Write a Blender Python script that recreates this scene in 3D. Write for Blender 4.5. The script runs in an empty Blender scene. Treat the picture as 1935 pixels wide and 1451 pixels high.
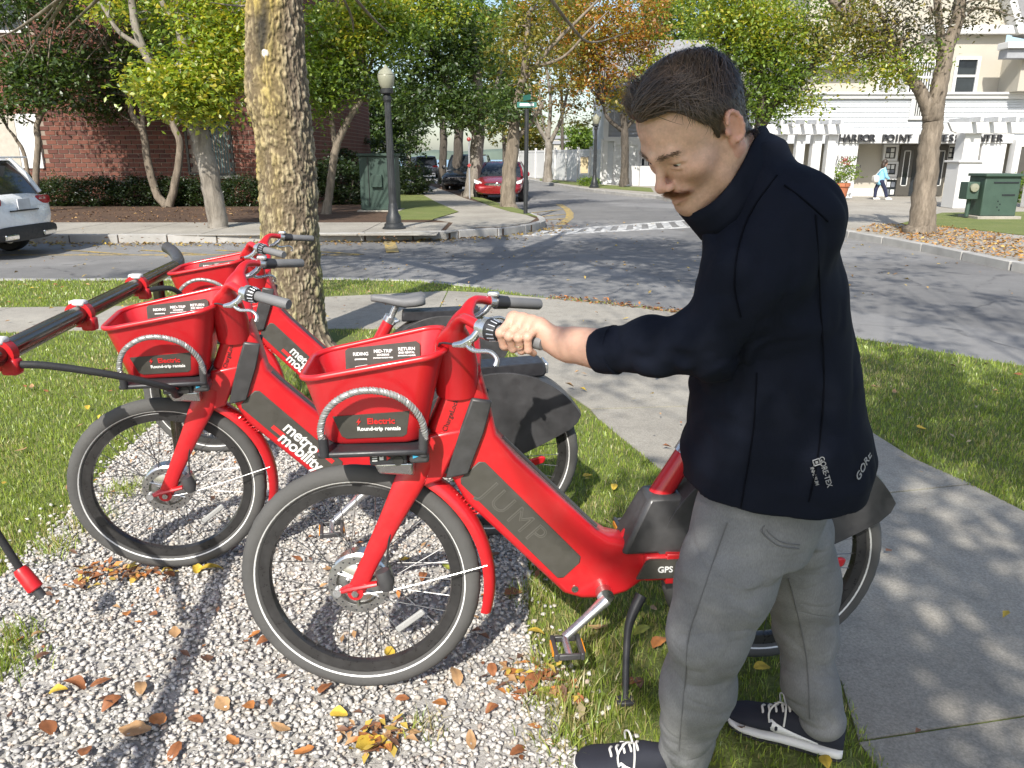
import bpy, math, random
import numpy as np
from mathutils import Vector, Matrix, Quaternion
from mathutils.geometry import tessellate_polygon
random.seed(7); rng = np.random.default_rng(7)
sc = bpy.context.scene; col = sc.collection
R = math.radians
# ------------------------------------------------------------------ camera, sky, sun, exposure
CAM_H = 1.5; PITCH = math.atan(428.5/1453.0); FPX = 1453.0; CX, CY = 967.5, 725.5
cam_d = bpy.data.cameras.new('camera'); cam = bpy.data.objects.new('camera', cam_d); col.objects.link(cam)
cam.location = (0, 0, CAM_H); cam.rotation_euler = (math.pi/2 - PITCH, 0, 0)
cam_d.sensor_fit = 'HORIZONTAL'; cam_d.sensor_width = 36.0; cam_d.lens = 36.0*FPX/1935.0
cam_d.clip_start = 0.05; cam_d.clip_end = 6000; sc.camera = cam
SUN_EL = R(41); SUN_TRAVEL = Vector((0.26*math.cos(SUN_EL), 0.966*math.cos(SUN_EL), -math.sin(SUN_EL)))
world = bpy.data.worlds.new('World'); sc.world = world; world.use_nodes = True
wn = world.node_tree.nodes; wl = world.node_tree.links; wn.clear()
wo = wn.new('ShaderNodeOutputWorld'); wb = wn.new('ShaderNodeBackground'); ws = wn.new('ShaderNodeTexSky')
ws.sky_type = 'NISHITA'; ws.sun_disc = False; ws.sun_elevation = SUN_EL; ws.sun_rotation = math.atan2(-0.26, -0.966)
ws.air_density = 1.0; ws.dust_density = 1.6; ws.ozone_density = 1.0
wb.inputs['Strength'].default_value = 0.15
wl.new(ws.outputs[0], wb.inputs[0]); wl.new(wb.outputs[0], wo.inputs[0])
sun_d = bpy.data.lights.new('sun', 'SUN'); sun_d.energy = 4.6; sun_d.angle = R(0.53); sun_d.color = (1.0, 0.955, 0.87)
sun = bpy.data.objects.new('sun', sun_d); col.objects.link(sun)
sun.rotation_euler = SUN_TRAVEL.to_track_quat('-Z', 'Y').to_euler(); sun.location = (-3, -10, 12)
vs = sc.view_settings; vs.view_transform = 'Standard'; vs.look = 'None'; vs.exposure = 0.48; vs.gamma = 1.0; vs.use_curve_mapping = False
sc.cycles.max_bounces = 6; sc.cycles.transparent_max_bounces = 8; sc.cycles.caustics_reflective = False; sc.cycles.caustics_refractive = False

# ------------------------------------------------------------------ measuring helpers (photo pixel -> point in the place)
CP, SP = math.cos(PITCH), math.sin(PITCH)
def ray(x, y):
    u = (x-CX)/FPX; v = (y-CY)/FPX
    return (u, CP-v*SP, -SP-v*CP)
def G(x, y, z=0.0):
    d = ray(x, y); t = (z-CAM_H)/d[2]; return (d[0]*t, d[1]*t)
def at(x, y, Y):
    d = ray(x, y); t = Y/d[1]; return Vector((d[0]*t, Y, CAM_H+d[2]*t))
def pxsize(Y, z=1.5):                      # metres per photo pixel at distance Y
    return (Y*CP-(z-CAM_H)*SP)/FPX

# ------------------------------------------------------------------ mesh builder
def link(o, parent=None):
    col.objects.link(o)
    if parent is not None: o.parent = parent
    return o
def tag(o, label=None, cat=None, group=None, kind=None):
    if label: o['label'] = label
    if cat: o['category'] = cat
    if group: o['group'] = group
    if kind: o['kind'] = kind
    return o
def empty(name, loc=(0, 0, 0), rz=0.0, label=None, cat=None, group=None):
    o = bpy.data.objects.new(name, None); o.location = loc; o.rotation_euler = (0, 0, rz); o.empty_display_size = 0.1
    link(o); return tag(o, label, cat, group)
def frame_of(d):
    d = Vector(d).normalized(); a = Vector((0, 0, 1)) if abs(d.z) < 0.9 else Vector((1, 0, 0))
    u = d.cross(a).normalized(); return u, d.cross(u).normalized(), d
class MB:
    def __init__(s): s.v = []; s.f = []
    def add(s, v, f):
        n = len(s.v); s.v += [tuple(p) for p in v]; s.f += [tuple(i+n for i in q) for q in f]; return s
    def box(s, c, d, rot=None):
        hx, hy, hz = d[0]/2, d[1]/2, d[2]/2
        v = [Vector((x*hx, y*hy, z*hz)) for x in (-1, 1) for y in (-1, 1) for z in (-1, 1)]
        if rot is not None: v = [rot @ p for p in v]
        c = Vector(c); v = [p+c for p in v]
        return s.add(v, [(0,1,3,2),(4,6,7,5),(0,4,5,1),(2,3,7,6),(0,2,6,4),(1,5,7,3)])
    def b2(s, a, b): return s.box([(a[i]+b[i])/2 for i in range(3)], [abs(b[i]-a[i]) for i in range(3)])
    def tube(s, pts, r, seg=12, caps=True, flat=None):
        pts = [Vector(p) for p in pts]; n = len(pts)
        rs = r if isinstance(r, (list, tuple)) else [r]*n
        v = []; u = None
        for i, p in enumerate(pts):
            d = (pts[min(i+1, n-1)]-pts[max(i-1, 0)])
            if d.length < 1e-9: d = Vector((0, 0, 1))
            d.normalize()
            if u is None: u = frame_of(d)[0]
            u = u-d*u.dot(d)
            if u.length < 1e-6: u = frame_of(d)[0]
            u.normalize(); w = d.cross(u)
            fl = flat[i] if flat else 1.0
            for k in range(seg):
                a = 2*math.pi*k/seg; v.append(p+(u*math.cos(a)+w*math.sin(a)*fl)*rs[i])
        f = [(i*seg+k, i*seg+(k+1) % seg, (i+1)*seg+(k+1) % seg, (i+1)*seg+k) for i in range(n-1) for k in range(seg)]
        if caps: f += [tuple(range(seg-1, -1, -1)), tuple((n-1)*seg+k for k in range(seg))]
        return s.add(v, f)
    def cyl(s, a, b, r, seg=16, r2=None): return s.tube([a, b], [r, r if r2 is None else r2], seg)
    def lathe(s, prof, c=(0, 0, 0), axis='z', seg=24, caps=True):   # prof: (radius, height)
        v = []
        for r, h in prof:
            for k in range(seg):
                a = 2*math.pi*k/seg; x, y = r*math.cos(a), r*math.sin(a)
                p = (x, y, h) if axis == 'z' else ((x, h, y) if axis == 'y' else (h, x, y))
                v.append((p[0]+c[0], p[1]+c[1], p[2]+c[2]))
        n = len(prof)
        f = [(i*seg+k, i*seg+(k+1) % seg, (i+1)*seg+(k+1) % seg, (i+1)*seg+k) for i in range(n-1) for k in range(seg)]
        if axis == 'y': f = [q[::-1] for q in f]
        if not caps or prof[0] == prof[-1]: return s.add(v, f)
        if prof[0][0] > 1e-6: f.append(tuple(range(seg-1, -1, -1)))
        if prof[-1][0] > 1e-6: f.append(tuple((n-1)*seg+k for k in range(seg)))
        return s.add(v, f)
    def torus(s, c, Rr, r, axis='y', seg=64, sub=10, a0=0, a1=2*math.pi, rw=None):
        full = abs(a1-a0-2*math.pi) < 1e-6; n = seg if full else seg+1; v = []
        rw = rw or r
        for i in range(n):
            a = a0+(a1-a0)*i/seg
            for k in range(sub):
                b = 2*math.pi*k/sub; rad = Rr+r*math.cos(b); w = rw*math.sin(b)
                v.append((c[0]+rad*math.cos(a), c[1]+w, c[2]+rad*math.sin(a)) if axis == 'y' else (c[0]+rad*math.cos(a), c[1]+rad*math.sin(a), c[2]+w))
        f = [(i*sub+k, ((i+1) % n)*sub+k, ((i+1) % n)*sub+(k+1) % sub, i*sub+(k+1) % sub) for i in range(seg) for k in range(sub)]
        return s.add(v, f)
    def prism(s, poly, d0, d1, plane='xy'):   # extrude a (maybe concave) outline
        area = sum(poly[i][0]*poly[(i+1) % len(poly)][1]-poly[(i+1) % len(poly)][0]*poly[i][1] for i in range(len(poly)))
        if area < 0: poly = poly[::-1]
        n = len(poly)
        def P(p, d): return (p[0], p[1], d) if plane == 'xy' else ((p[0], d, p[1]) if plane == 'xz' else (d, p[0], p[1]))
        tri = tessellate_polygon([[Vector((p[0], p[1], 0)) for p in poly]])
        tri = [t if ((poly[t[1]][0]-poly[t[0]][0])*(poly[t[2]][1]-poly[t[0]][1])-(poly[t[2]][0]-poly[t[0]][0])*(poly[t[1]][1]-poly[t[0]][1])) > 0 else (t[0], t[2], t[1]) for t in tri]
        v = [P(p, d0) for p in poly]+[P(p, d1) for p in poly]
        f = [tuple(t[::-1]) for t in tri]+[tuple(i+n for i in t) for t in tri]+[(i, (i+1) % n, n+(i+1) % n, n+i) for i in range(n)]
        if plane == 'xz': f = [q[::-1] for q in f]
        return s.add(v, f)
    def loft(s, rings, close=True, cap0=True, cap1=True):
        m = len(rings[0]); v = [p for r in rings for p in r]
        kk = m if close else m-1
        f = [(i*m+k, i*m+(k+1) % m, (i+1)*m+(k+1) % m, (i+1)*m+k) for i in range(len(rings)-1) for k in range(kk)]
        if cap0: f.append(tuple(range(m-1, -1, -1)))
        if cap1: f.append(tuple((len(rings)-1)*m+k for k in range(m)))
        return s.add(v, f)
    def xform(s, M): s.v = [tuple(M @ Vector(p)) for p in s.v]; return s
    def mesh(s, name, mat, ang=35):
        me = bpy.data.meshes.new(name); me.from_pydata(s.v, [], s.f); me.update()
        return finish(me, mat, ang)
    def build(s, name, mat, parent=None, ang=35, bev=0, loc=None):
        o = bpy.data.objects.new(name, s.mesh(name, mat, ang)); link(o, parent)
        if loc is not None: o.location = loc
        if bev:
            m = o.modifiers.new('bevel', 'BEVEL'); m.width = bev; m.segments = 2; m.limit_method = 'ANGLE'; m.angle_limit = R(40); m.harden_normals = False
        return o
def finish(me, mat, ang=35):
    if mat is not None: me.materials.append(mat)
    if ang:
        me.polygons.foreach_set('use_smooth', [True]*len(me.polygons))
        try: me.set_sharp_from_angle(angle=R(ang))
        except Exception: pass
    return me
def np_mesh(name, V, F, mat, smooth=False, colors=None, attr='Col'):   # V (n,3) F (m,k)
    me = bpy.data.meshes.new(name); V = np.asarray(V, np.float32); F = np.asarray(F, np.int32); m, k = F.shape
    me.vertices.add(len(V)); me.vertices.foreach_set('co', V.ravel())
    me.loops.add(m*k); me.loops.foreach_set('vertex_index', F.ravel())
    me.polygons.add(m); me.polygons.foreach_set('loop_start', np.arange(0, m*k, k, dtype=np.int32))
    if smooth: me.polygons.foreach_set('use_smooth', np.ones(m, bool))
    me.update(calc_edges=True)
    if colors is not None:
        ca = me.color_attributes.new(attr, 'FLOAT_COLOR', 'POINT')
        C = np.ones((len(V), 4), np.float32); C[:, :3] = colors; ca.data.foreach_set('color', C.ravel())
    if mat is not None: me.materials.append(mat)
    return me
def np_obj(name, V, F, mat, parent=None, **kw):
    return link(bpy.data.objects.new(name, np_mesh(name, V, F, mat, **kw)), parent)
def mobj(name, me, parent=None): return link(bpy.data.objects.new(name, me), parent)
def copy_tree(o, parent=None):
    c = o.copy(); col.objects.link(c)
    if parent is not None: c.parent = parent
    for ch in [x for x in bpy.data.objects if x.parent == o]: copy_tree(ch, c)
    return c
def text_geo(body, size, depth=0.001, bold=0.0, spacing=1.0, align='CENTER'):
    cu = bpy.data.curves.new('lettering', 'FONT'); cu.body = body; cu.size = size; cu.extrude = depth; cu.offset = bold
    cu.align_x = align; cu.align_y = 'CENTER'; cu.space_character = spacing; cu.resolution_u = 3; cu.space_line = 0.85
    ob = bpy.data.objects.new('lettering', cu); me = bpy.data.meshes.new_from_object(ob)
    mb = MB(); mb.v = [tuple(v.co) for v in me.vertices]; mb.f = [tuple(p.vertices) for p in me.polygons]
    bpy.data.objects.remove(ob); bpy.data.meshes.remove(me); bpy.data.curves.remove(cu)
    return mb
def basis(o, x, y):          # matrix: text x axis -> x, y axis -> y, standing on o
    x = Vector(x).normalized(); y = Vector(y); y = (y-x*y.dot(x)).normalized(); z = x.cross(y)
    return Matrix(((x.x, y.x, z.x, o[0]), (x.y, y.y, z.y, o[1]), (x.z, y.z, z.z, o[2]), (0, 0, 0, 1)))
def lettering(body, size, M, mat, parent, depth=0.001, bold=0.0, spacing=1.0, align='CENTER', name='lettering'):
    return text_geo(body, size, depth, bold, spacing, align).xform(M).build(name, mat, parent, ang=0)
def smooth_path(pts, n=8):
    pts = [Vector(p) for p in pts]; out = []
    for i in range(len(pts)-1):
        p0 = pts[max(i-1, 0)]; p1 = pts[i]; p2 = pts[i+1]; p3 = pts[min(i+2, len(pts)-1)]
        for k in range(n):
            t = k/n
            out.append(0.5*((2*p1)+(p2-p0)*t+(2*p0-5*p1+4*p2-p3)*t*t+(3*p1-p0-3*p2+p3)*t**3))
    out.append(pts[-1]); return out
def lerpr(rs, n=8):
    out = []
    for i in range(len(rs)-1): out += [rs[i]+(rs[i+1]-rs[i])*k/n for k in range(n)]
    return out+[rs[-1]]
def in_poly(P, poly):
    x, y = P[:, 0], P[:, 1]; c = np.zeros(len(P), bool); n = len(poly)
    for i in range(n):
        x0, y0 = poly[i][:2]; x1, y1 = poly[(i+1) % n][:2]
        c ^= ((y0 > y) != (y1 > y)) & (x < (x1-x0)*(y-y0)/(y1-y0+1e-12)+x0)
    return c

# ------------------------------------------------------------------ materials
def lin(h):
    h = h.lstrip('#'); c = [int(h[i:i+2], 16)/255 for i in (0, 2, 4)]
    return tuple((x/12.92 if x <= 0.04045 else ((x+0.055)/1.055)**2.4) for x in c)
class NT:
    def __init__(s, name):
        s.m = bpy.data.materials.new(name); s.m.use_nodes = True; s.n = s.m.node_tree.nodes; s.l = s.m.node_tree.links
        s.b = s.n['Principled BSDF']; s.out = s.n['Material Output']; s._co = None
    def new(s, t, **kw):
        n = s.n.new(t)
        for k, v in kw.items():
            if k in n.inputs: n.inputs[k].default_value = v
            else: setattr(n, k, v)
        return n
    def co(s, scale=(1, 1, 1)):
        tc = s.new('ShaderNodeTexCoord'); mp = s.new('ShaderNodeMapping'); mp.inputs['Scale'].default_value = scale
        s.l.new(tc.outputs['Object'], mp.inputs[0]); return mp.outputs[0]
    def noise(s, scale, detail=4, rough=0.6, stretch=(1, 1, 1), dist=0):
        n = s.new('ShaderNodeTexNoise'); n.inputs['Scale'].default_value = scale; n.inputs['Detail'].default_value = detail
        n.inputs['Roughness'].default_value = rough; n.inputs['Distortion'].default_value = dist
        s.l.new(s.co(stretch), n.inputs['Vector']); return n.outputs['Fac']
    def ramp(s, fac, stops):
        r = s.new('ShaderNodeValToRGB'); e = r.color_ramp.elements
        while len(e) < len(stops): e.new(0.5)
        for i, (p, c) in enumerate(stops):
            e[i].position = p; e[i].color = (*c, 1) if len(c) == 3 else c
        s.l.new(fac, r.inputs[0]); return r.outputs[0]
    def mix(s, fac, a, b, blend='MIX'):
        m = s.new('ShaderNodeMix', data_type='RGBA', blend_type=blend)
        for sock, v in ((m.inputs[0], fac), (m.inputs[6], a), (m.inputs[7], b)):
            if isinstance(v, (int, float)): sock.default_value = v
            elif isinstance(v, tuple): sock.default_value = (*v, 1) if len(v) == 3 else v
            else: s.l.new(v, sock)
        return m.outputs[2]
    def math(s, op, a, b=0.5):
        m = s.new('ShaderNodeMath', operation=op)
        for i, v in enumerate((a, b)):
            if isinstance(v, (int, float)): m.inputs[i].default_value = v
            else: s.l.new(v, m.inputs[i])
        return m.outputs[0]
    def set(s, k, v):
        if isinstance(v, (int, float)): s.b.inputs[k].default_value = v
        elif isinstance(v, tuple): s.b.inputs[k].default_value = (*v, 1) if len(v) == 3 else v
        else: s.l.new(v, s.b.inputs[k])
        return s
    def bump(s, h, strength=0.3, dist=0.01):
        b = s.new('ShaderNodeBump'); b.inputs['Strength'].default_value = strength; b.inputs['Distance'].default_value = dist
        s.l.new(h, b.inputs['Height']); s.l.new(b.outputs[0], s.b.inputs['Normal']); return s
M = {}
def mat(name, c, rough=0.5, metal=0.0, var=0.12, vs=6.0, bump=0.0, bs=60.0, bd=0.004, rvar=0.12, **kw):
    t = NT(name); c = lin(c) if isinstance(c, str) else c
    n = t.noise(vs, 5, 0.65)
    t.set('Base Color', t.ramp(n, [(0.25, tuple(x*(1-var) for x in c)), (0.75, tuple(min(1, x*(1+var)) for x in c))]))
    n2 = t.noise(vs*4, 3)
    t.set('Roughness', t.ramp(n2, [(0.3, (max(0.02, rough-rvar),)*3), (0.7, (min(1, rough+rvar),)*3)]))
    t.set('Metallic', metal)
    if bump: t.bump(t.noise(bs, 4, 0.7), bump, bd)
    for k, v in kw.items(): t.set(k.replace('_', ' '), v)
    M[name] = t.m; return t.m
def leaf_mat(name, trans=0.45):
    t = NT(name); t.n.remove(t.b)
    a = t.new('ShaderNodeAttribute', attribute_name='Col')
    d = t.new('ShaderNodeBsdfDiffuse'); tr = t.new('ShaderNodeBsdfTranslucent'); g = t.new('ShaderNodeBsdfGlossy'); g.inputs['Roughness'].default_value = 0.42
    t.l.new(a.outputs['Color'], d.inputs[0])
    tc = t.mix(1.0, a.outputs['Color'], (1.25, 1.2, 0.45), 'MULTIPLY'); t.l.new(tc, tr.inputs[0])
    m = t.new('ShaderNodeMixShader'); m.inputs[0].default_value = trans
    t.l.new(d.outputs[0], m.inputs[1]); t.l.new(tr.outputs[0], m.inputs[2])
    m2 = t.new('ShaderNodeMixShader'); m2.inputs[0].default_value = 0.07
    t.l.new(m.outputs[0], m2.inputs[1]); t.l.new(g.outputs[0], m2.inputs[2]); t.l.new(m2.outputs[0], t.out.inputs[0])
    M[name] = t.m; return t.m
leaf_mat('leaf', 0.5); leaf_mat('grass_blade', 0.4)
def attr_mat(name, rough=0.6, bump=0, bs=80, bd=0.003, **kw):
    t = NT(name); a = t.new('ShaderNodeAttribute', attribute_name='Col')
    n = t.noise(25, 4); t.set('Base Color', t.mix(1.0, a.outputs['Color'], t.ramp(n, [(0.3, (0.86,)*3), (0.7, (1.1,)*3)]), 'MULTIPLY'))
    t.set('Roughness', rough)
    if bump: t.bump(t.noise(bs, 4, 0.7), bump, bd)
    for k, v in kw.items(): t.set(k.replace('_', ' '), v)
    M[name] = t.m; return t.m
# 3-D value noise for shaping
_NG = np.random.default_rng(3).random((32, 32, 32)).astype(np.float32)
def vnoise(P, s=1.0):
    P = np.asarray(P, np.float32)*s; I = np.floor(P).astype(int); f = P-I; f = f*f*(3-2*f); I &= 31; J = (I+1) & 31
    def g(a, b, c): return _NG[a, b, c]
    x0, y0, z0 = I[..., 0], I[..., 1], I[..., 2]; x1, y1, z1 = J[..., 0], J[..., 1], J[..., 2]; fx, fy, fz = f[..., 0], f[..., 1], f[..., 2]
    a = g(x0, y0, z0)*(1-fx)+g(x1, y0, z0)*fx; b = g(x0, y1, z0)*(1-fx)+g(x1, y1, z0)*fx
    c = g(x0, y0, z1)*(1-fx)+g(x1, y0, z1)*fx; d = g(x0, y1, z1)*(1-fx)+g(x1, y1, z1)*fx
    return (a*(1-fy)+b*fy)*(1-fz)+(c*(1-fy)+d*fy)*fz
def fbm(P, s, o=3):
    return sum(vnoise(P, s*2**i)*0.5**i for i in range(o))/sum(0.5**i for i in range(o))
# ------------------------------------------------------------------ implicit surfaces (bodies, cloth)
class SDF:
    def __init__(s, lo, hi, h):
        s.lo = np.array(lo, float); s.h = h; s.n = np.ceil((np.array(hi)-s.lo)/h).astype(int)+1
        ax = [s.lo[i]+h*np.arange(s.n[i]) for i in range(3)]; s.ax = ax
        s.D = np.full(s.n, 1.0, np.float32)
    def sl(s, lo, hi, m):
        a = np.clip(np.floor((np.array(lo)-m-s.lo)/s.h).astype(int), 0, s.n); b = np.clip(np.ceil((np.array(hi)+m-s.lo)/s.h).astype(int)+1, 0, s.n)
        q = tuple(slice(a[i], b[i]) for i in range(3))
        X = np.stack(np.meshgrid(*[s.ax[i][q[i]] for i in range(3)], indexing='ij'), -1)
        return q, X
    def comb(s, q, d, k, op='u'):
        A = s.D[q]
        if op == 'u':
            if k > 0: h = np.maximum(k-np.abs(A-d), 0)/k; s.D[q] = np.minimum(A, d)-h*h*k*0.25
            else: s.D[q] = np.minimum(A, d)
        else:
            d = -d
            if k > 0: h = np.maximum(k-np.abs(A-d), 0)/k; s.D[q] = np.maximum(A, d)+h*h*k*0.25
            else: s.D[q] = np.maximum(A, d)
        return s
    def cone(s, a, b, r1, r2=None, k=0.01, op='u'):
        a, b = np.array(a, float), np.array(b, float); r2 = r1 if r2 is None else r2; r = max(r1, r2)
        q, X = s.sl(np.minimum(a, b)-r, np.maximum(a, b)+r, k*2+4*s.h)
        if X.size == 0: return s
        ab = b-a; t = np.clip(((X-a) @ ab)/(ab @ ab+1e-12), 0, 1)
        d = np.linalg.norm(X-a-t[..., None]*ab, axis=-1)-(r1+(r2-r1)*t)
        return s.comb(q, d, k, op)
    def chain(s, pts, rs, k=0.01):
        for i in range(len(pts)-1): s.cone(pts[i], pts[i+1], rs[i], rs[i+1], k)
        return s
    def ell(s, c, r, k=0.01, rot=None, op='u'):
        c, r = np.array(c, float), np.array(r, float); m = r.max()
        q, X = s.sl(c-m, c+m, k*2+4*s.h)
        if X.size == 0: return s
        P = X-c
        if rot is not None: P = P @ np.array(rot)
        k0 = np.linalg.norm(P/r, axis=-1); k1 = np.linalg.norm(P/(r*r), axis=-1)
        return s.comb(q, k0*(k0-1)/(k1+1e-9), k, op)
    def stack(s, lev, k=0.01, op='u', power=2.0, grow=0.0):   # lev: (z, cx, cy, rx, ry, yaw)
        L = np.array(lev, float); L = L[np.argsort(L[:, 0])]; m = L[:, 3:5].max()
        q, X = s.sl((L[:, 1].min()-m, L[:, 2].min()-m, L[0, 0]), (L[:, 1].max()+m, L[:, 2].max()+m, L[-1, 0]), k*2+4*s.h)
        z = s.ax[2][q[2]]; g = [np.interp(z, L[:, 0], L[:, i]) for i in range(1, 6)]
        for i in range(5):                       # soften the level joints
            kk = np.ones(7)/7; p = np.pad(g[i], 3, mode='edge'); g[i] = np.convolve(p, kk, 'valid')
        dx = X[..., 0]-g[0]; dy = X[..., 1]-g[1]; ca, sa = np.cos(g[4]), np.sin(g[4])
        u = dx*ca+dy*sa; w = -dx*sa+dy*ca; a, b = g[2]+grow, g[3]+grow
        e = (np.abs(u/a)**power+np.abs(w/b)**power)**(1/power)
        d = (e-1)*np.minimum(a, b); d = np.maximum(d, np.maximum(L[0, 0]-X[..., 2], X[..., 2]-L[-1, 0]))
        return s.comb(q, d.astype(np.float32), k, op)
    def pts(s): return np.stack(np.meshgrid(*s.ax, indexing='ij'), -1)
    def mesh(s):
        D = s.D; n = D.shape; inside = D < 0; nc = tuple(x-1 for x in n)
        acc = np.zeros(nc+(3,), np.float32); cnt = np.zeros(nc, np.float32)
        off = [(0, 0), (0, 1), (1, 0), (1, 1)]
        for ax in range(3):
            o = [i for i in range(3) if i != ax]
            for p in off:
                sa = [None]*3; sb = [None]*3
                sa[ax] = slice(0, nc[ax]); sb[ax] = slice(1, n[ax])
                for j, oo in enumerate(o): sa[oo] = sb[oo] = slice(p[j], p[j]+nc[oo])
                A, B = D[tuple(sa)], D[tuple(sb)]; cr = (A < 0) != (B < 0)
                t = np.where(cr, A/(A-B+1e-12), 0)
                acc[..., ax] += np.where(cr, t, 0)
                for j, oo in enumerate(o): acc[..., oo] += np.where(cr, p[j], 0)
                cnt += cr
        act = cnt > 0; idx = -np.ones(nc, int); ids = np.argwhere(act); idx[act] = np.arange(len(ids))
        V = s.lo+(ids+acc[act]/cnt[act][:, None])*s.h; F = []
        for ax in range(3):
            o = [(ax+1) % 3, (ax+2) % 3]
            sa = [None]*3; sb = [None]*3
            sa[ax] = slice(0, nc[ax]); sb[ax] = slice(1, n[ax])
            for oo in o: sa[oo] = sb[oo] = slice(1, n[oo]-1)
            A, B = inside[tuple(sa)], inside[tuple(sb)]; e = np.argwhere(A != B)
            if not len(e): continue
            sg = A[tuple(e.T)]; c = e.copy(); c[:, o[0]] += 1; c[:, o[1]] += 1
            def cell(d0, d1):
                k = c.copy(); k[:, o[0]] -= d0; k[:, o[1]] -= d1; return idx[tuple(k.T)]
            Q = np.stack([cell(1, 1), cell(0, 1), cell(0, 0), cell(1, 0)], 1)
            Q[~sg] = Q[~sg][:, ::-1]; F.append(Q)
        return V, np.concatenate(F)
# ------------------------------------------------------------------ the setting: ground, road, pavements
def mk_ground_mats():
    t = NT('soil'); n = t.noise(0.5, 6, 0.7); n2 = t.noise(14, 5, 0.7)
    c = t.mix(0.5, t.ramp(n, [(0.3, (0.09, 0.075, 0.035)), (0.7, (0.075, 0.10, 0.03))]), t.ramp(n2, [(0.3, (0.06, 0.05, 0.028)), (0.7, (0.13, 0.12, 0.05))]))
    t.set('Base Color', c).set('Roughness', 0.95).bump(n2, 0.5, 0.02); M['soil'] = t.m
    t = NT('turf'); n = t.noise(1.3, 5, 0.6); n2 = t.noise(40, 4, 0.75); n3 = t.noise(5, 4)
    c = t.ramp(n, [(0.3, (0.14, 0.19, 0.035)), (0.55, (0.20, 0.24, 0.05)), (0.75, (0.29, 0.27, 0.11))])
    c = t.mix(0.55, c, t.ramp(n2, [(0.3, (0.07, 0.085, 0.025)), (0.7, (0.22, 0.25, 0.09))]))
    t.set('Base Color', c).set('Roughness', 0.95).bump(n2, 0.9, 0.03); M['turf'] = t.m
    t = NT('mulch'); n = t.noise(9, 6, 0.75); n2 = t.noise(0.8, 4)
    c = t.mix(0.5, t.ramp(n, [(0.3, (0.035, 0.02, 0.012)), (0.6, (0.11, 0.06, 0.035)), (0.8, (0.21, 0.12, 0.06))]), t.ramp(n2, [(0.3, (0.05, 0.03, 0.018)), (0.7, (0.12, 0.07, 0.04))]))
    t.set('Base Color', c).set('Roughness', 0.95).bump(n, 0.9, 0.04); M['mulch'] = t.m
    t = NT('asphalt'); n = t.noise(0.45, 5, 0.6); n2 = t.noise(140, 3, 0.8); n3 = t.noise(3.0, 5, 0.7)
    v = t.new('ShaderNodeTexVoronoi', feature='DISTANCE_TO_EDGE'); v.inputs['Scale'].default_value = 0.55
    nz = t.new('ShaderNodeTexNoise'); nz.inputs['Scale'].default_value = 1.6; nz.inputs['Detail'].default_value = 4
    mx = t.new('ShaderNodeMix', data_type='VECTOR'); mx.inputs[0].default_value = 0.35
    cc = t.co(); t.l.new(cc, nz.inputs['Vector']); t.l.new(cc, mx.inputs[4]); t.l.new(nz.outputs['Color'], mx.inputs[5]); t.l.new(mx.outputs[1], v.inputs['Vector'])
    crack = t.ramp(v.outputs['Distance'], [(0.0, (0.0,)*3), (0.012, (1.0,)*3)])
    patch = t.ramp(t.noise(0.16, 2, 0.4), [(0.48, (0.85,)*3), (0.50, (1.1,)*3)])
    c = t.ramp(n, [(0.3, (0.165, 0.162, 0.160)), (0.7, (0.240, 0.234, 0.226))])
    c = t.mix(1.0, c, t.ramp(n2, [(0.25, (0.62,)*3), (0.75, (1.3,)*3)]), 'MULTIPLY'); c = t.mix(1.0, c, patch, 'MULTIPLY')
    c = t.mix(1.0, c, t.ramp(n3, [(0.3, (0.88,)*3), (0.7, (1.1,)*3)]), 'MULTIPLY')
    c = t.mix(t.math('MULTIPLY', t.math('SUBTRACT', 1.0, crack), t.ramp(n3, [(0.45, (0,)*3), (0.6, (0.8,)*3)])), c, (0.045, 0.045, 0.048))
    t.set('Base Color', c).set('Roughness', 0.9).bump(n2, 0.5, 0.006); M['asphalt'] = t.m
    t = NT('concrete'); n = t.noise(0.9, 5, 0.6); n2 = t.noise(120, 4, 0.8); n3 = t.noise(9, 5, 0.7)
    c = t.ramp(n, [(0.3, (0.285, 0.262, 0.225)), (0.7, (0.40, 0.372, 0.32))])
    c = t.mix(1.0, c, t.ramp(n3, [(0.28, (0.80,)*3), (0.5, (1.0,)*3), (0.75, (1.08,)*3)]), 'MULTIPLY')
    c = t.mix(1.0, c, t.ramp(n2, [(0.25, (0.55,)*3), (0.75, (1.35,)*3)]), 'MULTIPLY')
    t.set('Base Color', c).set('Roughness', 0.92).bump(n2, 0.45, 0.004); M['concrete'] = t.m
    t = NT('gravel_bed'); n = t.noise(60, 4, 0.8)
    t.set('Base Color', t.ramp(n, [(0.3, (0.34, 0.325, 0.30)), (0.7, (0.50, 0.48, 0.45))])).set('Roughness', 0.95).bump(n, 0.8, 0.015); M['gravel_bed'] = t.m
    for nm, a, b in (('road_white', (0.72, 0.71, 0.68), (0.30, 0.30, 0.30)), ('road_yellow', (0.50, 0.34, 0.08), (0.24, 0.20, 0.12))):
        t = NT(nm); n = t.noise(7, 6, 0.75); t.set('Base Color', t.ramp(n, [(0.46, b), (0.60, a)])).set('Roughness', 0.8); M[nm] = t.m
    t = NT('bay_water'); t.set('Base Color', (0.20, 0.33, 0.46)).set('Roughness', 0.25).bump(t.noise(0.3, 4), 0.3, 0.3); M['bay_water'] = t.m
mk_ground_mats()
mat('granite', (0.36, 0.35, 0.33), 0.85, var=0.2, vs=3, bump=0.4, bs=70)
def sheet(name, poly, z, m, parent=None, thick=0.0, kind='structure', d0=None):
    mb = MB()
    if thick: mb.prism(poly, z-thick, z)
    else:
        mb.prism(poly, z-0.003, z)
    o = mb.build(name, M[m], parent, ang=0)
    if parent is None: tag(o, kind=kind)
    return o
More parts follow.
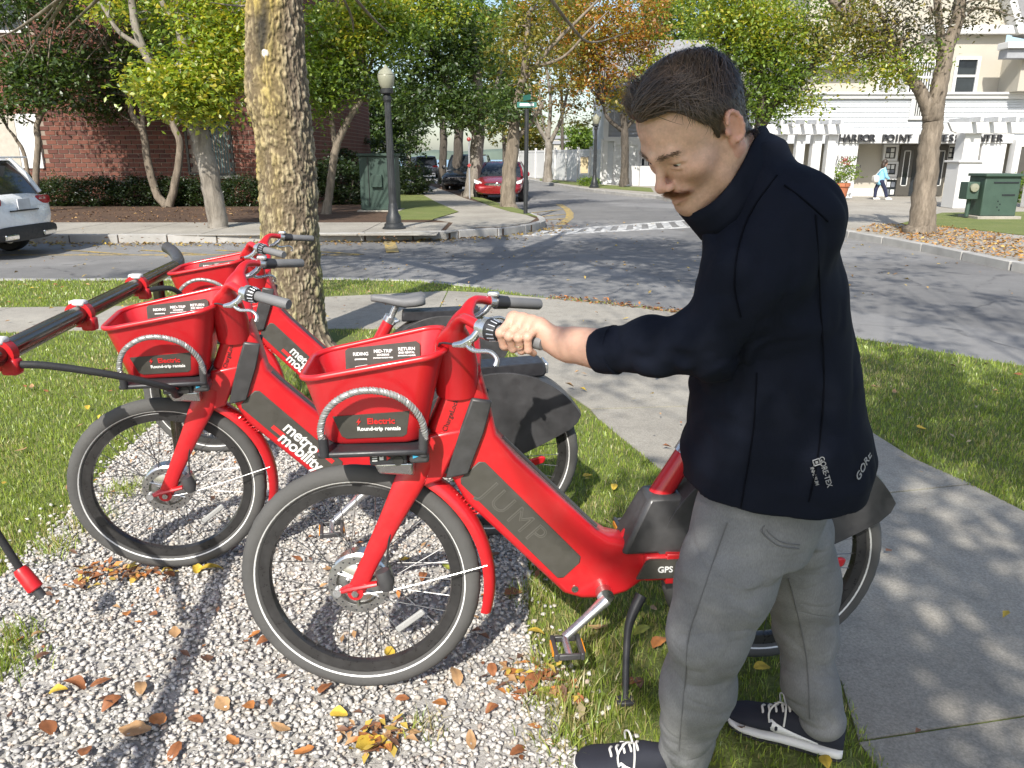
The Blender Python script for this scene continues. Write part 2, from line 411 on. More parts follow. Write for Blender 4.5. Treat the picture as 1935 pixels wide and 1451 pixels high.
def GP(pts, z=0.0): return [G(x, y, z) for x, y in pts]
ROADZ = -0.10
gnd = MB(); gnd.add([(-400, -60, -0.16), (400, -60, -0.16), (400, 140, -0.16), (-400, 140, -0.16)], [(0, 1, 2, 3)])
tag(gnd.build('ground', M['soil'], ang=0), kind='structure')
wat = MB(); wat.add([(-4000, 140, -1.2), (4000, 140, -1.2), (4000, 5000, -1.2), (-4000, 5000, -1.2)], [(0, 1, 2, 3)])
wat.add([(-400, 140, -1.2), (400, 140, -1.2), (400, 139.9, -0.16), (-400, 139.9, -0.16)], [(0, 1, 2, 3)])
tag(wat.build('bay_water', M['bay_water'], ang=0), kind='structure')
# road: one sheet under everything between the blocks
sheet('road', [(-45, 8.0), (0, 6.5), (3, 3), (12, -8), (40, -8), (40, 60), (20, 110), (-45, 110)], ROADZ, 'asphalt')
# near block
near_edge = [(-45, 9.725)]+[G(x, y) for x, y in ((-200, 530), (300, 529), (640, 528), (790, 531), (900, 543), (1010, 560), (1150, 573), (1300, 592), (1500, 620), (1700, 652), (1935, 692))]+[(5.6, 3.6), (8.5, 0), (13, -6)]
sheet('lawn', near_edge+[(13, -14), (-45, -14)], 0.0, 'turf', thick=0.14)
kb = MB()
def kerb(mb, line, w, z0, z1, side=1, step=None):
    pts = [Vector((p[0], p[1], 0)) for p in line]; n = len(pts); L = []
    for i, p in enumerate(pts):
        d = (pts[min(i+1, n-1)]-pts[max(i-1, 0)]).normalized(); q = Vector((-d.y, d.x, 0))*w*side
        p = p-q*(0.03/w)
        L.append([p+Vector((0, 0, z0)), p+q+Vector((0, 0, z0)), p+q+Vector((0, 0, z1)), p+Vector((0, 0, z1))])
    mb.loft(L)
def kerb_stones(parent, line, w, z0, z1, side, seg=1.6, gap=0.012):
    pts = [Vector((p[0], p[1], 0)) for p in line]; acc = [0]
    for i in range(len(pts)-1): acc.append(acc[-1]+(pts[i+1]-pts[i]).length)
    def P(s):
        for i in range(len(pts)-1):
            if s <= acc[i+1] or i == len(pts)-2: return pts[i].lerp(pts[i+1], (s-acc[i])/(acc[i+1]-acc[i]))
    s = 0
    while s < acc[-1]-0.05:
        e = min(s+seg, acc[-1]); mb = MB(); dz = random.uniform(-0.006, 0.006)
        kerb(mb, [P(s+gap), P((s+e)/2), P(e-gap)], w, z0, z1+dz, side); mb.build('kerb_stone', M['granite'], parent, ang=30, bev=0.012); s = e
ne = MB(); kerb(ne, near_edge[:6], 0.13, -0.15, 0.012, 1); neo = tag(ne.build('near_kerb', M['granite'], ang=30, bev=0.01), kind='structure')
# far-left block with the brick building
fl_curb = [(-45, 14.95), (-20, 14.95)]+[G(x, y, 0.0) for x, y in ((100, 449), (300, 449), (500, 448), (700, 446), (850, 442), (950, 436), (1005, 429), (1030, 421), (1026, 414), (1000, 405), (965, 395), (930, 386), (895, 374), (860, 360), (825, 348), (790, 337), (768, 331))]
fl_poly = fl_curb+[(-11, 84), (-45, 84)]
sheet('far_left_ground', fl_poly, 0.045, 'mulch', thick=0.17)
kr = empty('far_left_kerb'); tag(kr, kind='structure'); kerb_stones(kr, fl_curb[1:14], 0.16, -0.15, 0.062, 1, 0.95)
# right block with the fitness building
fr_curb = [G(x, y, 0.0) for x, y in ((985, 336), (1020, 343), (1070, 351), (1122, 359), (1180, 365), (1240, 370), (1330, 384), (1420, 402), (1520, 421), (1620, 441), (1760, 465), (1935, 500))]+[(8.0, 8.5), (10.5, 5), (16, 0)]
sheet('far_right_ground', fr_curb+[(40, 0), (40, 84), (-2.5, 84)], 0.02, 'concrete', thick=0.17)
kr2 = empty('far_right_kerb'); tag(kr2, kind='structure'); kerb_stones(kr2, fr_curb[::-1][1:], 0.16, -0.15, 0.035, 1, 1.2)
# pavements
PATH_L = GP([(-300, 584), (0, 582), (300, 578), (560, 570), (640, 553), (800, 548), (900, 553), (1000, 566)])
path_main = [G(1000, 566), G(1150, 579), G(1300, 598), G(1420, 616), G(1500, 660), G(1600, 770), G(1645, 817), G(1726, 868), G(1831, 919), G(1935, 968), (2.6, 2.2), (2.3, 1.0), (2.1, -2), (1.0, -2), (1.02, 1.0), G(1640, 1400), G(1590, 1290), G(1420, 1080), G(1250, 890), G(1131, 793), G(1031, 718), G(960, 660), G(860, 622)]
sw = tag(empty('sidewalk'), kind='structure')
def slab(poly, z=0.006): return sheet('paving_slab', poly, z, 'concrete', sw, thick=0.05)
lo = [G(-300, 640), G(0, 626), G(300, 622), G(560, 622), G(640, 622), G(860, 622)]
def inset(poly, g=0.006):
    c = Vector((sum(p[0] for p in poly)/len(poly), sum(p[1] for p in poly)/len(poly)))
    return [tuple(Vector(p[:2])+(c-Vector(p[:2])).normalized()*g) for p in poly]
xs = [-10, -8.4, -6.8, -5.2, -3.7, -2.2, -0.75]
def ly(line, x): return float(np.interp(x, [p[0] for p in line], [p[1] for p in line]))
for a, b in zip(xs[:-1], xs[1:]):
    slab([(a+.005, ly(lo, a)), (b-.005, ly(lo, b)), (b-.005, ly(PATH_L, b)), (a+.005, ly(PATH_L, a))])
mainR = path_main[:10]; mainL = path_main[15:][::-1]     # right edge, left edge (both from far to near)
def edge_at(E, y):
    for i in range(len(E)-1):
        if (E[i][1]-y)*(E[i+1][1]-y) <= 0 and E[i][1] != E[i+1][1]:
            t = (y-E[i][1])/(E[i+1][1]-E[i][1]); return (E[i][0]+t*(E[i+1][0]-E[i][0]), y)
    return E[-1]
# apron to the road, then three slabs towards the viewer (joints as in the photo)
apron = [(-0.745, ly(lo, -0.75)), (-0.745, ly(PATH_L, -0.75)), G(900, 553), G(1010, 562), G(1150, 575), G(1300, 594), G(1420, 613), G(1445, 630), G(1390, 640)]
LJ = [(G(1115, 773.5), G(1562, 760.5)), None, None]
slab(inset([apron[0]]+apron[1:8]+[LJ[0][1], LJ[0][0], G(1031, 718), G(960, 660)], 0.004))
slab([G(1116, 775), G(1563, 762), G(1600, 775), G(1645, 817), G(1726, 868), G(1834, 915.5), G(1334, 967), G(1250, 890), G(1131, 793)])
slab([G(1335, 970.5), G(1836, 917.5), G(1935, 968), G(2100, 1050), G(2105, 1327), G(1622, 1400), G(1590, 1290), G(1420, 1080)])
slab([G(1623, 1406), G(2110, 1332), (2.2, 0.6), (2.1, -2), (1.0, -2), (1.02, 1.0)])
PATH_POLYS = [apron[:1]+apron[1:8]+[G(1600, 770), G(1645, 817), G(1726, 868), G(1831, 919), G(1935, 968), G(2100, 1050), (2.2, 0.6), (1.02, 1.0), G(1640, 1400), G(1590, 1290), G(1420, 1080), G(1250, 890), G(1131, 793), G(1031, 718), G(960, 660)],
              [(-10, ly(lo, -10)), (-5, ly(lo, -5)), (-0.75, ly(lo, -0.75)), (-0.75, ly(PATH_L, -0.75)), (-5, ly(PATH_L, -5)), (-10, ly(PATH_L, -10))]]
# far pavement by the brick building, slabs in a row, and the walk going up the side street
fsw = tag(empty('far_sidewalk'), kind='structure')
for k in range(22):
    a = -34+k*1.55; b = a+1.53
    if b > -1.34: break
    sheet('paving_slab', [(a, 15.13), (b, 15.13), (b, 18.1), (a, 18.1)], 0.056, 'concrete', fsw, thick=0.012)
sheet('paving_slab', [(-1.36, 15.35), G(900, 434), G(960, 432), G(1000, 425), G(1012, 417), G(975, 402), G(930, 392), G(880, 378), G(845, 364), G(800, 348), G(770, 338), G(752, 338), G(762, 350), G(790, 366), G(826, 386), G(868, 404), G(820, 419), (-1.36, 18.1)], 0.056, 'concrete', fsw, thick=0.012)
tag(MB().prism([G(748, 345), G(790, 366), G(826, 386), G(866, 404), G(818, 419), G(748, 419)], 0.05, 0.066).build('verge_grass', M['turf'], ang=0), kind='structure')
tag(MB().prism([G(955, 392), G(985, 400), G(1015, 414), G(1000, 411), G(965, 404), G(925, 392), G(880, 372), G(890, 370)], 0.05, 0.068).build('kerb_grass', M['turf'], ang=0), kind='structure')
tag(MB().prism([G(1700, 425), G(1780, 404), G(1935, 402), (16, 19.5), (16, 16), G(1935, 447), G(1800, 432)], 0.024, 0.034).build('right_lawn', M['turf'], ang=0), kind='structure')
tag(MB().prism([G(1020, 342), G(1130, 356), G(1235, 364), G(1230, 356), G(1140, 350), G(1020, 338)], 0.024, 0.034).build('side_verge', M['turf'], ang=0), kind='structure')
# painted markings
mk = tag(empty('road_markings'), kind='structure')
def stripe(a, b, w, m, z=ROADZ+0.005):
    a, b = Vector((*a, 0)), Vector((*b, 0)); d = (b-a).normalized(); q = Vector((-d.y, d.x, 0))*w/2
    MB().prism([(p.x, p.y) for p in (a-q, b-q, b+q, a+q)], z-0.003, z).build('painted_line', M[m], mk, ang=0)
gz = ROADZ
cw0a, cw0b = G(985, 446, gz), G(1330, 428, gz); cw1a, cw1b = G(1040, 436, gz), G(1330, 414, gz)
stripe(cw0a, cw0b, 0.24, 'road_white'); stripe(cw1a, cw1b, 0.24, 'road_white')
for k in range(11):
    t0 = k/11; p = Vector(cw0a).lerp(Vector(cw0b), t0+0.06); q = Vector(cw1a).lerp(Vector(cw1b), t0-0.02)
    stripe(tuple(p), tuple(q), 0.20, 'road_white', ROADZ+0.009)
arc = [G(x, y, gz) for x, y in ((1056, 386), (1070, 394), (1077, 403), (1076, 412), (1066, 420), (1058, 425))]
for a, b in zip(arc[:-1], arc[1:]): stripe(a, b, 0.22, 'road_yellow')
for a, b in (((1000, 403), (1062, 396)), ((1012, 410), (1070, 405)), ((1030, 416), (1068, 413))): stripe(G(*a, gz), G(*b, gz), 0.1, 'road_yellow', ROADZ+0.009)
stripe((-9, 13.2), (-2.6, 13.2), 0.09, 'road_yellow')
for k in range(4): stripe((-8.0+k*1.35, 13.9), (-6.6+k*1.35, 13.25), 0.09, 'road_yellow', ROADZ+0.009)
stripe(G(736, 458, gz), G(742, 478, gz), 0.22, 'road_yellow', ROADZ+0.017)
GRAVEL = GP([(-500, 1230), (-200, 1140), (0, 1092), (90, 1020), (140, 960), (220, 870), (290, 805), (420, 770), (560, 800), (760, 870), (900, 930), (985, 1010), (1004, 1100), (992, 1200), (1046, 1290), (1072, 1380), (1090, 1451)])+[(0.13, 1.2), (0.1, 0.3), (-3.5, 0.3)]
sheet('gravel_bed', GRAVEL, 0.004, 'gravel_bed', thick=0.03)
# far shore across the bay
sh = MB(); N = 60
ring = []
for i in range(N+1):
    x = -900+1800*i/N; hgt = 4+4*abs(math.sin(i*1.7))+5*random.random()
    ring.append([(x, 900, -2), (x, 905, hgt*0.6), (x, 930, hgt), (x, 990, -2)])
sh.loft(ring, close=False, cap0=False, cap1=False)
mat('far_shore', (0.10, 0.13, 0.10), 0.9, var=0.3, vs=0.05); tag(sh.build('far_hills', M['far_shore'], ang=60), kind='structure')
# ------------------------------------------------------------------ buildings
mat('brick', (0.165, 0.062, 0.042), 0.9, var=0.35, vs=2.2, bump=0.3, bs=40)
mat('brick_dark', (0.115, 0.044, 0.033), 0.9, var=0.35, vs=2.2, bump=0.3, bs=40)
mat('mortar', (0.27, 0.22, 0.18), 0.95, var=0.15)
mat('white_paint', (0.62, 0.62, 0.61), 0.55, var=0.05, vs=1.5, bump=0.15, bs=25)
mat('clapboard', (0.56, 0.585, 0.605), 0.6, var=0.06, vs=2, bump=0.15, bs=25)
mat('stucco', (0.44, 0.41, 0.345), 0.9, var=0.06, vs=1.2, bump=0.3, bs=60)
mat('shingle', (0.24, 0.24, 0.245), 0.9, var=0.25, vs=5, bump=0.5, bs=30)
mat('mid_grey', (0.30, 0.31, 0.33), 0.8, var=0.1)  # plain grey of eaves, gable boards, small roofs and posts
mat('dark_glass', (0.025, 0.03, 0.035), 0.08, var=0.2, rvar=0.03)
mat('blind', (0.55, 0.55, 0.53), 0.7, var=0.05)
mat('dark_frame', (0.055, 0.055, 0.05), 0.5)
mat('door_dark', (0.07, 0.065, 0.055), 0.5)
mat('green_slat', (0.10, 0.15, 0.15), 0.6)
mat('sign_black', (0.03, 0.03, 0.032), 0.5)
mat('notice_paper', (0.62, 0.63, 0.62), 0.7, var=0.25, vs=2.5)
mat('notice_dark', (0.10, 0.11, 0.13), 0.5, var=0.7, vs=3.0)
mat('beige_stone', (0.46, 0.42, 0.36), 0.9, var=0.15)
mat('tan_board', (0.55, 0.45, 0.28), 0.8)
def rect(px0, py0, px1, py1, Y):       # photo rectangle -> x0, z0, x1, z1 on the plane at distance Y
    ym = (py0+py1)/2; xm = (px0+px1)/2
    return at(px0, ym, Y).x, at(xm, py1, Y).z, at(px1, ym, Y).x, at(xm, py0, Y).z
def panel(parent, name, m, r, y0, y1, bev=0.0, ang=0):
    return MB().b2((r[0], y0, r[1]), (r[2], y1, r[3])).build(name, M[m], parent, ang, bev)
# --- brick building on the left
BY = 26.0; BXR = at(588, 280, BY).x; BXL = -24.0
bb = empty('brick_building', (0, 0, 0), 0, 'red brick building behind the trees and hedge across the street', 'building')
MB().b2((BXL, BY+0.012, 0.0), (BXR-0.012, BY+11, 8.6)).build('wall', M['mortar'], bb, 0)
wr = rect(395, 228, 440, 332, BY); wr2 = rect(352, 232, 388, 330, BY); dr = rect(-60, 215, 78, 318, BY); tw = rect(-20, -60, 45, 62, BY)
rh, rl = 0.142, 0.345; zs = 0.05; holes = [wr, wr2, dr, tw]
def bm_brick(l):
    return MB().box((0, 0, 0), (l-0.008, 0.024, rh-0.026))
bmesh1 = bm_brick(rl-0.02).mesh('brick', M['brick'], 0); bmesh2 = bm_brick(rl-0.02).mesh('brick', M['brick_dark'], 0)
cand = []
row = 0
while zs+row*rh < 8.4:
    z = zs+row*rh+rh/2; x = BXL+(rl/2 if row % 2 else rl)
    while x < BXR-0.1:
        if not any(h[0]+0.02 < x < h[2]-0.02 and h[1]+0.02 < z < h[3]-0.02 for h in holes): cand.append((x, z))
        x += rl
    row += 1
zone = [c for c in cand if -15.9 < c[0] < -8.2 and 0.9 < c[1] < 3.6]
zone.sort(key=lambda c: abs(c[1]-2.15)*2+abs(c[0]+13.0)*0.5); single = set(zone[:298])
rest = MB(); rest2 = MB()
for c in cand:
    dy = random.uniform(-0.003, 0.003)
    if c in single:
        o = mobj('brick', bmesh1 if random.random() < 0.6 else bmesh2, bb); o.location = (c[0], BY+dy, c[1])
    else: (rest if random.random() < 0.6 else rest2).box((c[0], BY+dy, c[1]), (rl-0.028, 0.024, rh-0.026))
row = 0
while zs+row*rh < 8.4:                        # the side wall that runs away from the street
    z = zs+row*rh+rh/2; y = BY+(rl/2 if row % 2 else rl)
    while y < BY+11: rest.box((BXR-0.012, y, z), (0.024, rl-0.028, rh-0.026)); y += rl
    row += 1
tag(rest.build('brickwork', M['brick'], bb, 0), kind='stuff'); tag(rest2.build('brickwork', M['brick_dark'], bb, 0), kind='stuff')
def window(parent, r, y, fm='dark_frame', slats=0, bars=True, sm='green_slat', depth=0.10, fw=0.07):
    w = MB()
    w.b2((r[0], y-0.03, r[1]), (r[0]+fw, y+depth, r[3])); w.b2((r[2]-fw, y-0.03, r[1]), (r[2], y+depth, r[3]))
    w.b2((r[0]+fw, y-0.03, r[3]-fw), (r[2]-fw, y+depth, r[3])); w.b2((r[0]+fw, y-0.03, r[1]), (r[2]-fw, y+depth, r[1]+fw))
    if bars: zc = (r[1]+r[3])/2; w.b2((r[0]+fw, y-0.02, zc-0.04), (r[2]-fw, y+depth, zc+0.04))
    f = w.build('window', M[fm], parent, 0)
    MB().b2((r[0]+fw, y+0.03, r[1]+fw), (r[2]-fw, y+0.04, r[3]-fw)).build('pane', M['dark_glass'], f, 0)
    if slats:
        W = r[2]-r[0]-2*fw
        for i in range(slats):
            x = r[0]+fw+W*(i+0.5)/slats
            MB().box((x, y+0.012, (r[1]+r[3])/2), (W/slats*0.55, 0.012, r[3]-r[1]-2*fw-0.02), Matrix.Rotation(0.25, 3, 'Z')).build('slat', M[sm], f, 0)
    return f
window(bb, wr, BY-0.01, 'dark_frame', 7, False)
MB().b2((wr[0]-0.08, BY-0.09, wr[1]-0.09), (wr[2]+0.08, BY+0.1, wr[1])).build('window_sill', M['beige_stone'], bb, 0, 0.01)
window(bb, wr2, BY-0.01, 'door_dark', 0, False)
panel(bb, 'stone_panel', 'beige_stone', (dr[0], dr[1], dr[0]+(dr[2]-dr[0])*0.68, dr[3]), BY-0.03, BY+0.2)
panel(bb, 'white_door', 'white_paint', (dr[0]+(dr[2]-dr[0])*0.69, dr[1], dr[2]-0.12, dr[3]), BY-0.05, BY+0.2, 0.01)
panel(bb, 'door_trim', 'white_paint', (dr[2]-0.11, dr[1], dr[2], dr[3]), BY-0.10, BY+0.2, 0.01)
window(bb, tw, BY-0.02, 'white_paint', 0, True)
MB().prism([(BXL-0.4, 8.4), (BXR+0.4, 8.4), (BXR+0.2, 8.8), (BXL-0.2, 8.8)], BY-0.5, BY+11.5, 'xz').build('roof', M['shingle'], bb, 0)

# --- fitness building on the right
FY = 30.0
fb = empty('fitness_building', (0, 0, 0), 0, 'white clapboard and beige building with HARBOR POINT FITNESS CENTER sign', 'building')
X0 = at(1455, 220, FY).x; X1 = 24.0
ztop = at(1700, 178, FY).z; zsign1 = at(1700, 250, FY).z; zsign0 = at(1700, 271, FY).z
MB().b2((X0+0.05, FY+0.05, zsign0), (X1, FY+3.0, ztop)).build('wall', M['clapboard'], fb, 0)
nb = 13; bh = (ztop-0.18-zsign1)/nb
wlow = rect(1718, 180, 1764, 226, FY)
for i in range(nb):                                  # lapped boards, each tilted out at its foot
    z0 = zsign1+i*bh; z1 = z0+bh+0.02; runs = [(X0, X1)]
    if z0 < wlow[3] and z1 > wlow[1]: runs = [(X0, wlow[0]), (wlow[2], X1)]
    for a, b in runs:
        MB().add([(a, FY-0.055, z0), (b, FY-0.055, z0), (b, FY-0.008, z1), (a, FY-0.008, z1), (a, FY+0.05, z0), (b, FY+0.05, z0), (b, FY+0.05, z1), (a, FY+0.05, z1)],
                 [(0, 1, 2, 3), (0, 4, 5, 1), (3, 2, 6, 7), (0, 3, 7, 4), (1, 5, 6, 2)]).build('clapboard', M['clapboard'], fb, 0)
MB().b2((X0-0.1, FY-0.16, ztop-0.16), (X1, FY+0.05, ztop-0.02)).b2((X0-0.15, FY-0.24, ztop-0.02), (X1, FY+0.05, ztop+0.06)).build('cornice', M['white_paint'], fb, 0, 0.01)
# upper storey
UY = FY+0.5; ux0 = at(1520, 120, UY).x; uz = at(1700, -90, UY).z
MB().b2((ux0, UY, ztop+0.03), (at(1893, 120, UY).x, UY+8, uz)).build('upper_wall', M['stucco'], fb, 0)
MB().b2((at(1893, 120, UY).x, UY-1.2, ztop+0.06), (X1, UY+8, at(1900, 100, UY).z)).build('bay_wall', M['stucco'], fb, 0)
for r, sl in ((rect(1655, 143, 1689, 180, UY), 9), (rect(1688, 143, 1722, 180, UY), 9), (rect(1716, 112, 1766, 180, UY), 8), (rect(1800, 107, 1847, 180, UY), 0)):
    f = window(fb, r, UY-0.06, 'white_paint', sl, sl != 9, 'blind', fw=0.11)
window(fb, wlow, FY-0.10, 'white_paint', 8, False, 'blind', 0.12, 0.12)
e = rect(1530, 118, 1630, 130, UY)                   # eave over the left part
MB().b2((ux0-0.8, UY-0.55, e[1]), (e[2], UY+0.2, e[3])).build('eave', M['mid_grey'], fb, 0)
zr = at(1560, 118, UY).z
MB().add([(ux0-0.8, UY-0.6, zr), (e[2], UY-0.6, zr), (e[2], UY+4, zr+2.6), (ux0-0.8, UY+4, zr+2.6)], [(0, 1, 2, 3)]).build('roof', M['shingle'], fb, 0)
g0 = at(1740, 50, UY); g1 = at(1912, 50, UY); gp = at(1862, -70, UY)
MB().prism([(g0.x, g0.z-0.28), (g1.x, g1.z-0.28), (g1.x, g1.z), (g0.x, g0.z)], UY-0.35, UY, 'xz').build('gable_trim', M['white_paint'], fb, 0)
MB().prism([(g1.x, g1.z-0.3), (g1.x+0.25, g1.z-0.3), (gp.x+0.25, gp.z+0.4), (gp.x-0.05, gp.z+0.4)], UY-0.5, UY, 'xz').build('rake_board', M['white_paint'], fb, 0)
MB().prism([(g1.x+0.26, g1.z-0.3), (g1.x+5, g1.z-1.1), (g1.x+5, gp.z+0.5), (gp.x+0.26, gp.z+0.4)], UY-0.3, UY+0.3, 'xz').build('side_roof', M['shingle'], fb, 0)
ev = rect(1886, 82, 1990, 112, UY-1.2)
MB().b2((ev[0], UY-1.75, ev[1]+0.3), (X1, UY-1.1, ev[3])).build('gutter', M['white_paint'], fb, 0, 0.02)
MB().b2((ev[0]+0.1, UY-1.6, ev[1]), (X1, UY-1.1, ev[1]+0.29)).build('soffit', M['mid_grey'], fb, 0)
# sign band and letters
sb = rect(1572, 250, 1905, 271, FY)
band = MB().b2((sb[0], FY-0.32, sb[1]), (sb[2], FY+0.05, sb[3])).build('sign_band', M['white_paint'], fb, 0, 0.01)
sx0, sx1 = at(1586, 262, FY-0.42).x, at(1896, 262, FY-0.42).x; zl = at(1700, 261.5, FY-0.42).z
words = 'HARBOR POINT FITNESS CENTER'; n = len(words)
for i, ch in enumerate(words):
    if ch == ' ': continue
    x = sx0+(sx1-sx0)*(i+0.5)/n
    lettering(ch, 0.37, basis((x, FY-0.40, zl), (1, 0, 0), (0, 0, 1)), M['sign_black'], band, depth=0.04, bold=0.004, name='letter')
# recessed entrance
RY = FY+1.2
ex0, ex1 = at(1615, 330, RY).x, X1
MB().b2((X0-1.5, RY+0.10, 0.0), (X1, RY+0.3, zsign0+0.3)).build('recess_wall', M['stucco'], fb, 0)
MB().b2((X0-1.5, RY+0.02, 0.02), (at(1668, 370, RY).x, RY+0.10, 0.32)).build('skirting', M['white_paint'], fb, 0)
for (a, b, c, d) in ((1570, 270, 1616, 377), (1846, 271, 1892, 392)):
    r = rect(a, b, c, d, FY-0.25); MB().b2((r[0], FY-0.28, 0.02), (r[2], FY+0.6, zsign0)).build('pier', M['white_paint'], fb, 0, 0.015)
lx = at(1593, 310, FY-0.3).x
for txt, py, s in (('ONE NORTH', 297.5, 0.17), ('POINT DRIVE', 303, 0.17), ('BATTISTA ROOM', 315, 0.16)):
    lettering(txt, s, basis((lx, FY-0.285, at(1593, py, FY-0.3).z), (1, 0, 0), (0, 0, 1)), M['sign_black'], fb, depth=0.003, spacing=1.15)
def glazed(px0, px1, tops, y, frame='white_paint', mats=None):
    for j, (a, b) in enumerate(tops):
        r = rect(px0, a, px1, b, y); f = MB()
        f.b2((r[0], y-0.06, r[1]), (r[0]+0.09, y+0.09, r[3])); f.b2((r[2]-0.09, y-0.06, r[1]), (r[2], y+0.09, r[3])); f.b2((r[0]+0.09, y-0.06, r[1]), (r[2]-0.09, y+0.09, r[1]+0.09)); f.b2((r[0]+0.09, y-0.06, r[3]-0.09), (r[2]-0.09, y+0.09, r[3]))
        fo = f.build('window', M[frame], fb, 0); MB().b2((r[0]+0.09, y, r[1]+0.09), (r[2]-0.09, y+0.02, r[3]-0.09)).build('pane', M['dark_glass'], fo, 0)
        W, H_ = r[2]-r[0]-0.2, r[3]-r[1]-0.2
        for q in range(4):
            if mats is None: break
            cx = r[0]+0.1+W*(0.27+0.46*(q % 2)); cz = r[1]+0.1+H_*(0.27+0.46*(q//2))
            MB().box((cx, y-0.008, cz), (W*random.uniform(0.3, 0.42), 0.006, H_*random.uniform(0.3, 0.42))).build('notice', M[mats[(j+q) % len(mats)]], fo, 0)
glazed(1668, 1696, ((273, 304), (305, 334), (335, 376)), RY, mats=['notice_paper', 'notice_paper', 'notice_dark'])
glazed(1787, 1812, ((273, 304), (305, 334), (335, 376)), RY, mats=['notice_paper', 'notice_dark'])
for (a, b) in ((1697, 1722), (1742, 1786)):
    r = rect(a, 274, b, 376, RY-0.1); d = MB().b2((r[0], RY-0.12, 0.04), (r[2], RY-0.06, r[3])).build('door', M['door_dark'], fb, 0, 0.01)
    MB().b2((r[0]+0.16, RY-0.135, 0.45), (r[2]-0.14, RY-0.122, r[3]-0.22)).build('pane', M['dark_glass'], d, 0)
    f = MB()
    for k in (0.13, ): f.b2((r[0]+k, RY-0.14, 0.42), (r[0]+k+0.03, RY-0.121, r[3]-0.2)); f.b2((r[2]-k-0.03, RY-0.14, 0.42), (r[2]-k, RY-0.121, r[3]-0.2)); f.b2((r[0]+k, RY-0.14, 0.42), (r[2]-k, RY-0.121, 0.45)); f.b2((r[0]+k, RY-0.14, r[3]-0.23), (r[2]-k, RY-0.121, r[3]-0.2))
    f.build('glazing_bead', M['white_paint'], d, 0)
panel(fb, 'doorway', 'dark_glass', rect(1722, 274, 1742, 376, RY), RY-0.02, RY+0.06)
r = rect(1917, 280, 1975, 388, FY-0.4)
panel(fb, 'side_door', 'door_dark', (r[0], 0.02, r[2], r[3]), FY-0.5, FY-0.3)
MB().b2((r[0]-0.25, FY-0.55, 0.02), (r[0]-0.02, FY-0.2, r[3]+0.3)).b2((r[0]-0.02, FY-0.55, r[3]+0.05), (r[2]+0.2, FY-0.2, r[3]+0.3)).build('door_trim', M['white_paint'], fb, 0, 0.01)
# --- pergolas
def pergola(label, posts, beam, Y, base=None, ncross=6):
    o = empty('pergola', (0, 0, 0), 0, label, 'pergola', 'pergolas in front of the fitness building')
    r = rect(*beam, Y)
    for dy in (-0.35, 0.35): MB().prism([(r[0]-0.45, r[3]), (r[0]-0.3, r[1]+0.05), (r[0]-0.15, r[1]), (r[2]+0.15, r[1]), (r[2]+0.3, r[1]+0.05), (r[2]+0.45, r[3])], Y+dy-0.06, Y+dy+0.06, 'xz').build('beam', M['white_paint'], o, 0, 0.008)
    for i in range(ncross):
        x = r[0]+(r[2]-r[0])*(i+0.5)/ncross; MB().box((x, Y, r[3]+0.07), (0.09, 1.7, 0.15)).build('rafter', M['white_paint'], o, 0, 0.008)
    for (a, b) in posts:
        x0, x1 = at(a, 320, Y).x, at(b, 320, Y).x; c = (x0+x1)/2; w = x1-x0
        MB().b2((c-w/2, Y-w/2, 0.02), (c+w/2, Y+w/2, r[1]-0.004)).build('post', M['white_paint'], o, 0, 0.012)
        if base:
            MB().b2((c-w*0.72, Y-w*0.72, 0.02), (c+w*0.72, Y+w*0.72, base)).build('pedestal', M['white_paint'], o, 0, 0.02)
            MB().b2((c-w*0.85, Y-w*0.85, base+0.002), (c+w*0.85, Y+w*0.85, base+0.06)).build('pedestal_cap', M['white_paint'], o, 0, 0.01)
    return o
pergola('white wooden pergola on four posts left of the fitness entrance', ((1462, 1480), (1498, 1514), (1528, 1545), (1556, 1574)), (1450, 236, 1582, 254), 28.0)
pergola('white pergola on pedestals beside the right-hand green utility cabinet', ((1806, 1836), (1960, 1990)), (1806, 232, 2000, 252), 24.0, base=1.35)
# --- white house and fence across the side street
HY = 45.0
hs = empty('white_house', (0, 0, 0), 0, 'small white clapboard house with grey gable across the side street', 'house')
hx0 = at(1141, 280, HY).x; hx1 = hx0+8; hz = at(1160, 263, HY).z; hz2 = at(1160, 175, HY).z
MB().b2((hx0+0.05, HY+0.04, 0), (hx1, HY+7, hz2)).build('wall', M['clapboard'], hs, 0)
pr_ = rect(1163, 273, 1203, 350, HY)
for i in range(int((hz2)/0.2)):
    z0 = 0.1+i*0.2; runs = [(hx0, hx1)]
    if z0 < pr_[3]: runs = [(hx0, pr_[0]), (pr_[2], hx1)]
    for a, b in runs: MB().add([(a, HY-0.03, z0), (b, HY-0.03, z0), (b, HY+0.01, z0+0.21), (a, HY+0.01, z0+0.21), (a, HY+0.04, z0), (b, HY+0.04, z0)], [(0, 1, 2, 3), (0, 4, 5, 1)]).build('clapboard', M['clapboard'] if z0 < hz else M['mid_grey'], hs, 0)
MB().b2((hx0-0.06, HY-0.08, 0), (hx0+0.22, HY+0.1, hz2)).build('corner_board', M['white_paint'], hs, 0)
MB().b2((hx0, HY-0.12, hz-0.1), (hx1, HY+0.0, hz+0.12)).build('belt_course', M['white_paint'], hs, 0)
f = MB(); f.b2((pr_[0]-0.15, HY-0.1, 0), (pr_[0], HY+0.1, pr_[3]+0.2)); f.b2((pr_[2], HY-0.1, 0), (pr_[2]+0.15, HY+0.1, pr_[3]+0.2)); f.b2((pr_[0], HY-0.1, pr_[3]), (pr_[2], HY+0.1, pr_[3]+0.2)); f.build('porch_trim', M['white_paint'], hs, 0)
panel(hs, 'porch_wall', 'notice_paper', (pr_[0], 0.02, pr_[2], pr_[3]), HY-0.02, HY+0.035)
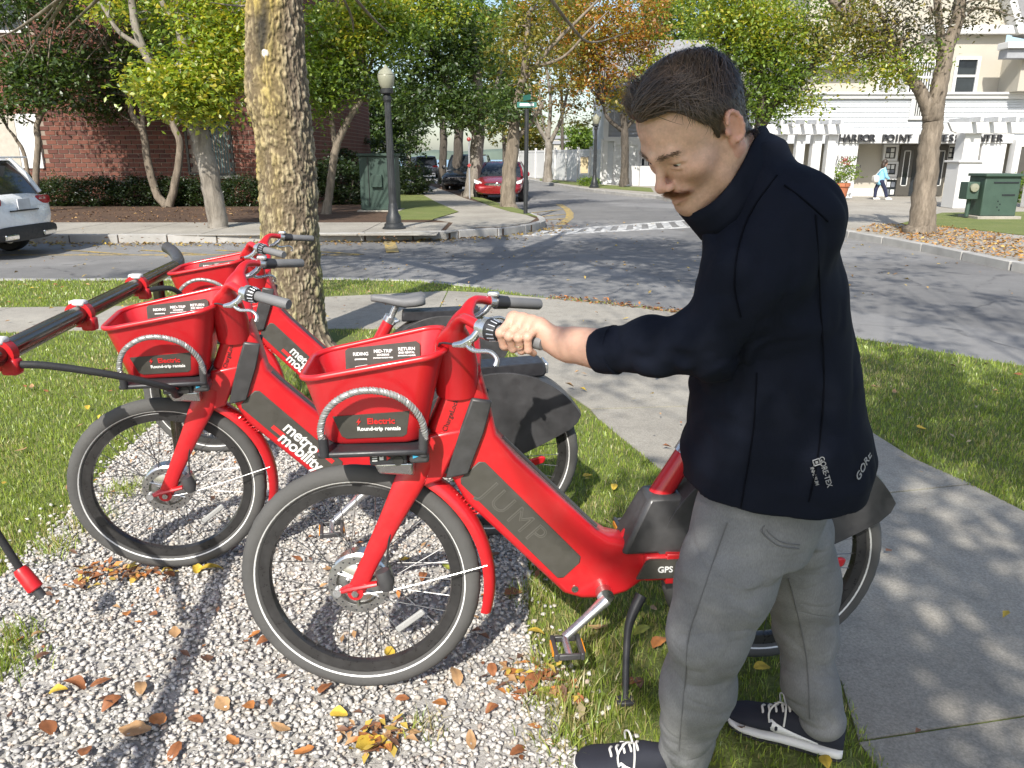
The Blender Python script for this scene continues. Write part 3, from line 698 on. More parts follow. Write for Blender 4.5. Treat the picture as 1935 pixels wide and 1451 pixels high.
for a in (1210, 1222): window(hs, rect(a, 281, a+10, 315, HY), HY-0.08, 'white_paint', 0, True)
MB().cyl((hx0-0.12, HY-0.1, 0.2), (hx0-0.12, HY-0.1, hz), 0.07, 10).build('downspout', M['white_paint'], hs)
MB().add([(hx0-0.4, HY-0.5, hz2), (hx1, HY-0.5, hz2), (hx1, HY+4, hz2+3.2), (hx0-0.4, HY+4, hz2+3.2)], [(0, 1, 2, 3)]).build('roof', M['shingle'], hs, 0)
for a, b, y in ((1184, 1208, 43), (1209, 1240, 42.4)):
    r = rect(a, 314, b, 352, y); o = MB().b2((r[0], y, 0.02), (r[2], y+0.06, r[3])).build('fence_panel', M['white_paint'], None, 0, 0.01)
    tag(o, 'low white board screen, %s of two, in front of the white house' % ('left' if a == 1184 else 'right'), 'screen', 'low white screens by the white house')
def fence(px, y0, y1, label):
    o = empty('white_fence', (0, 0, 0), 0, label, 'fence')
    a = G(px[0], y0); b = G(px[1], y1); n = 9; hgt = 2.0
    a, b = Vector((a[0], a[1], 0)), Vector((b[0], b[1], 0))
    for i in range(n+1):
        p = a.lerp(b, i/n); MB().box((p.x, p.y, hgt/2+0.06), (0.16, 0.16, hgt+0.12)).build('post', M['white_paint'], o, 0, 0.01)
        if i < n:
            q = a.lerp(b, (i+1)/n); d = (q-p); rot = Matrix.Rotation(math.atan2(d.y, d.x), 3, 'Z'); c = (p+q)/2; L = d.length-0.16
            MB().box((c.x, c.y, hgt/2), (L, 0.05, hgt-0.3), rot).build('panel', M['white_paint'], o, 0, 0.005)
            for z in (0.12, hgt-0.1): MB().box((c.x, c.y, z), (L, 0.09, 0.14), rot).build('rail', M['white_paint'], o, 0, 0.005)
    return o
fence((965, 1140), 334, 347, 'tall white vinyl fence running up to the white house')
c = at(1104, 312, 44.4); nbd = MB().box(c, (0.42*1.0, 0.05, 0.85)).build('notice_board', M['tan_board'], None, 0, 0.01); tag(nbd, 'small tan notice board fixed to the white fence', 'notice board')
MB().box((0, 0, 0), (0.5, 0.04, 0.95)).build('frame', M['mid_grey'], nbd, 0).location = (c.x, c.y+0.03, c.z)
# --- low far buildings beyond the fence
for i, (px, py, w, h_, Y) in enumerate(((1075, 262, 16, 7.0, 118), (1128, 272, 12, 5.5, 112), (1015, 268, 10, 6, 124))):
    b0 = G(px, 308); p = at(px, py, Y); o = empty('far_building', (0, 0, 0), 0, ('long pale far building seen over the white fence', 'squat pale far building seen left of the white house', 'small pale far building behind the bare tree')[i], 'building', 'pale buildings beyond the fence')
    MB().b2((p.x-w/2, Y, -0.2), (p.x+w/2, Y+10, p.z)).build('wall', M['stucco'], o, 0)
    MB().b2((p.x-w/2-0.2, Y-0.2, p.z), (p.x+w/2+0.2, Y+10.2, p.z+0.4)).build('roof', M['mid_grey'], o, 0)
    for k in range(int(w/2)):
        x = p.x-w/2+1+k*2
        MB().b2((x-0.5, Y-0.05, p.z-2.2), (x+0.5, Y+0.05, p.z-0.8)).build('window', M['dark_glass'], o, 0)
# ------------------------------------------------------------------ trees and shrubs
def bark_mat(name, a, b, c=None, s=9.0, st=(1, 1, 0.22), bump=0.8, bd=0.02):
    t = NT(name); n = t.noise(s, 6, 0.7, st, 0.4); n2 = t.noise(s*4, 4, 0.7, st); n3 = t.noise(1.6, 4)
    cc = t.ramp(n, [(0.32, a), (0.62, b)]); cc = t.mix(1.0, cc, t.ramp(n2, [(0.3, (0.75,)*3), (0.7, (1.15,)*3)]), 'MULTIPLY')
    if c: cc = t.mix(t.ramp(n3, [(0.48, (0,)*3), (0.62, (0.75,)*3)]), cc, c)
    t.set('Base Color', cc).set('Roughness', 0.92).bump(t.math('ADD', n, t.math('MULTIPLY', n2, 0.5)), bump, bd); M[name] = t.m
bark_mat('bark_pale', (0.13, 0.112, 0.09), (0.27, 0.24, 0.20), (0.31, 0.285, 0.25))
bark_mat('bark_brown', (0.11, 0.088, 0.065), (0.26, 0.215, 0.165))
bark_mat('bark_dark', (0.05, 0.042, 0.034), (0.13, 0.11, 0.09))
bark_mat('bark_twig', (0.24, 0.22, 0.20), (0.44, 0.42, 0.39), s=20)
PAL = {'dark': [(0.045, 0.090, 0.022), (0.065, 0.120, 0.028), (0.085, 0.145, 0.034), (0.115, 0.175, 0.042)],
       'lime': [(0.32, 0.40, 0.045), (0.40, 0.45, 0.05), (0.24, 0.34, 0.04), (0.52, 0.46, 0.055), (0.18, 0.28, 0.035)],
       'green': [(0.16, 0.26, 0.040), (0.22, 0.33, 0.048), (0.28, 0.38, 0.055), (0.11, 0.19, 0.032)],
       'gold': [(0.44, 0.30, 0.035), (0.46, 0.22, 0.03), (0.34, 0.29, 0.04), (0.24, 0.25, 0.04), (0.50, 0.17, 0.03)],
       'orange': [(0.46, 0.22, 0.045), (0.44, 0.28, 0.05), (0.38, 0.15, 0.04), (0.34, 0.29, 0.06)],
       'olive': [(0.20, 0.21, 0.04), (0.28, 0.26, 0.045), (0.14, 0.17, 0.032), (0.37, 0.29, 0.045)],
       'grey': [(0.09, 0.085, 0.06), (0.13, 0.12, 0.08), (0.07, 0.075, 0.045), (0.17, 0.15, 0.09)],
       'hedge': [(0.022, 0.045, 0.014), (0.034, 0.062, 0.018), (0.05, 0.082, 0.022)]}
def leaf_geo(P, size, pal, rg, droop=0.35, jit=0.25):
    n = len(P); pal = np.array(PAL[pal] if isinstance(pal, str) else pal)
    # leaf axis mostly outward/down, blade normal mostly upward
    a = rg.uniform(0, 2*np.pi, n); el = rg.normal(-droop, 0.45, n)
    ax = np.stack([np.cos(a)*np.cos(el), np.sin(a)*np.cos(el), np.sin(el)], 1)
    nr = rg.normal(0, 0.55, (n, 3)); nr[:, 2] += 1; sd = np.cross(ax, nr); sd /= np.linalg.norm(sd, axis=1)[:, None]+1e-9
    up = np.cross(sd, ax); L = size*rg.uniform(0.65, 1.3, n)[:, None]; W = L*rg.uniform(0.42, 0.6, n)[:, None]
    fold = up*L*rg.uniform(0.02, 0.14, n)[:, None]
    V = np.empty((n, 4, 3), np.float32); V[:, 0] = P; V[:, 1] = P+ax*L*0.45+sd*W/2+fold; V[:, 2] = P+ax*L; V[:, 3] = P+ax*L*0.45-sd*W/2+fold
    base = np.arange(n)[:, None]*4; F = np.concatenate([base+np.array([[0, 1, 2]]), base+np.array([[0, 2, 3]])])
    C = pal[rg.integers(0, len(pal), n)]*rg.uniform(1-jit, 1+jit, (n, 1))
    return V.reshape(-1, 3), F, np.repeat(C, 4, 0)
def blob_points(c, r, n, rg, cl=26, spread=0.22, shell=0.45):
    k = max(3, n//cl); d = rg.normal(0, 1, (k, 3)); d /= np.linalg.norm(d, axis=1)[:, None]
    rr = rg.uniform(shell, 1.0, k)**0.8; C = np.array(c)+d*rr[:, None]*np.array(r)
    C += rg.normal(0, 0.12, C.shape)*np.array(r)
    I = rg.integers(0, k, n); s = spread*rg.uniform(0.6, 1.4, k)[I][:, None]
    off = rg.normal(0, 1, (n, 3))*s; off[:, 2] *= 0.6
    return C[I]+off, C
class Tree:
    def __init__(s, name, label, base, group=None, bark='bark_pale', seed=1, cat='tree'):
        s.base = Vector(base); s.o = empty(name, base, 0, label, cat, group); s.wood = MB(); s.bark = bark; s.L = []; s.rg = np.random.default_rng(seed); s.nodes = []; s.tw = MB(); s.rnd = random.Random(seed)
    def limb(s, pts, rs, seg=10, n=6):
        P = smooth_path(pts, n); rr = lerpr(rs, n)
        for i, p in enumerate(P):
            if i % 2: P[i] = p+Vector((s.rnd.uniform(-1, 1), s.rnd.uniform(-1, 1), 0))*rr[i]*0.12
        s.wood.tube([p-s.base for p in P], rr, seg); s.nodes += [(p, r) for p, r in zip(P, rr)]
    def plimb(s, px, Y, wpx, seg=10, n=6, dy=0.0):       # limb measured in photo pixels at distance Y
        k = pxsize(Y); m = len(px); Ys = [Y+dy*i/(max(1, m-1)) for i in range(m)]
        s.limb([at(x, y, Ys[i]) for i, (x, y) in enumerate(px)], [w*k/2 for w in wpx], seg, n)
    def blob(s, c, r, n, size, pal, spread=0.22, twigs=6, cl=26, shell=0.45):
        P, C = blob_points(c, r, n, s.rg, cl, spread, shell); s.L.append(leaf_geo(P, size, pal, s.rg))
        for i in range(twigs):
            t = Vector(C[s.rg.integers(0, len(C))])
            if not s.nodes: break
            lo = [q for q in s.nodes if q[0].z < t.z+0.3] or s.nodes
            p, r0 = min(lo, key=lambda q: (q[0]-t).length+s.rnd.uniform(0, 0.4))
            m = p.lerp(t, 0.5)+Vector((s.rnd.uniform(-.15, .15), s.rnd.uniform(-.15, .15), s.rnd.uniform(0, .25)))
            P2 = smooth_path([p, m, t], 4); rr = min(r0*0.55, 0.035); s.tw.tube([q-s.base for q in P2], lerpr([rr, rr*0.6, 0.005], 4), 6)
    def pblob(s, px, py, rx, ry, Y, n, size, pal, depth=None, **kw):
        k = pxsize(Y); s.blob(at(px, py, Y), (rx*k, depth if depth else (rx+ry)/2*k, ry*k), n, size, pal, **kw)
    def twig(s, pts, r0, r1=0.004): s.tw.tube([Vector(p)-s.base for p in smooth_path(pts, 4)], lerpr([r0+(r1-r0)*i/(len(pts)-1) for i in range(len(pts))], 4), 6)
    def done(s):
        t = s.wood.build('trunk', M[s.bark], s.o, ang=60)
        if s.tw.v: tag(s.tw.build('branches', M['bark_twig' if s.bark in ('bark_pale',) else s.bark], s.o, ang=60), kind='stuff')
        if s.L:
            V = []; F = []; C = []; k = 0
            for v, f, c in s.L: V.append(v-np.array(s.base, np.float32)); F.append(f+k); C.append(c); k += len(v)
            np_obj('crown', np.concatenate(V), np.concatenate(F), M['leaf'], s.o, colors=np.concatenate(C))
        return s.o
def gpt(px, py, z=0.02): g = G(px, py, z); return Vector((g[0], g[1], z))
# --- the big street tree right behind the bicycles: trunk with furrowed, lichen-yellow bark
def big_trunk():
    B = gpt(556, 652, 0.0); B.z = 0.0
    prof = [(668, 490, 640), (655, 500, 620), (630, 510, 612), (580, 512, 612), (480, 498, 602), (400, 494, 600), (330, 490, 597), (250, 484, 590), (205, 470, 586), (160, 466, 580), (100, 465, 575), (0, 466, 571), (-150, 470, 562), (-400, 480, 556), (-700, 488, 552)]
    cen = []; rad = []; zz = []
    for y, a, b in prof:
        p = at((a+b)/2, y, B.y); cen.append(p); zz.append(p.z); rad.append((at(b, y, B.y).x-at(a, y, B.y).x)/2)
    nz, na = 620, 190
    Z = np.concatenate([np.linspace(-0.05, 3.3, 500), np.linspace(3.32, 8.2, nz-500)]); o = np.argsort(zz); zz = np.array(zz)[o]
    cx = np.interp(Z, zz, np.array([p.x for p in cen])[o]); rr = np.interp(Z, zz, np.array(rad)[o])
    kk = np.ones(21)/21; cx = np.convolve(np.pad(cx, 10, mode='edge'), kk, 'valid'); rr = np.convolve(np.pad(rr, 10, mode='edge'), kk, 'valid')
    A = np.linspace(0, 2*np.pi, na, endpoint=False); ZZ, AA = np.meshgrid(Z, A, indexing='ij')
    u = np.stack([np.cos(AA)*0.26, np.sin(AA)*0.26, ZZ*0.36], -1)
    wv = u+0.05*np.stack([fbm(u+5, 9), fbm(u+9, 9), fbm(u+2, 9)], -1)
    rid = 1-np.abs(fbm(wv, 38, 3)*2-1)*2.0; rid = np.clip(rid, -0.2, 1)
    rid2 = vnoise(np.stack([u[..., 0], u[..., 1], u[..., 2]*2.6], -1), 62)
    lump = fbm(u, 5, 2)-0.5
    flare = np.clip((0.45-ZZ)/0.45, 0, 1)**2*(0.35+0.5*np.cos(AA*4+0.8)*0.5)
    Rr = rr[:, None]*(1+flare*0.6)+lump*0.035+(-rid*0.019+rid2*0.010)
    V = np.stack([cx[:, None]+Rr*np.cos(AA)-B.x, Rr*np.sin(AA), ZZ], -1).reshape(-1, 3)
    i, j = np.meshgrid(np.arange(nz-1), np.arange(na), indexing='ij'); a = (i*na+j).ravel(); b = (i*na+(j+1) % na).ravel()
    F = np.stack([a, b, b+na, a+na], 1)
    # bark tints: brown-grey ridges, dark furrows, mustard lichen on the side that faces the road on the left
    fr = np.clip((rid-0.22)*2.4, 0, 1)[..., None]
    ridge = np.array((0.36, 0.30, 0.215)); fur = np.array((0.125, 0.095, 0.068)); C = ridge*(1-fr)+fur*fr
    C = C*(0.82+0.36*fbm(u, 40, 3))[..., None]
    ly = np.clip((np.cos(AA-np.pi*1.15)+0.30)*1.2, 0, 1)*np.clip(fbm(u+3, 3.2, 3)*3.4-0.9, 0, 1)
    ly = np.clip(ly+np.clip(1-((ZZ-2.72)/0.28)**2, 0, 1)*np.clip(np.cos(AA-np.pi*1.3), 0, 1)*0.9, 0, 1)*(0.35+0.65*(1-fr[..., 0]))
    ly *= np.clip((ZZ-0.5)/1.0, 0.15, 1)
    gm = np.clip(fbm(u+8, 4, 3)*3-1.15, 0, 1)*np.clip(1.3-ZZ*0.6, 0.0, 1)*(1-fr[..., 0])
    C = C*(1-0.8*gm[..., None])+np.array((0.24, 0.25, 0.07))*0.8*gm[..., None]
    C = C*(1-ly[..., None]*0.7)+np.array((0.46, 0.34, 0.05))*ly[..., None]*0.7
    st = np.exp(-((AA-4.55)/0.28)**2-((ZZ-2.38+0.06*np.sin(AA*9))/0.20)**4)     # cast shadow with dark stain, painted into the bark below the swelling
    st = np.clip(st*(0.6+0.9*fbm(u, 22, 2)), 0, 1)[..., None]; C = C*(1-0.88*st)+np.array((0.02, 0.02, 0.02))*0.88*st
    return B, V, F, C.reshape(-1, 3)
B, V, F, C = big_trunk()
attr_mat('bark_big', 0.93, 0.6, 90, 0.006)
bt = Tree('street_tree', 'thick furrowed tree trunk with mustard lichen right behind the bicycles', B, None, 'bark_brown', 11)
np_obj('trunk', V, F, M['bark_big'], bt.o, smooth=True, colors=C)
k = at(487, 98, B.y-0.30); mat('cut_wood', (0.62, 0.58, 0.52), 0.9, var=0.25, vs=20)
MB().lathe([(0.0, 0.0), (0.018, 0.004), (0.030, -0.002), (0.036, -0.03)], (0, 0, 0), 'y', 20).xform(Matrix.Translation(k-B+Vector((0.02, 0.085, 0))) @ Matrix.Rotation(math.pi, 4, 'Z') @ Matrix.Rotation(-0.4, 4, 'Z')).build('knot', M['cut_wood'], bt.o)
ox = B.x-0.05
for a, h0, ln, up in ((0.3, 4.3, 3.4, 2.4), (1.7, 4.6, 3.6, 2.6), (3.1, 4.0, 3.3, 2.3), (4.4, 4.8, 2.6, 2.6), (5.5, 5.3, 3.0, 2.9), (2.4, 6.0, 2.4, 2.6)):
    p0 = Vector((ox, B.y, h0)); d = Vector((math.cos(a), math.sin(a), 0))
    bt.limb([p0, p0+d*ln*0.35+Vector((0, 0, up*0.45)), p0+d*ln*0.7+Vector((0, 0, up*0.8)), p0+d*ln+Vector((0, 0, up))], [0.13, 0.10, 0.07, 0.03])
bt.limb([Vector((ox, B.y, 6.5)), Vector((ox+0.1, B.y, 8.5)), Vector((ox, B.y, 10))], [0.17, 0.10, 0.03])
for i in range(17):
    a = i*2.4; rr = 1.3+1.9*random.random(); bt.blob((ox+math.cos(a)*rr, B.y+math.sin(a)*rr, 6.2+2.9*random.random()), (0.9, 0.9, 0.6), 520, 0.12, 'olive', 0.22, 4)
for i in range(34):
    bt.blob((random.uniform(-8.0, 2.2), random.uniform(1.4, 5.6), random.uniform(6.6, 8.4)), (0.75, 0.6, 0.35), 230, 0.13, 'olive', 0.2, 1)
for a_ in (-1.0, 0.3, 1.2, -2.2, -3.6, -5.2): bt.limb([Vector((ox, B.y, 5.6)), Vector((ox+(a_-ox)*0.4, B.y-1.2, 6.9)), Vector((a_, B.y-2.6, 7.4)), Vector((a_+0.2*(a_-ox), B.y-4.2, 7.6))], [0.11, 0.08, 0.05, 0.02])
bt.limb([Vector((ox, B.y, 5.2)), Vector((ox+1.2, B.y-0.2, 6.3)), Vector((ox+2.6, B.y-0.6, 7.0)), Vector((ox+3.9, B.y-0.6, 7.3))], [0.12, 0.09, 0.06, 0.02])
# twigs hanging into the top of the view, mostly bare
for pts in (((560, -60), (480, 5), (440, 10), (398, 4)), ((640, -40), (700, 30), (735, 62)), ((600, -90), (660, 20), (668, 60)), ((150, -40), (95, 40), (60, 90), (38, 125)), ((150, -30), (70, 30), (20, 62), (-20, 75)), ((130, -40), (105, 10), (80, 40)), ((215, -30), (160, 22), (120, 60)), ((1000, -60), (1080, 50), (1120, 80), (1190, 60))):
    bt.twig([at(x, y, 6.0+0.5*i) for i, (x, y) in enumerate(pts)], 0.016)
bt.done()
# --- the pale two-forked ash on the far pavement
b = gpt(410, 433); Y = b.y
T = Tree('ash_tree', 'pale leaning ash with bright yellow-green leaves on the far pavement', b, None, 'bark_pale', 21)
T.plimb([(414, 440), (412, 425), (398, 340), (382, 275), (374, 240)], Y, [52, 38, 36, 34, 34], 14)
T.plimb([(374, 245), (362, 180), (352, 110), (340, 40), (335, -60)], Y, [28, 24, 20, 19, 16], 10)
T.plimb([(350, 45), (315, 20), (290, -40)], Y, [14, 10, 8]); T.plimb([(376, 245), (330, 205), (290, 130), (262, 70), (250, 10), (246, -50)], Y, [22, 16, 16, 15, 13, 10])
T.plimb([(270, 90), (225, 60), (195, 15), (160, -20)], Y, [11, 8, 6, 4]); T.plimb([(378, 260), (400, 200), (430, 120), (440, 20)], Y, [16, 11, 8, 5])
T.pblob(345, 165, 85, 45, Y-0.6, 4600, 0.125, 'lime', 0.8, twigs=12); T.pblob(420, 110, 62, 60, Y-0.2, 3000, 0.125, 'lime', twigs=10)
T.pblob(410, 30, 75, 45, Y, 2600, 0.125, 'lime', twigs=8); T.pblob(300, 60, 40, 60, Y+0.6, 1000, 0.12, 'green', twigs=4); T.pblob(250, 0, 80, 40, Y+0.5, 1100, 0.12, 'lime', twigs=5)
T.pblob(390, 205, 45, 22, Y-0.5, 900, 0.125, 'lime', twigs=4)
for i in range(7): T.blob((T.base.x-2.2+0.85*i, Y+random.uniform(-0.6, 1.8), 5.9+random.random()*1.6), (1.0, 1.0, 0.7), 900, 0.13, 'lime', 0.25, 4)
T.done()
# --- dark green small trees against the brick wall
b = gpt(316, 389); Y = b.y-1.0; b.y = Y
T = Tree('multi_stem_tree', 'small V-shaped twin-stem tree with dark leaves before the brick wall', b, None, 'bark_brown', 31)
T.plimb([(316, 389), (296, 365), (278, 300), (272, 255), (250, 215), (245, 170)], Y, [17, 15, 14, 13, 11, 7]); T.plimb([(320, 389), (334, 330), (340, 270), (325, 225), (345, 180)], Y, [16, 14, 13, 12, 7])
T.plimb([(272, 255), (262, 180), (230, 130), (200, 90)], Y, [9, 8, 6, 4])
for a in ((215, 140, 75, 50, 2600), (190, 200, 50, 25, 1000), (270, 95, 70, 50, 1900), (360, 205, 55, 25, 800), (140, 105, 60, 45, 1500)): T.pblob(a[0], a[1], a[2], a[3], Y+0.3, a[4], 0.14, 'dark', twigs=7)
for i in range(8): T.blob((T.base.x-2.4+0.62*i, Y+random.uniform(-1.5, 0.6), 5.4+random.random()*1.6), (1.0, 1.0, 0.8), 900, 0.15, 'dark', 0.25, 4)
T.done()
b = gpt(62, 372); Y = b.y-6.5; Y = 22.0; b = Vector((at(70, 330, Y).x, Y, 0.02))
T = Tree('small_tree', 'small leaning dark-leaved tree above the white car', b, None, 'bark_brown', 41)
T.plimb([(68, 392), (68, 330), (72, 270), (70, 235), (90, 200)], Y, [13, 12, 11, 10, 6]); T.plimb([(60, 392), (48, 300), (30, 262), (12, 240)], Y, [8, 7, 6, 3])
for a in ((70, 165, 75, 38, 2000), (20, 120, 55, 40, 1200), (110, 130, 50, 45, 1200), (15, 205, 40, 25, 500)): T.pblob(a[0], a[1], a[2], a[3], Y, a[4], 0.14, 'dark', twigs=6)
for i in range(6): T.blob((T.base.x-1.2+0.7*i, Y+random.uniform(-1.0, 1.0), 5.3+random.random()*1.4), (1.0, 1.0, 0.8), 800, 0.15, 'dark', 0.25, 4)
T.done()
# --- slim tree by the cabinet
b = gpt(618, 406); Y = b.y
T = Tree('slim_tree', 'slim grey-brown tree with bright green crown left of the lamp post', b, None, 'bark_brown', 51)
T.plimb([(616, 410), (620, 380), (628, 320), (636, 275), (665, 215), (700, 165)], Y, [24, 16, 15, 15, 11, 7], 12); T.plimb([(634, 280), (625, 200), (630, 100), (640, 0)], Y, [11, 9, 7, 5]); T.plimb([(650, 245), (690, 150), (720, 60), (730, -20)], Y, [8, 7, 5, 4])
for a in ((610, 90, 45, 80, 2600, 'green'), (660, 60, 60, 60, 2200, 'lime'), (700, 25, 60, 45, 1900, 'lime'), (640, 150, 60, 45, 2000, 'green'), (745, 70, 60, 50, 2000, 'green'), (606, 190, 28, 40, 700, 'green'), (690, 150, 40, 30, 700, 'dark')): T.pblob(a[0], a[1], a[2], a[3], Y, a[4], 0.135, a[5], twigs=6)
T.done()
# --- lindens along the side street
def street(name, label, base, trunkpx, wpx, blobs, bark, seed, Yd=None, group='trees along the side street', limbs=()):
    b = gpt(*base); Y = Yd or b.y; b = Vector((at(base[0], base[1], Y).x, Y, max(0.0, min(0.05, at(base[0], base[1], Y).z))))
    T = Tree(name, label, b, group, bark, seed); T.plimb(trunkpx, Y, wpx, 12)
    for l in limbs: T.plimb(l[0], Y, l[1])
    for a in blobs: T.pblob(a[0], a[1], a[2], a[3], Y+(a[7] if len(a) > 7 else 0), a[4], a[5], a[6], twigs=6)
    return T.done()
street('linden_tree', 'dark dense linden with pale trunk left of the red car', (893, 373), [(893, 378), (893, 366), (897, 320), (902, 270), (905, 210), (900, 130), (890, 40)], [56, 33, 27, 25, 22, 16, 10],
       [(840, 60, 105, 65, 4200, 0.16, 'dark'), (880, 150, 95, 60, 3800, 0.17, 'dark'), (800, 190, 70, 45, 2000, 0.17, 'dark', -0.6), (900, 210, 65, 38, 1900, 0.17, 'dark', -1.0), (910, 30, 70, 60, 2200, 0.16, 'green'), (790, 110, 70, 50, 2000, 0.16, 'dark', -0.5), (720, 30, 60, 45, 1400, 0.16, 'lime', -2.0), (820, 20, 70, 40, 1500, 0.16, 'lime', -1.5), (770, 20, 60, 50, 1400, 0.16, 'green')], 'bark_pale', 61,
       limbs=(([(902, 260), (860, 190), (820, 110)], [14, 10, 6]), ([(904, 230), (940, 160), (950, 80)], [14, 10, 6])))
street('linden_tree', 'scarred dark-trunked tree in front of the red car', (960, 393), [(960, 397), (960, 385), (962, 330), (970, 270), (975, 210), (990, 130), (1000, 20)], [44, 31, 28, 25, 18, 12, 8],
       [(965, 200, 45, 40, 900, 0.16, 'dark'), (990, 100, 60, 60, 1100, 0.15, 'olive'), (1010, 20, 60, 50, 1000, 0.15, 'olive')], 'bark_brown', 62,
       limbs=(([(972, 265), (1000, 235), (1030, 190)], [13, 9, 6]), ([(985, 160), (1040, 90), (1100, 30), (1150, -20)], [8, 7, 5, 3]), ([(990, 130), (1060, 110), (1110, 60), (1150, 20)], [7, 5, 4, 2])))
street('linden_tree', 'nearer of two slender dark trunks beyond the lamp post', (862, 352), [(862, 356), (863, 330), (866, 280), (868, 220)], [24, 20, 18, 14], [(860, 190, 60, 40, 1200, 0.2, 'dark')], 'bark_dark', 63, Yd=38)
street('linden_tree', 'farther of two slender dark trunks beyond the lamp post', (835, 346), [(835, 348), (836, 320), (838, 260), (836, 210)], [18, 15, 14, 10], [(820, 210, 60, 35, 1200, 0.2, 'dark')], 'bark_dark', 64, Yd=42)
street('plane_tree', 'bare-limbed autumn tree with pale trunk before the white fence', (1035, 338), [(1035, 341), (1035, 320), (1037, 285), (1036, 262)], [22, 15, 14, 12],
       [(1040, 190, 45, 40, 500, 0.2, 'orange'), (1020, 100, 60, 60, 800, 0.2, 'gold'), (1070, 140, 55, 50, 700, 0.2, 'olive'), (1075, 60, 60, 60, 900, 0.2, 'gold'), (1085, 215, 40, 30, 400, 0.2, 'olive')], 'bark_pale', 65, Yd=46,
       limbs=(([(1036, 270), (1010, 220), (1000, 150)], [9, 7, 4]), ([(1037, 275), (1060, 225), (1075, 160)], [9, 7, 4]), ([(1036, 262), (1040, 190), (1030, 110)], [9, 6, 4]), ([(1036, 262), (1022, 210), (1020, 160)], [6, 4, 2])))
street('maple_tree', 'golden-leaved maple in front of the white house', (1180, 347), [(1180, 350), (1180, 330), (1181, 290), (1180, 250), (1178, 215)], [22, 16, 15, 15, 12],
       [(1150, 60, 70, 55, 2600, 0.19, 'gold'), (1060, 20, 70, 50, 1800, 0.19, 'olive'), (1230, 130, 50, 60, 1500, 0.19, 'lime'), (1100, 110, 60, 50, 1500, 0.19, 'olive'), (1190, 110, 60, 50, 1600, 0.19, 'orange'), (1130, 150, 60, 45, 1500, 0.19, 'gold'), (1190, 180, 55, 35, 1200, 0.19, 'olive'), (1110, 40, 60, 55, 1400, 0.19, 'gold'), (1215, 40, 60, 60, 1400, 0.19, 'orange')], 'bark_dark', 66, Yd=41,
       limbs=(([(1180, 250), (1150, 225), (1140, 200)], [9, 7, 5]), ([(1180, 245), (1205, 215), (1215, 180)], [9, 7, 4])))
for i, (x, y, rx, ry, Y, pal, lab) in enumerate(((700, 235, 75, 90, 48, 'dark', 'shadowy dense tree behind the green cabinet'), (770, 215, 60, 70, 60, 'dark', 'dark distant tree above the parked grey car'), (950, 150, 90, 110, 62, 'olive', 'olive distant tree behind the dark lindens'), (1060, 60, 100, 110, 70, 'gold', 'yellow distant tree high above the white fence'), (1240, 90, 90, 120, 60, 'olive', 'olive-gold distant tree behind the man\'s forehead'), (1330, 60, 110, 130, 56, 'green', 'green distant tree directly behind the man\'s head'), (860, 60, 110, 110, 70, 'green', 'tall green distant tree above the lamp post'), (600, 100, 90, 130, 55, 'dark', 'dark distant tree behind the big trunk'), (1110, 265, 45, 25, 90, 'green', 'low distant tree over the white fence'), (1000, 255, 40, 35, 85, 'olive', 'low olive distant tree beyond the red car'), (1140, 275, 22, 20, 52, 'green', 'small round tree left of the white house'))):
    b = at(x, 330, Y); b.z = -0.1
    T = Tree('background_tree', lab, b, 'distant trees', 'bark_dark', 80+i); k = pxsize(Y)
    T.plimb([(x, 335), (x+3, 300), (x, y+ry*0.4), (x, y-ry*0.4)], Y, [14*40/Y, 12*40/Y, 9*40/Y, 3])
    n = int(1500*rx*ry/5000)+800
    for j in range(3): T.pblob(x+random.uniform(-.4, .4)*rx, y+(j-1)*ry*0.5, rx*0.8, ry*0.55, Y, n, 0.26*max(1, Y/60), pal, twigs=3)
    T.done()
# --- right-hand trees by the fitness building
b = gpt(1745, 440); Y = b.y
T = Tree('plaza_tree', 'forked smooth-barked tree on the pavement before the fitness sign', b, None, 'bark_brown', 71)
T.plimb([(1737, 446), (1742, 430), (1748, 360), (1755, 290), (1762, 235), (1762, 205)], Y, [72, 50, 42, 38, 36, 38], 16); T.plimb([(1758, 215), (1738, 170), (1715, 140), (1690, 95), (1640, 50), (1590, 20), (1540, -40)], Y, [28, 22, 18, 17, 15, 13, 9], 12)
T.plimb([(1765, 215), (1778, 150), (1788, 95), (1808, 40), (1822, -60)], Y, [32, 29, 26, 22, 17], 12); T.plimb([(1785, 105), (1775, 50), (1768, -40)], Y, [18, 15, 11]); T.plimb([(1715, 140), (1680, 60), (1650, 0)], Y, [10, 8, 5])
for a in ((1690, 130, 55, 28, 1300, 'lime'), (1610, 40, 70, 45, 1100, 'olive'), (1740, 95, 40, 25, 500, 'green'), (1625, 80, 45, 35, 650, 'olive'), (1600, 130, 30, 22, 420, 'lime'), (1730, 40, 60, 45, 700, 'grey'), (1830, 20, 70, 40, 700, 'grey'), (1660, 20, 70, 40, 750, 'grey'), (1650, 75, 25, 25, 300, 'lime')): T.pblob(a[0], a[1], a[2], a[3], Y, a[4], 0.085, a[5], twigs=9, spread=0.2)
T.done()
Y = 19.0; b = Vector((at(1430, 420, Y).x, Y, 0.03))
T = Tree('leafy_tree', 'full green tree behind the man\'s head and collar', b, None, 'bark_dark', 72)
T.plimb([(1425, 425), (1428, 340), (1435, 260), (1440, 180), (1430, 90), (1420, -20)], Y, [30, 26, 24, 20, 14, 9], 12); T.plimb([(1436, 250), (1480, 170), (1540, 120), (1590, 60), (1615, 0)], Y, [14, 12, 10, 8, 5]); T.plimb([(1438, 230), (1400, 160), (1370, 90)], Y, [12, 9, 5])
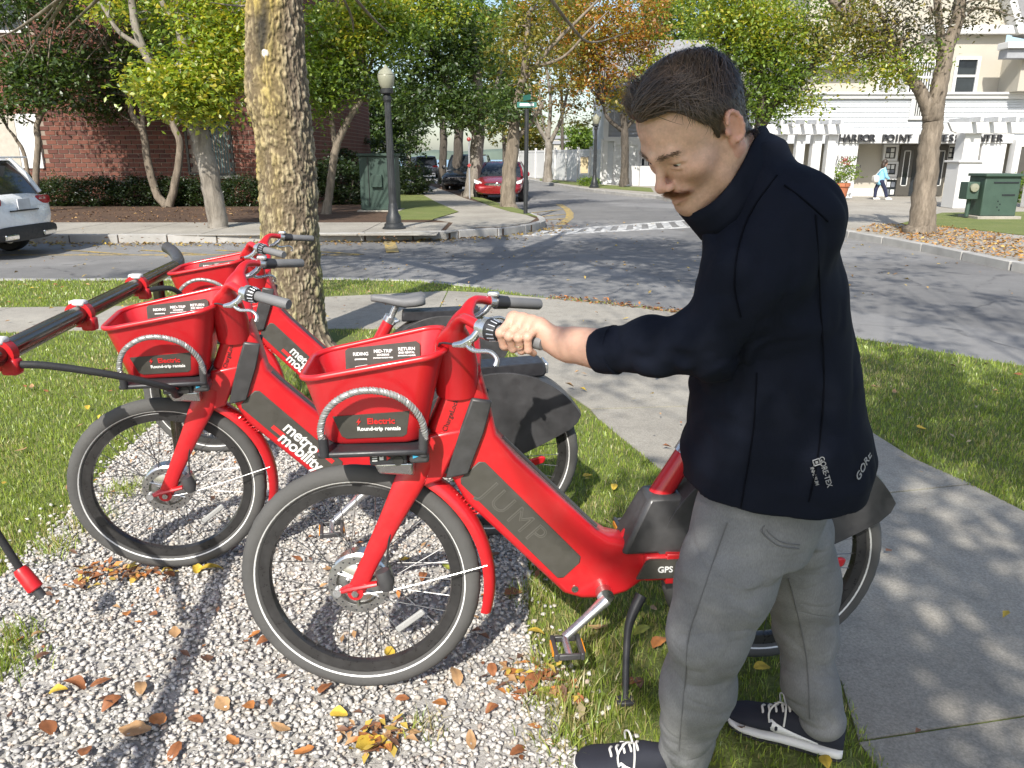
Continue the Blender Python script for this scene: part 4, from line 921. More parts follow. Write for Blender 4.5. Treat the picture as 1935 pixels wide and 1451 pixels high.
for a in ((1440, 60, 85, 60, 5200, 'lime'), (1540, 20, 80, 45, 1700, 'green'), (1560, 110, 45, 40, 900, 'lime'), (1350, 10, 70, 45, 2200, 'lime'), (1470, 130, 60, 55, 3200, 'green'), (1390, 40, 60, 50, 2400, 'lime'), (1440, 195, 45, 35, 1700, 'green'), (1515, 190, 35, 22, 700, 'lime'), (1530, 75, 50, 40, 900, 'olive'), (1380, 110, 60, 40, 1700, 'green')): T.pblob(a[0], a[1], a[2], a[3], Y, a[4], 0.10, a[5], twigs=7)
T.done()
# --- tree behind the viewer: its leaves dapple the man, the path and the right lawn
T = Tree('shade_tree', 'leafy tree whose dappled shade falls over the man and path', (0.6, -5.2, 0), None, 'bark_brown', 91)
T.limb([(0.6, -5.2, -0.1), (0.62, -5.15, 2), (0.55, -5.1, 4), (0.4, -5, 6.5), (0.5, -5, 8.5)], [0.26, 0.2, 0.18, 0.12, 0.03], 12)
for a in range(7):
    d = Vector((math.cos(a*0.9), math.sin(a*0.9), 0)); p = Vector((0.55, -5.1, 3.6+0.4*a)); T.limb([p, p+d*1.1+Vector((0, 0, 0.7)), p+d*2.3+Vector((0, 0, 1.2))], [0.09, 0.06, 0.02])
def shade(tx, ty, h, r, n, sz=0.11):        # a leaf mass at height h whose shadow centre falls on (tx, ty)
    q = h/math.tan(SUN_EL); T.blob((tx-0.26*q, ty-0.966*q, h), (r, r, r*0.55), n, sz, 'green', 0.13, 3, cl=34)
SHADE = [(3.0, 8.2, 7.0, 0.8, 280), (4.2, 9.0, 7.2, 0.8, 280), (5.2, 10.6, 7.4, 0.8, 280), (2.4, 9.6, 7.3, 0.8, 300), (4.6, 7.4, 7.0, 0.7, 260), (1.4, 10.6, 7.5, 0.8, 300), (6.2, 12.4, 7.6, 0.8, 260), (3.6, 12.2, 7.6, 0.9, 320), (3.2, 6.6, 6.8, 0.6, 220), (5.6, 8.4, 7.2, 0.7, 240), (1.0, 12.6, 7.8, 0.8, 280), (2.4, 14.0, 8.0, 0.8, 260), (0.85, 1.9, 4.2, 0.42, 560), (0.64, 2.02, 4.4, 0.26, 230), (2.2, 4.6, 6.0, 0.5, 480), (2.9, 4.7, 6.2, 0.5, 480), (3.0, 3.9, 6.0, 0.45, 420), (2.1, 3.9, 5.6, 0.4, 360), (2.9, 5.6, 6.6, 0.5, 380), (3.6, 4.5, 6.4, 0.5, 380), (1.55, 2.5, 4.8, 0.5, 300), (1.9, 1.5, 4.5, 0.5, 330), (1.3, 3.2, 5.4, 0.45, 430), (2.5, 3.1, 5.5, 0.6, 420), (1.0, 1.0, 4.2, 0.45, 480), (2.6, 4.2, 6.0, 0.7, 420), (1.0, 2.45, 4.6, 0.36, 330), (2.3, 2.1, 5.0, 0.5, 260), (1.7, 4.3, 6.2, 0.5, 230), (0.98, 2.95, 4.8, 0.34, 360), (0.88, 3.3, 5.0, 0.28, 230), (3.4, 3.8, 6.0, 0.6, 320), (3.3, 5.0, 6.5, 0.6, 300), (2.4, 5.6, 6.5, 0.5, 160), (1.3, 1.85, 4.6, 0.35, 260), (0.7, 5.2, 6.5, 0.5, 170), (0.9, 6.6, 7.0, 0.6, 190), (-0.4, 7.2, 7.2, 0.6, 170)]
for s_ in SHADE: shade(*s_)
T.done()
# --- clipped hedge blocks along the brick wall, shrubs
def shrub(name, label, c, r, n, size, pal, seed, group=None, cat='shrub'):
    rg = np.random.default_rng(seed); P, _ = blob_points((0, 0, r[2]*0.95), r, n, rg, 20, 0.10, 0.7); P[:, 2] = np.clip(P[:, 2], 0.03, None)
    V, F, C = leaf_geo(P, size, pal, rg, droop=0.0)
    o = empty(name, c, 0, label, cat, group); np_obj('foliage', V, F, M['leaf'], o, colors=C)
    st = MB()
    for i in range(5):
        a = i*1.3; st.tube([(0.05*math.cos(a), 0.05*math.sin(a), -0.02), (r[0]*0.5*math.cos(a), r[1]*0.5*math.sin(a), r[2]*1.2)], [0.02, 0.008], 6)
    st.build('stems', M['bark_dark'], o); return o
hx = [-16.4, -15.2, -14.0, -12.9, -11.7, -10.6, -9.5, -8.4, -7.4]
for i, x in enumerate(hx):
    shrub('hedge_shrub', ('clipped dark hedge shrub, %s along the brick wall from the white car' % ['first', 'second', 'third', 'fourth', 'fifth', 'sixth', 'seventh', 'eighth', 'ninth'][i]), (x, 24.6, 0.02), (0.66, 0.5, 0.45), 4200, 0.085, 'hedge', 200+i, 'hedge along the brick wall', 'hedge')
for i, (px, Y, r, lab) in enumerate(((655, 25.5, (1.1, 0.9, 0.75), 'dark rounded shrub left of the green cabinet'), (640, 30, (1.3, 1.0, 0.9), 'taller dark shrub behind the slim tree'), (770, 32, (1.0, 0.9, 0.6), 'low dark shrub right of the lamp post'), (700, 36, (2.0, 1.2, 1.2), 'wide dark shrub mass behind the green cabinet'), (1112, 43, (0.6, 0.5, 0.22), 'low green shrub at the foot of the white fence'), (1925, 27, (0.35, 0.35, 0.45), 'thin green plant right of the right-hand cabinet'))):
    shrub('shrub', lab, (at(px, 330, Y).x, Y, 0.02), r, 5200 if r[0] > 0.9 else 900, 0.12, 'hedge' if i < 4 else 'green', 230+i, 'shrubs')
# ------------------------------------------------------------------ street furniture and vehicles
mat('post_black', (0.026, 0.028, 0.030), 0.45, var=0.4, vs=5, bump=0.2, bs=50)
mat('globe', (0.36, 0.36, 0.27), 0.35, var=0.12, vs=4, Transmission_Weight=0.25)
mat('cabinet_green', (0.045, 0.080, 0.060), 0.55, var=0.18, vs=3, bump=0.1)
mat('cabinet_dark', (0.030, 0.058, 0.045), 0.6, var=0.2, vs=3)
mat('sign_green', (0.04, 0.17, 0.14), 0.4)
mat('sign_white', (0.8, 0.8, 0.78), 0.4)
mat('terracotta', (0.42, 0.15, 0.075), 0.85, var=0.15)
mat('rubber', (0.022, 0.022, 0.023), 0.8, var=0.25, vs=10, bump=0.2, bs=90)
mat('alloy', (0.52, 0.53, 0.54), 0.32, 0.9)
mat('car_black_trim', (0.025, 0.025, 0.027), 0.55)
mat('chrome', (0.75, 0.76, 0.78), 0.15, 1.0, var=0.03)
mat('tail_red', (0.35, 0.012, 0.02), 0.15, var=0.2)
mat('head_lens', (0.75, 0.76, 0.74), 0.1, var=0.1)
mat('plate_white', (0.55, 0.57, 0.60), 0.5, var=0.2)
for nm, c in (('car_white', (0.86, 0.87, 0.88)), ('car_red', (0.27, 0.014, 0.018)), ('car_grey', (0.10, 0.10, 0.115)), ('car_dark', (0.022, 0.024, 0.028))):
    mat(nm, c, 0.28, 0.0 if nm == 'car_white' else 0.25, var=0.05, vs=2, rvar=0.05, Coat_Weight=0.8, Coat_Roughness=0.06)
# --- lamp posts
def lamp(px, py, Y, H, label):
    b = at(px, py, Y); o = empty('street_lamp', (b.x, Y, 0.03), 0, label, 'street lamp', 'black post-top lamps'); s = H/3.25
    MB().lathe([(0.25, 0), (0.25, 0.05), (0.21, 0.07), (0.20, 0.13), (0.165, 0.15), (0.155, 0.28), (0.11, 0.36), (0.10, 0.50), (0.085, 0.55)], seg=16).xform(Matrix.Scale(s, 4)).build('base', M['post_black'], o)
    v = []; fl = MB(); n = 32; rings = []
    for z, r in ((0.55, 0.083), (0.60, 0.075), (1.5, 0.070), (2.55, 0.060), (2.60, 0.085), (2.66, 0.085), (2.70, 0.06)):
        rings.append([((r*(1+(0.09 if (k % 2 and 0.58 < z < 2.58) else 0)))*math.cos(2*math.pi*k/n)*s, (r*(1+(0.09 if (k % 2 and 0.58 < z < 2.58) else 0)))*math.sin(2*math.pi*k/n)*s, z*s) for k in range(n)])
    fl.loft(rings); fl.build('shaft', M['post_black'], o, ang=20)
    MB().lathe([(0.06, 2.70), (0.13, 2.73), (0.135, 2.80), (0.10, 2.82)], seg=20).xform(Matrix.Scale(s, 4)).build('collar', M['post_black'], o)
    g = MB().lathe([(0.105, 2.82), (0.15, 2.90), (0.175, 3.04), (0.165, 3.08), (0.16, 3.085), (0.12, 3.16), (0.05, 3.21), (0.035, 3.24), (0.0, 3.28)], seg=24).xform(Matrix.Scale(s, 4)).build('globe', M['globe'], o)
    MB().torus((0, 0, 3.08*s), 0.163*s, 0.012*s, 'z', 24, 6).build('globe_band', M['globe'], o)
    return o
l = lamp(745, 437, 16.48, 3.22, 'black fluted lamp post with acorn globe on the far corner'); l.rotation_euler = (0, R(-0.6), 0)
lamp(1123, 350, 40.0, 3.5, 'distant thin lamp post beside the white fence')
# --- green cabinets
def cabinet(c, d, label, extra):
    o = empty('utility_cabinet', c, 0, label, 'utility cabinet', 'green utility cabinets'); w, dp, h = d
    MB().box((0, 0, h/2+0.08), (w, dp, h)).build('housing', M['cabinet_green' if extra else 'cabinet_dark'], o, 30, 0.02)
    MB().box((0, 0, 0.04), (w+0.2, dp+0.2, 0.08)).build('plinth', M['concrete'], o, 30, 0.01)
    MB().box((0, -0.02, h+0.11), (w+0.08, dp+0.1, 0.07)).build('lid', M['cabinet_green' if extra else 'cabinet_dark'], o, 30, 0.012)
    if extra:
        for z in (h*0.93, h*0.62): MB().box((0.08 if z > h*0.8 else 0.18, -dp/2-0.008, z), (w*(0.7 if z > h*0.8 else 0.36), 0.012, 0.035)).build('vent_slot', M['dark_glass'], o, 0)
        s = MB().box((-w/2-0.19, -0.05, h*0.72), (0.30, dp*0.5, h*0.44)).build('side_box', M['cabinet_green'], o, 30, 0.015)
        MB().lathe([(0.0, -0.03), (0.10, -0.02), (0.10, 0.05)], (-w/2-0.19, -0.05-dp*0.25-0.04, h*0.80), 'y', 18).build('meter', M['globe'], o)
        MB().cyl((-w/2-0.16, -0.05, 0.05), (-w/2-0.16, -0.05, h*0.5), 0.05, 10).build('conduit', M['cabinet_green'], o)
        for k in range(4): MB().cyl((-0.05+0.06*(k % 2), -dp/2-0.012, h*0.46-0.07*k), (-0.05+0.06*(k % 2), -dp/2+0.01, h*0.46-0.07*k), 0.016, 8).build('bolt', M['dark_glass'], o)
    else:
        MB().box((-w*0.25, -dp/2-0.02, h*0.55+0.06), (0.012, 0.03, h*0.9)).build('door_seam', M['car_black_trim'], o, 0)
        MB().box((-w*0.02, -dp/2-0.05, h*0.60), (0.30, 0.10, 0.34)).build('lock_box', M['cabinet_dark'], o, 30, 0.01)
    return o
Yc = 22.4; x0, x1 = at(685, 345, Yc).x, at(752, 345, Yc).x
cabinet(((x0+x1)/2, Yc, 0.0), (x1-x0, 0.8, at(720, 293, Yc).z-0.1), 'tall dark green double cabinet behind the near lamp post', False)
Yc = 19.8; x0, x1 = at(1842, 370, Yc).x, at(1908, 370, Yc).x
cabinet(((x0+x1)/2, Yc, 0.02), (x1-x0, 0.7, at(1875, 331, Yc).z-0.12), 'green transformer cabinet with round meter on the right lawn', True)
# --- street-name sign, parking meter
b = gpt(993, 407); so = empty('street_sign', (b.x, b.y, 0.03), 0, 'dark post with green street-name blades by the corner', 'street sign')
zt = at(996, 208, b.y).z
MB().cyl((0, 0, 0), (0.02, 0, zt), 0.055, 12).build('post', M['post_black'], so)
MB().box((0.02, 0, zt+0.10), (0.50, 0.012, 0.13)).build('name_blade', M['sign_green'], so, 0)
MB().box((0.02, 0, zt+0.27), (0.012, 0.5, 0.13), Matrix.Rotation(0.35, 3, 'Z')).build('name_blade', M['sign_green'], so, 0)
MB().box((0.02, -0.01, zt+0.10), (0.36, 0.012, 0.06)).build('legend', M['sign_white'], so, 0)
mat('meter_red', (0.38, 0.05, 0.05), 0.4)
p = at(887, 330, 29); pm = empty('parking_meter', (p.x, 29, 0.02), 0, 'slim white post with a red round head left of the pale linden', 'meter')
zt = at(887, 267, 29).z
MB().cyl((0, 0, 0), (0, 0, zt), 0.03, 10).build('post', M['mid_grey'], pm); MB().lathe([(0, -0.08), (0.06, -0.05), (0.08, 0.0), (0.06, 0.05), (0, 0.08)], (0, 0, zt+0.05), 'z', 14).build('head', M['meter_red'], pm)
MB().box((0, -0.05, zt-0.85), (0.09, 0.02, 0.12), Matrix.Rotation(math.pi/4, 3, 'Y')).build('sign_plate', M['meter_red'], pm, 0)
# --- planter by the fitness pier
p = gpt(1583, 378, 0.02); po = empty('flower_pot', p, 0, 'terracotta pot with leafy plant below the building sign', 'flower pot')
MB().lathe([(0.0, 0.0), (0.24, 0.0), (0.33, 0.48), (0.37, 0.48), (0.37, 0.60), (0.31, 0.60), (0.30, 0.54), (0.0, 0.53)], seg=20).build('pot', M['terracotta'], po)
rg = np.random.default_rng(5); P, _ = blob_points((0.1, 0, 1.0), (0.6, 0.5, 0.5), 700, rg, 14, 0.1, 0.3); V, F, C = leaf_geo(P, 0.11, 'green', rg); np_obj('foliage', V, F, M['leaf'], po, colors=C)
P, _ = blob_points((0.05, -0.1, 1.35), (0.25, 0.25, 0.25), 60, rg, 8, 0.05, 0.3); V, F, C = leaf_geo(P, 0.09, [(0.5, 0.12, 0.1)], rg); np_obj('flowers', V, F, M['leaf'], po, colors=C)
MB().tube([(0, 0, 0.5), (0.05, 0, 0.9), (0.12, 0, 1.2)], [0.02, 0.015, 0.006], 6).build('stem', M['bark_brown'], po)
# --- cars (local: x forward from the rear bumper, y left, z up)
def rring(x, w, z0, z1, p=4.5, n=28, tuck=0.88):
    r = []
    for k in range(n):
        a = 2*math.pi*k/n; c, s = math.cos(a), math.sin(a)
        yy = math.copysign(abs(c)**(2/p), c)*w; zz = math.copysign(abs(s)**(2/p), s)
        if zz < 0: yy *= 1-(1-tuck)*(-zz)
        r.append((x, yy, (z0+z1)/2+zz*(z1-z0)/2))
    return r
def wheel(parent, x, y, r, w=0.22, side=1):
    t = MB().lathe([(r*0.66, -w/2), (r*0.93, -w/2), (r, -w*0.3), (r, w*0.3), (r*0.93, w/2), (r*0.66, w/2), (r*0.66, -w/2)], (x, y, r), 'y', 32)
    tw_ = MB(); o = t.build('wheel', M['rubber'], parent)
    q = MB().lathe([(0.0, -0.03), (r*0.16, -0.03), (r*0.2, 0.0), (r*0.6, 0.02), (r*0.66, -0.02), (r*0.66, 0.10)], (0, 0, 0), 'y', 24)
    for k in range(5):
        a = 2*math.pi*k/5; q.box((math.cos(a)*r*0.4, -0.02, math.sin(a)*r*0.4), (r*0.5, 0.03, r*0.16), Matrix.Rotation(-a, 3, 'Y'))
    if side > 0: q.xform(Matrix.Rotation(math.pi, 4, 'Z'))
    q.xform(Matrix.Translation((x, y+side*(w/2-0.03), r))).build('rim', M['alloy'], o)
def car(name, label, loc, rz, paint, L, W, H, st, cab, wh=0.34, wx=(0.85, 3.55), suv=True, group='parked cars'):
    o = empty(name, loc, rz, label, 'car', group); p = M[paint]; hw = W/2
    MB().loft([rring(x*L, w*hw, z0, z1, 4.2) for x, w, z0, z1 in st]).build('body', p, o, ang=45)
    (b0, b1, zb), (r0, r1, zr), wr_ = cab
    def cr(x0, x1, w, z, n=7, rc=0.22):
        pts = []
        for (cx, cy, a0) in ((x1-rc, w-rc, 0), (x0+rc, w-rc, 90), (x0+rc, -w+rc, 180), (x1-rc, -w+rc, 270)):
            for k in range(n): a = R(a0+90*k/(n-1)); pts.append((cx+rc*math.cos(a), cy+rc*math.sin(a), z))
        return pts
    MB().loft([cr(b0, b1, hw*0.93, zb-0.05), cr(b0+(r0-b0)*0.5, b1+(r1-b1)*0.5, hw*(0.93+wr_)/2+0.02, (zb+zr)/2), cr(r0, r1, hw*wr_, zr-0.04)]).build('glasshouse', M['dark_glass'], o, ang=30)
    MB().loft([cr(r0-0.05, r1+0.02, hw*wr_+0.02, zr-0.05), cr(r0+0.02, r1-0.1, hw*wr_-0.03, zr), cr(r0+0.3, r1-0.4, hw*wr_-0.2, zr+0.03)]).build('roof', p, o, ang=50)
    for sy in (-1, 1):
        for (xa, xb, r) in ((b0+0.06, r0+0.02, 0.055), (b1-0.12, r1-0.04, 0.045), ((b0+b1)/2, (r0+r1)/2+0.05, 0.035), (b0+(b1-b0)*0.27, r0+(r1-r0)*0.22, 0.05)):
            MB().tube([(xa, sy*(hw*0.93-0.045), zb-0.04), ((xa+xb)/2, sy*(hw*(0.93+wr_)/2-0.02), (zb+zr)/2), (xb, sy*(hw*wr_-0.05), zr-0.03)], r, 8).build('pillar', p, o)
    for sy in (-1, 1):
        for x in wx:
            wheel(o, x, sy*(hw-0.10), wh, 0.22, sy)
            MB().torus((x, sy*(hw-0.015), wh), wh*1.10, 0.035, 'y', 28, 8, R(-8), R(188)).build('wheel_arch', M['car_black_trim'], o)
        MB().lathe([(0, -0.1), (0.09, -0.07), (0.1, 0.03), (0, 0.08)], (b1-0.25, sy*(hw+0.08), zb+0.06), 'x', 12).build('mirror', p, o)
        MB().b2((b0+0.5, sy*(hw*0.985)-0.01, 0.33), (b1+0.1, sy*(hw*0.985)+0.01, 0.37)).build('sill_trim', M['car_black_trim'], o, 0)
    return o
SUVst = [(0.0, 0.80, 0.42, 0.86), (0.015, 0.93, 0.36, 0.98), (0.05, 0.985, 0.32, 1.06), (0.15, 1.0, 0.27, 1.08), (0.5, 1.0, 0.24, 1.05), (0.72, 1.0, 0.25, 1.04), (0.80, 0.985, 0.27, 0.98), (0.93, 0.95, 0.30, 0.90), (0.985, 0.86, 0.36, 0.78), (1.0, 0.72, 0.42, 0.70)]
SEDst = [(0.0, 0.80, 0.42, 0.86), (0.02, 0.93, 0.34, 0.95), (0.08, 0.98, 0.28, 0.99), (0.2, 1.0, 0.22, 0.96), (0.5, 1.0, 0.20, 0.93), (0.70, 1.0, 0.21, 0.93), (0.80, 0.985, 0.23, 0.88), (0.92, 0.95, 0.25, 0.76), (0.98, 0.87, 0.28, 0.66), (1.0, 0.74, 0.33, 0.58)]
def rear_kit(o, W, suv=True, hi=0.98):
    hw = W/2
    for sy in (-1, 1):
        t = MB().loft([rring(x, w, hi-0.17+dz, hi+0.0, 3, 16, 1.0) for x, w, dz in ((-0.005, 0.13, 0.03), (0.06, 0.25, 0.01), (0.24, 0.26, 0.0))]); t.xform(Matrix.Translation((0.01, sy*(hw-0.275), 0))).build('tail_light', M['tail_red'], o)
    pl = MB().box((-0.018, 0.0, hi-0.12), (0.02, 0.33, 0.17)).build('licence_plate', M['plate_white'], o, 0)
    MB().box((-0.02, 0.0, hi-0.22), (0.03, 0.75, 0.02)).build('hatch_crease', M['car_black_trim'], o, 0)
    MB().loft([rring(x, w*hw, 0.28, z1, 4.5) for x, w, z1 in ((-0.05, 0.72, 0.44), (-0.015, 0.9, 0.52), (0.2, 1.0, 0.52), (0.45, 1.005, 0.42))]).build('bumper', M['car_black_trim'], o, ang=40)
    for sy in (-1, 1): MB().box((-0.06, sy*hw*0.55, 0.36), (0.05, 0.34, 0.09)).build('exhaust_trim', M['chrome'], o, 0, 0.02)
    MB().box((0.28, 0, 1.60), (0.22, W*0.66, 0.03)).build('spoiler', None, o, 30, 0.01).data.materials.append(M['car_white'])
L_, W_ = 4.66, 1.89
ws_ = car('parked_car', 'white SUV seen from behind at the left edge', (-8.1, 13.05, ROADZ), math.pi, 'car_white', L_, W_, 1.64, SUVst, ((0.14, 3.15, 1.05), (0.50, 2.35, 1.60), 0.74), 0.36, (0.86, 3.72))
rear_kit(ws_, W_)
lettering('GLC 300', 0.05, basis((-0.012, -0.55, 0.93), (0, -1, 0), (0, 0, 1)), M['chrome'], ws_, name='model_badge')
# red sedan, front towards the viewer
b = G(985, 383, ROADZ)
rc = car('parked_car', 'red sedan parked nose-out behind the scarred tree', (b[0]-0.55, b[1]+4.6, ROADZ), R(-90)-R(4), 'car_red', 4.7, 1.86, 1.45, SEDst, ((0.5, 3.45, 0.93), (1.25, 2.55, 1.42), 0.76), 0.33, (0.95, 3.75), False)
f = MB().loft([[(x, y*0.93*s, z) for (y, z) in ((-0.52, 0.66), (-0.30, 0.55), (0.30, 0.55), (0.52, 0.66), (0.42, 0.70), (-0.42, 0.70))] for x, s in ((4.60, 1.0), (4.66, 1.0))]); g = f.build('grille', M['car_black_trim'], rc, 0)
for z in (0.585, 0.62, 0.655): MB().box((4.668, 0, z), (0.012, 0.62, 0.014)).build('grille_bar', M['chrome'], g, 0)
MB().torus((0, 0, 0), 0.075, 0.012, 'z', 24, 8).xform(Matrix.Translation((4.685, 0, 0.63)) @ Matrix.Rotation(math.pi/2, 4, 'Y')).box((4.685, 0, 0.63), (0.014, 0.22, 0.03)).build('emblem', M['chrome'], rc)
for sy in (-1, 1):
    MB().loft([[(4.52+dx, sy*(0.50+dy), 0.60), (4.40+dx, sy*(0.86+dy*0.2), 0.70), (4.20+dx, sy*(0.90), 0.82), (4.42+dx, sy*(0.62+dy), 0.74)] for dx, dy in ((0, 0), (0.055, 0.01))]).build('headlight', M['head_lens'], rc, 0)
    MB().box((4.55, sy*0.66, 0.42), (0.06, 0.26, 0.08)).build('fog_light', M['head_lens'], rc, 30, 0.02)
MB().box((4.66, 0, 0.36), (0.05, 1.05, 0.12)).build('air_intake', M['car_black_trim'], rc, 30, 0.02); MB().box((4.675, 0, 0.48), (0.02, 0.34, 0.11)).build('plate_holder', M['car_red'], rc, 30, 0.01)
# dark SUV behind it, grey SUV and a dark car further up
b = G(912, 366, ROADZ); ds = car('parked_car', 'black SUV parked behind the red sedan', (b[0]-0.55, b[1]+4.8, ROADZ), R(-90)-R(6), 'car_dark', 4.7, 1.9, 1.75, SUVst, ((0.14, 3.3, 1.08), (0.4, 2.6, 1.72), 0.80), 0.37, (0.9, 3.7))
b = G(806, 337, ROADZ); gs = car('parked_car', 'grey SUV seen from behind up the side street', (b[0], b[1], ROADZ), R(90)+R(6), 'car_grey', 4.6, 1.9, 1.72, SUVst, ((0.14, 3.2, 1.06), (0.45, 2.5, 1.68), 0.78), 0.36, (0.9, 3.65)); rear_kit(gs, 1.9); 
b = G(782, 334, ROADZ); car('parked_car', 'dark car parked just left of the grey SUV', (b[0]-0.6, b[1]+4, ROADZ), R(90)+R(6), 'car_dark', 4.5, 1.85, 1.6, SUVst, ((0.14, 3.2, 1.06), (0.45, 2.5, 1.6), 0.78), 0.36, (0.9, 3.6))
for o in bpy.data.objects:
    if o.name.startswith('spoiler') and o.parent in (gs,): o.data = o.data.copy(); o.data.materials[0] = M['car_grey']
# --- brown leaves and yellow litter lie along the kerbs: see the end of the script
# ------------------------------------------------------------------ rental bicycles (local: x rearwards from the front contact point, y right, z up)
def paint_red():
    t = NT('bike_red'); n = t.noise(3, 4); n2 = t.noise(70, 4, 0.8)
    c = t.ramp(n, [(0.3, (0.50, 0.012, 0.018)), (0.7, (0.58, 0.018, 0.024))])
    sc_ = t.ramp(t.noise(38, 5, 0.8, (1, 1, 3.0)), [(0.70, (0,)*3), (0.76, (0.5,)*3)])
    dust = t.ramp(t.noise(5.0, 6, 0.75), [(0.5, (0,)*3), (0.75, (0.22,)*3)])
    t.set('Base Color', t.mix(dust, t.mix(sc_, c, (0.62, 0.16, 0.15)), (0.42, 0.10, 0.09))).set('Roughness', t.ramp(n2, [(0.3, (0.28,)*3), (0.7, (0.42,)*3)])).set('Coat Weight', 0.35).set('Coat Roughness', 0.15); M['bike_red'] = t.m
paint_red()
mat('black_plastic', (0.030, 0.030, 0.034), 0.42, var=0.3, vs=9, bump=0.15, bs=120, bd=0.001)
mat('scuffed_plastic', (0.055, 0.054, 0.056), 0.40, var=0.45, vs=7, bump=0.1, bs=90, bd=0.001)
mat('panel_olive', (0.068, 0.064, 0.055), 0.5, var=0.2, vs=9, bump=0.15, bs=140, bd=0.001)
mat('panel_line', (0.105, 0.10, 0.088), 0.45)
mat('tyre', (0.085, 0.083, 0.080), 0.85, var=0.22, vs=8, bump=0.5, bs=70, bd=0.003)
mat('reflex', (0.78, 0.78, 0.76), 0.4)
mat('rim_black', (0.030, 0.029, 0.029), 0.35, var=0.4, vs=14)
mat('steel', (0.60, 0.60, 0.59), 0.3, 1.0, var=0.1)
mat('spoke_steel', (0.22, 0.22, 0.22), 0.4, 0.9)
mat('silver', (0.66, 0.67, 0.68), 0.28, 0.85, var=0.08)
mat('grip_grey', (0.16, 0.16, 0.165), 0.6, var=0.15, bump=0.2, bs=160, bd=0.0008)
mat('cable_grey', (0.36, 0.36, 0.35), 0.35, 0.4, var=0.1)
mat('white_print', (0.80, 0.80, 0.78), 0.5, var=0.03)
mat('red_print', (0.62, 0.03, 0.03), 0.5)
mat('blue_print', (0.05, 0.35, 0.55), 0.5)
mat('amber', (0.75, 0.28, 0.02), 0.3)
mat('reflector_clear', (0.42, 0.42, 0.41), 0.25, Transmission_Weight=0.2)
def bicycle():
    o = empty('rental_bicycle', (0, 0, 0)); RED = M['bike_red']
    def wheelset(name, cx, disc, motor):
        c = (cx, 0, 0.34)
        rim = MB(); prof = [(0.258, -0.013), (0.285, -0.016), (0.290, -0.012), (0.290, 0.012), (0.285, 0.016), (0.258, 0.013), (0.254, 0.0), (0.258, -0.013)]
        rim.lathe(prof, c, 'y', 72); w = rim.build(name, M['rim_black'], o)
        # tyre with shallow tread blocks
        ty = MB(); seg, sub = 120, 14; v = []
        for i in range(seg):
            a = 2*math.pi*i/seg
            for k in range(sub):
                b = 2*math.pi*k/sub; tr = 0.0015 if (math.cos(b) > 0.3 and (i+(1 if math.sin(b) > 0 else 0)) % 3 == 0) else 0
                rad = 0.311+(0.0285-tr)*math.cos(b); v.append((cx+rad*math.cos(a), 0.026*math.sin(b), 0.34+rad*math.sin(a)))
        ty.add(v, [(i*sub+k, ((i+1) % seg)*sub+k, ((i+1) % seg)*sub+(k+1) % sub, i*sub+(k+1) % sub) for i in range(seg) for k in range(sub)])
        ty.build('tyre', M['tyre'], w, ang=50)
        for sy in (-1, 1):
            MB().lathe([(0.2935, sy*0.0200), (0.2985, sy*0.0238)], c, 'y', 96, False).build('reflective_band', M['reflex'], w, ang=0)
        hub = MB().lathe([(0.0, -0.05), (0.022, -0.05), (0.026, -0.035), ((0.078 if motor else 0.03), -0.028), ((0.088 if motor else 0.032), -0.02), ((0.088 if motor else 0.032), 0.02), ((0.078 if motor else 0.03), 0.028), (0.026, 0.035), (0.022, 0.05), (0.0, 0.05)], c, 'y', 40).build('hub', M['steel'], w)
        sp = MB(); rh_ = 0.084 if motor else 0.032
        for k in range(32):
            a0 = 2*math.pi*k/32+(0.5 if k % 4 < 2 else -0.5)*(0.55 if motor else 0.9); a1 = 2*math.pi*k/32; sy = 0.022 if k % 2 else -0.022
            sp.cyl((cx+rh_*math.cos(a0), sy, 0.34+rh_*math.sin(a0)), (cx+0.258*math.cos(a1), 0, 0.34+0.258*math.sin(a1)), 0.0015, 5)
        tag(sp.build('spokes', M['spoke_steel'], w), kind='stuff')
        if disc:
            d = MB(); no = 60
            ro = [(cx+0.082*math.cos(2*math.pi*k/no), 0.34+0.082*math.sin(2*math.pi*k/no)) for k in range(no)]
            d.lathe([(0.062, -0.0355), (0.084, -0.0355), (0.084, -0.038), (0.062, -0.038), (0.062, -0.0355)], c, 'y', 48)
            for k in range(6):
                a = 2*math.pi*k/6; d.tube([(cx+0.02*math.cos(a), -0.037, 0.34+0.02*math.sin(a)), (cx+0.065*math.cos(a+0.5), -0.037, 0.34+0.065*math.sin(a+0.5))], 0.004, 6)
            dd = d.build('brake_disc', M['steel'], w)
            h_ = MB()
            for k in range(30):
                a = 2*math.pi*k/30; rr = 0.069 if k % 2 else 0.077; h_.cyl((cx+rr*math.cos(a), -0.0385, 0.34+rr*math.sin(a)), (cx+rr*math.cos(a), -0.0375, 0.34+rr*math.sin(a)), 0.003, 6)
            tag(h_.build('disc_holes', M['black_plastic'], dd, 0), kind='stuff')
        a = R(-42)
        if disc: MB().box((cx+0.185*math.cos(a), -0.012, 0.34+0.185*math.sin(a)), (0.10, 0.010, 0.020), Matrix.Rotation(-R(38) if True else 0, 3, 'Y')).build('spoke_reflector', M['reflector_clear'], w, 30, 0.008)
        return w
    wheelset('front_wheel', 0.0, True, True); wheelset('rear_wheel', 1.206, False, False)
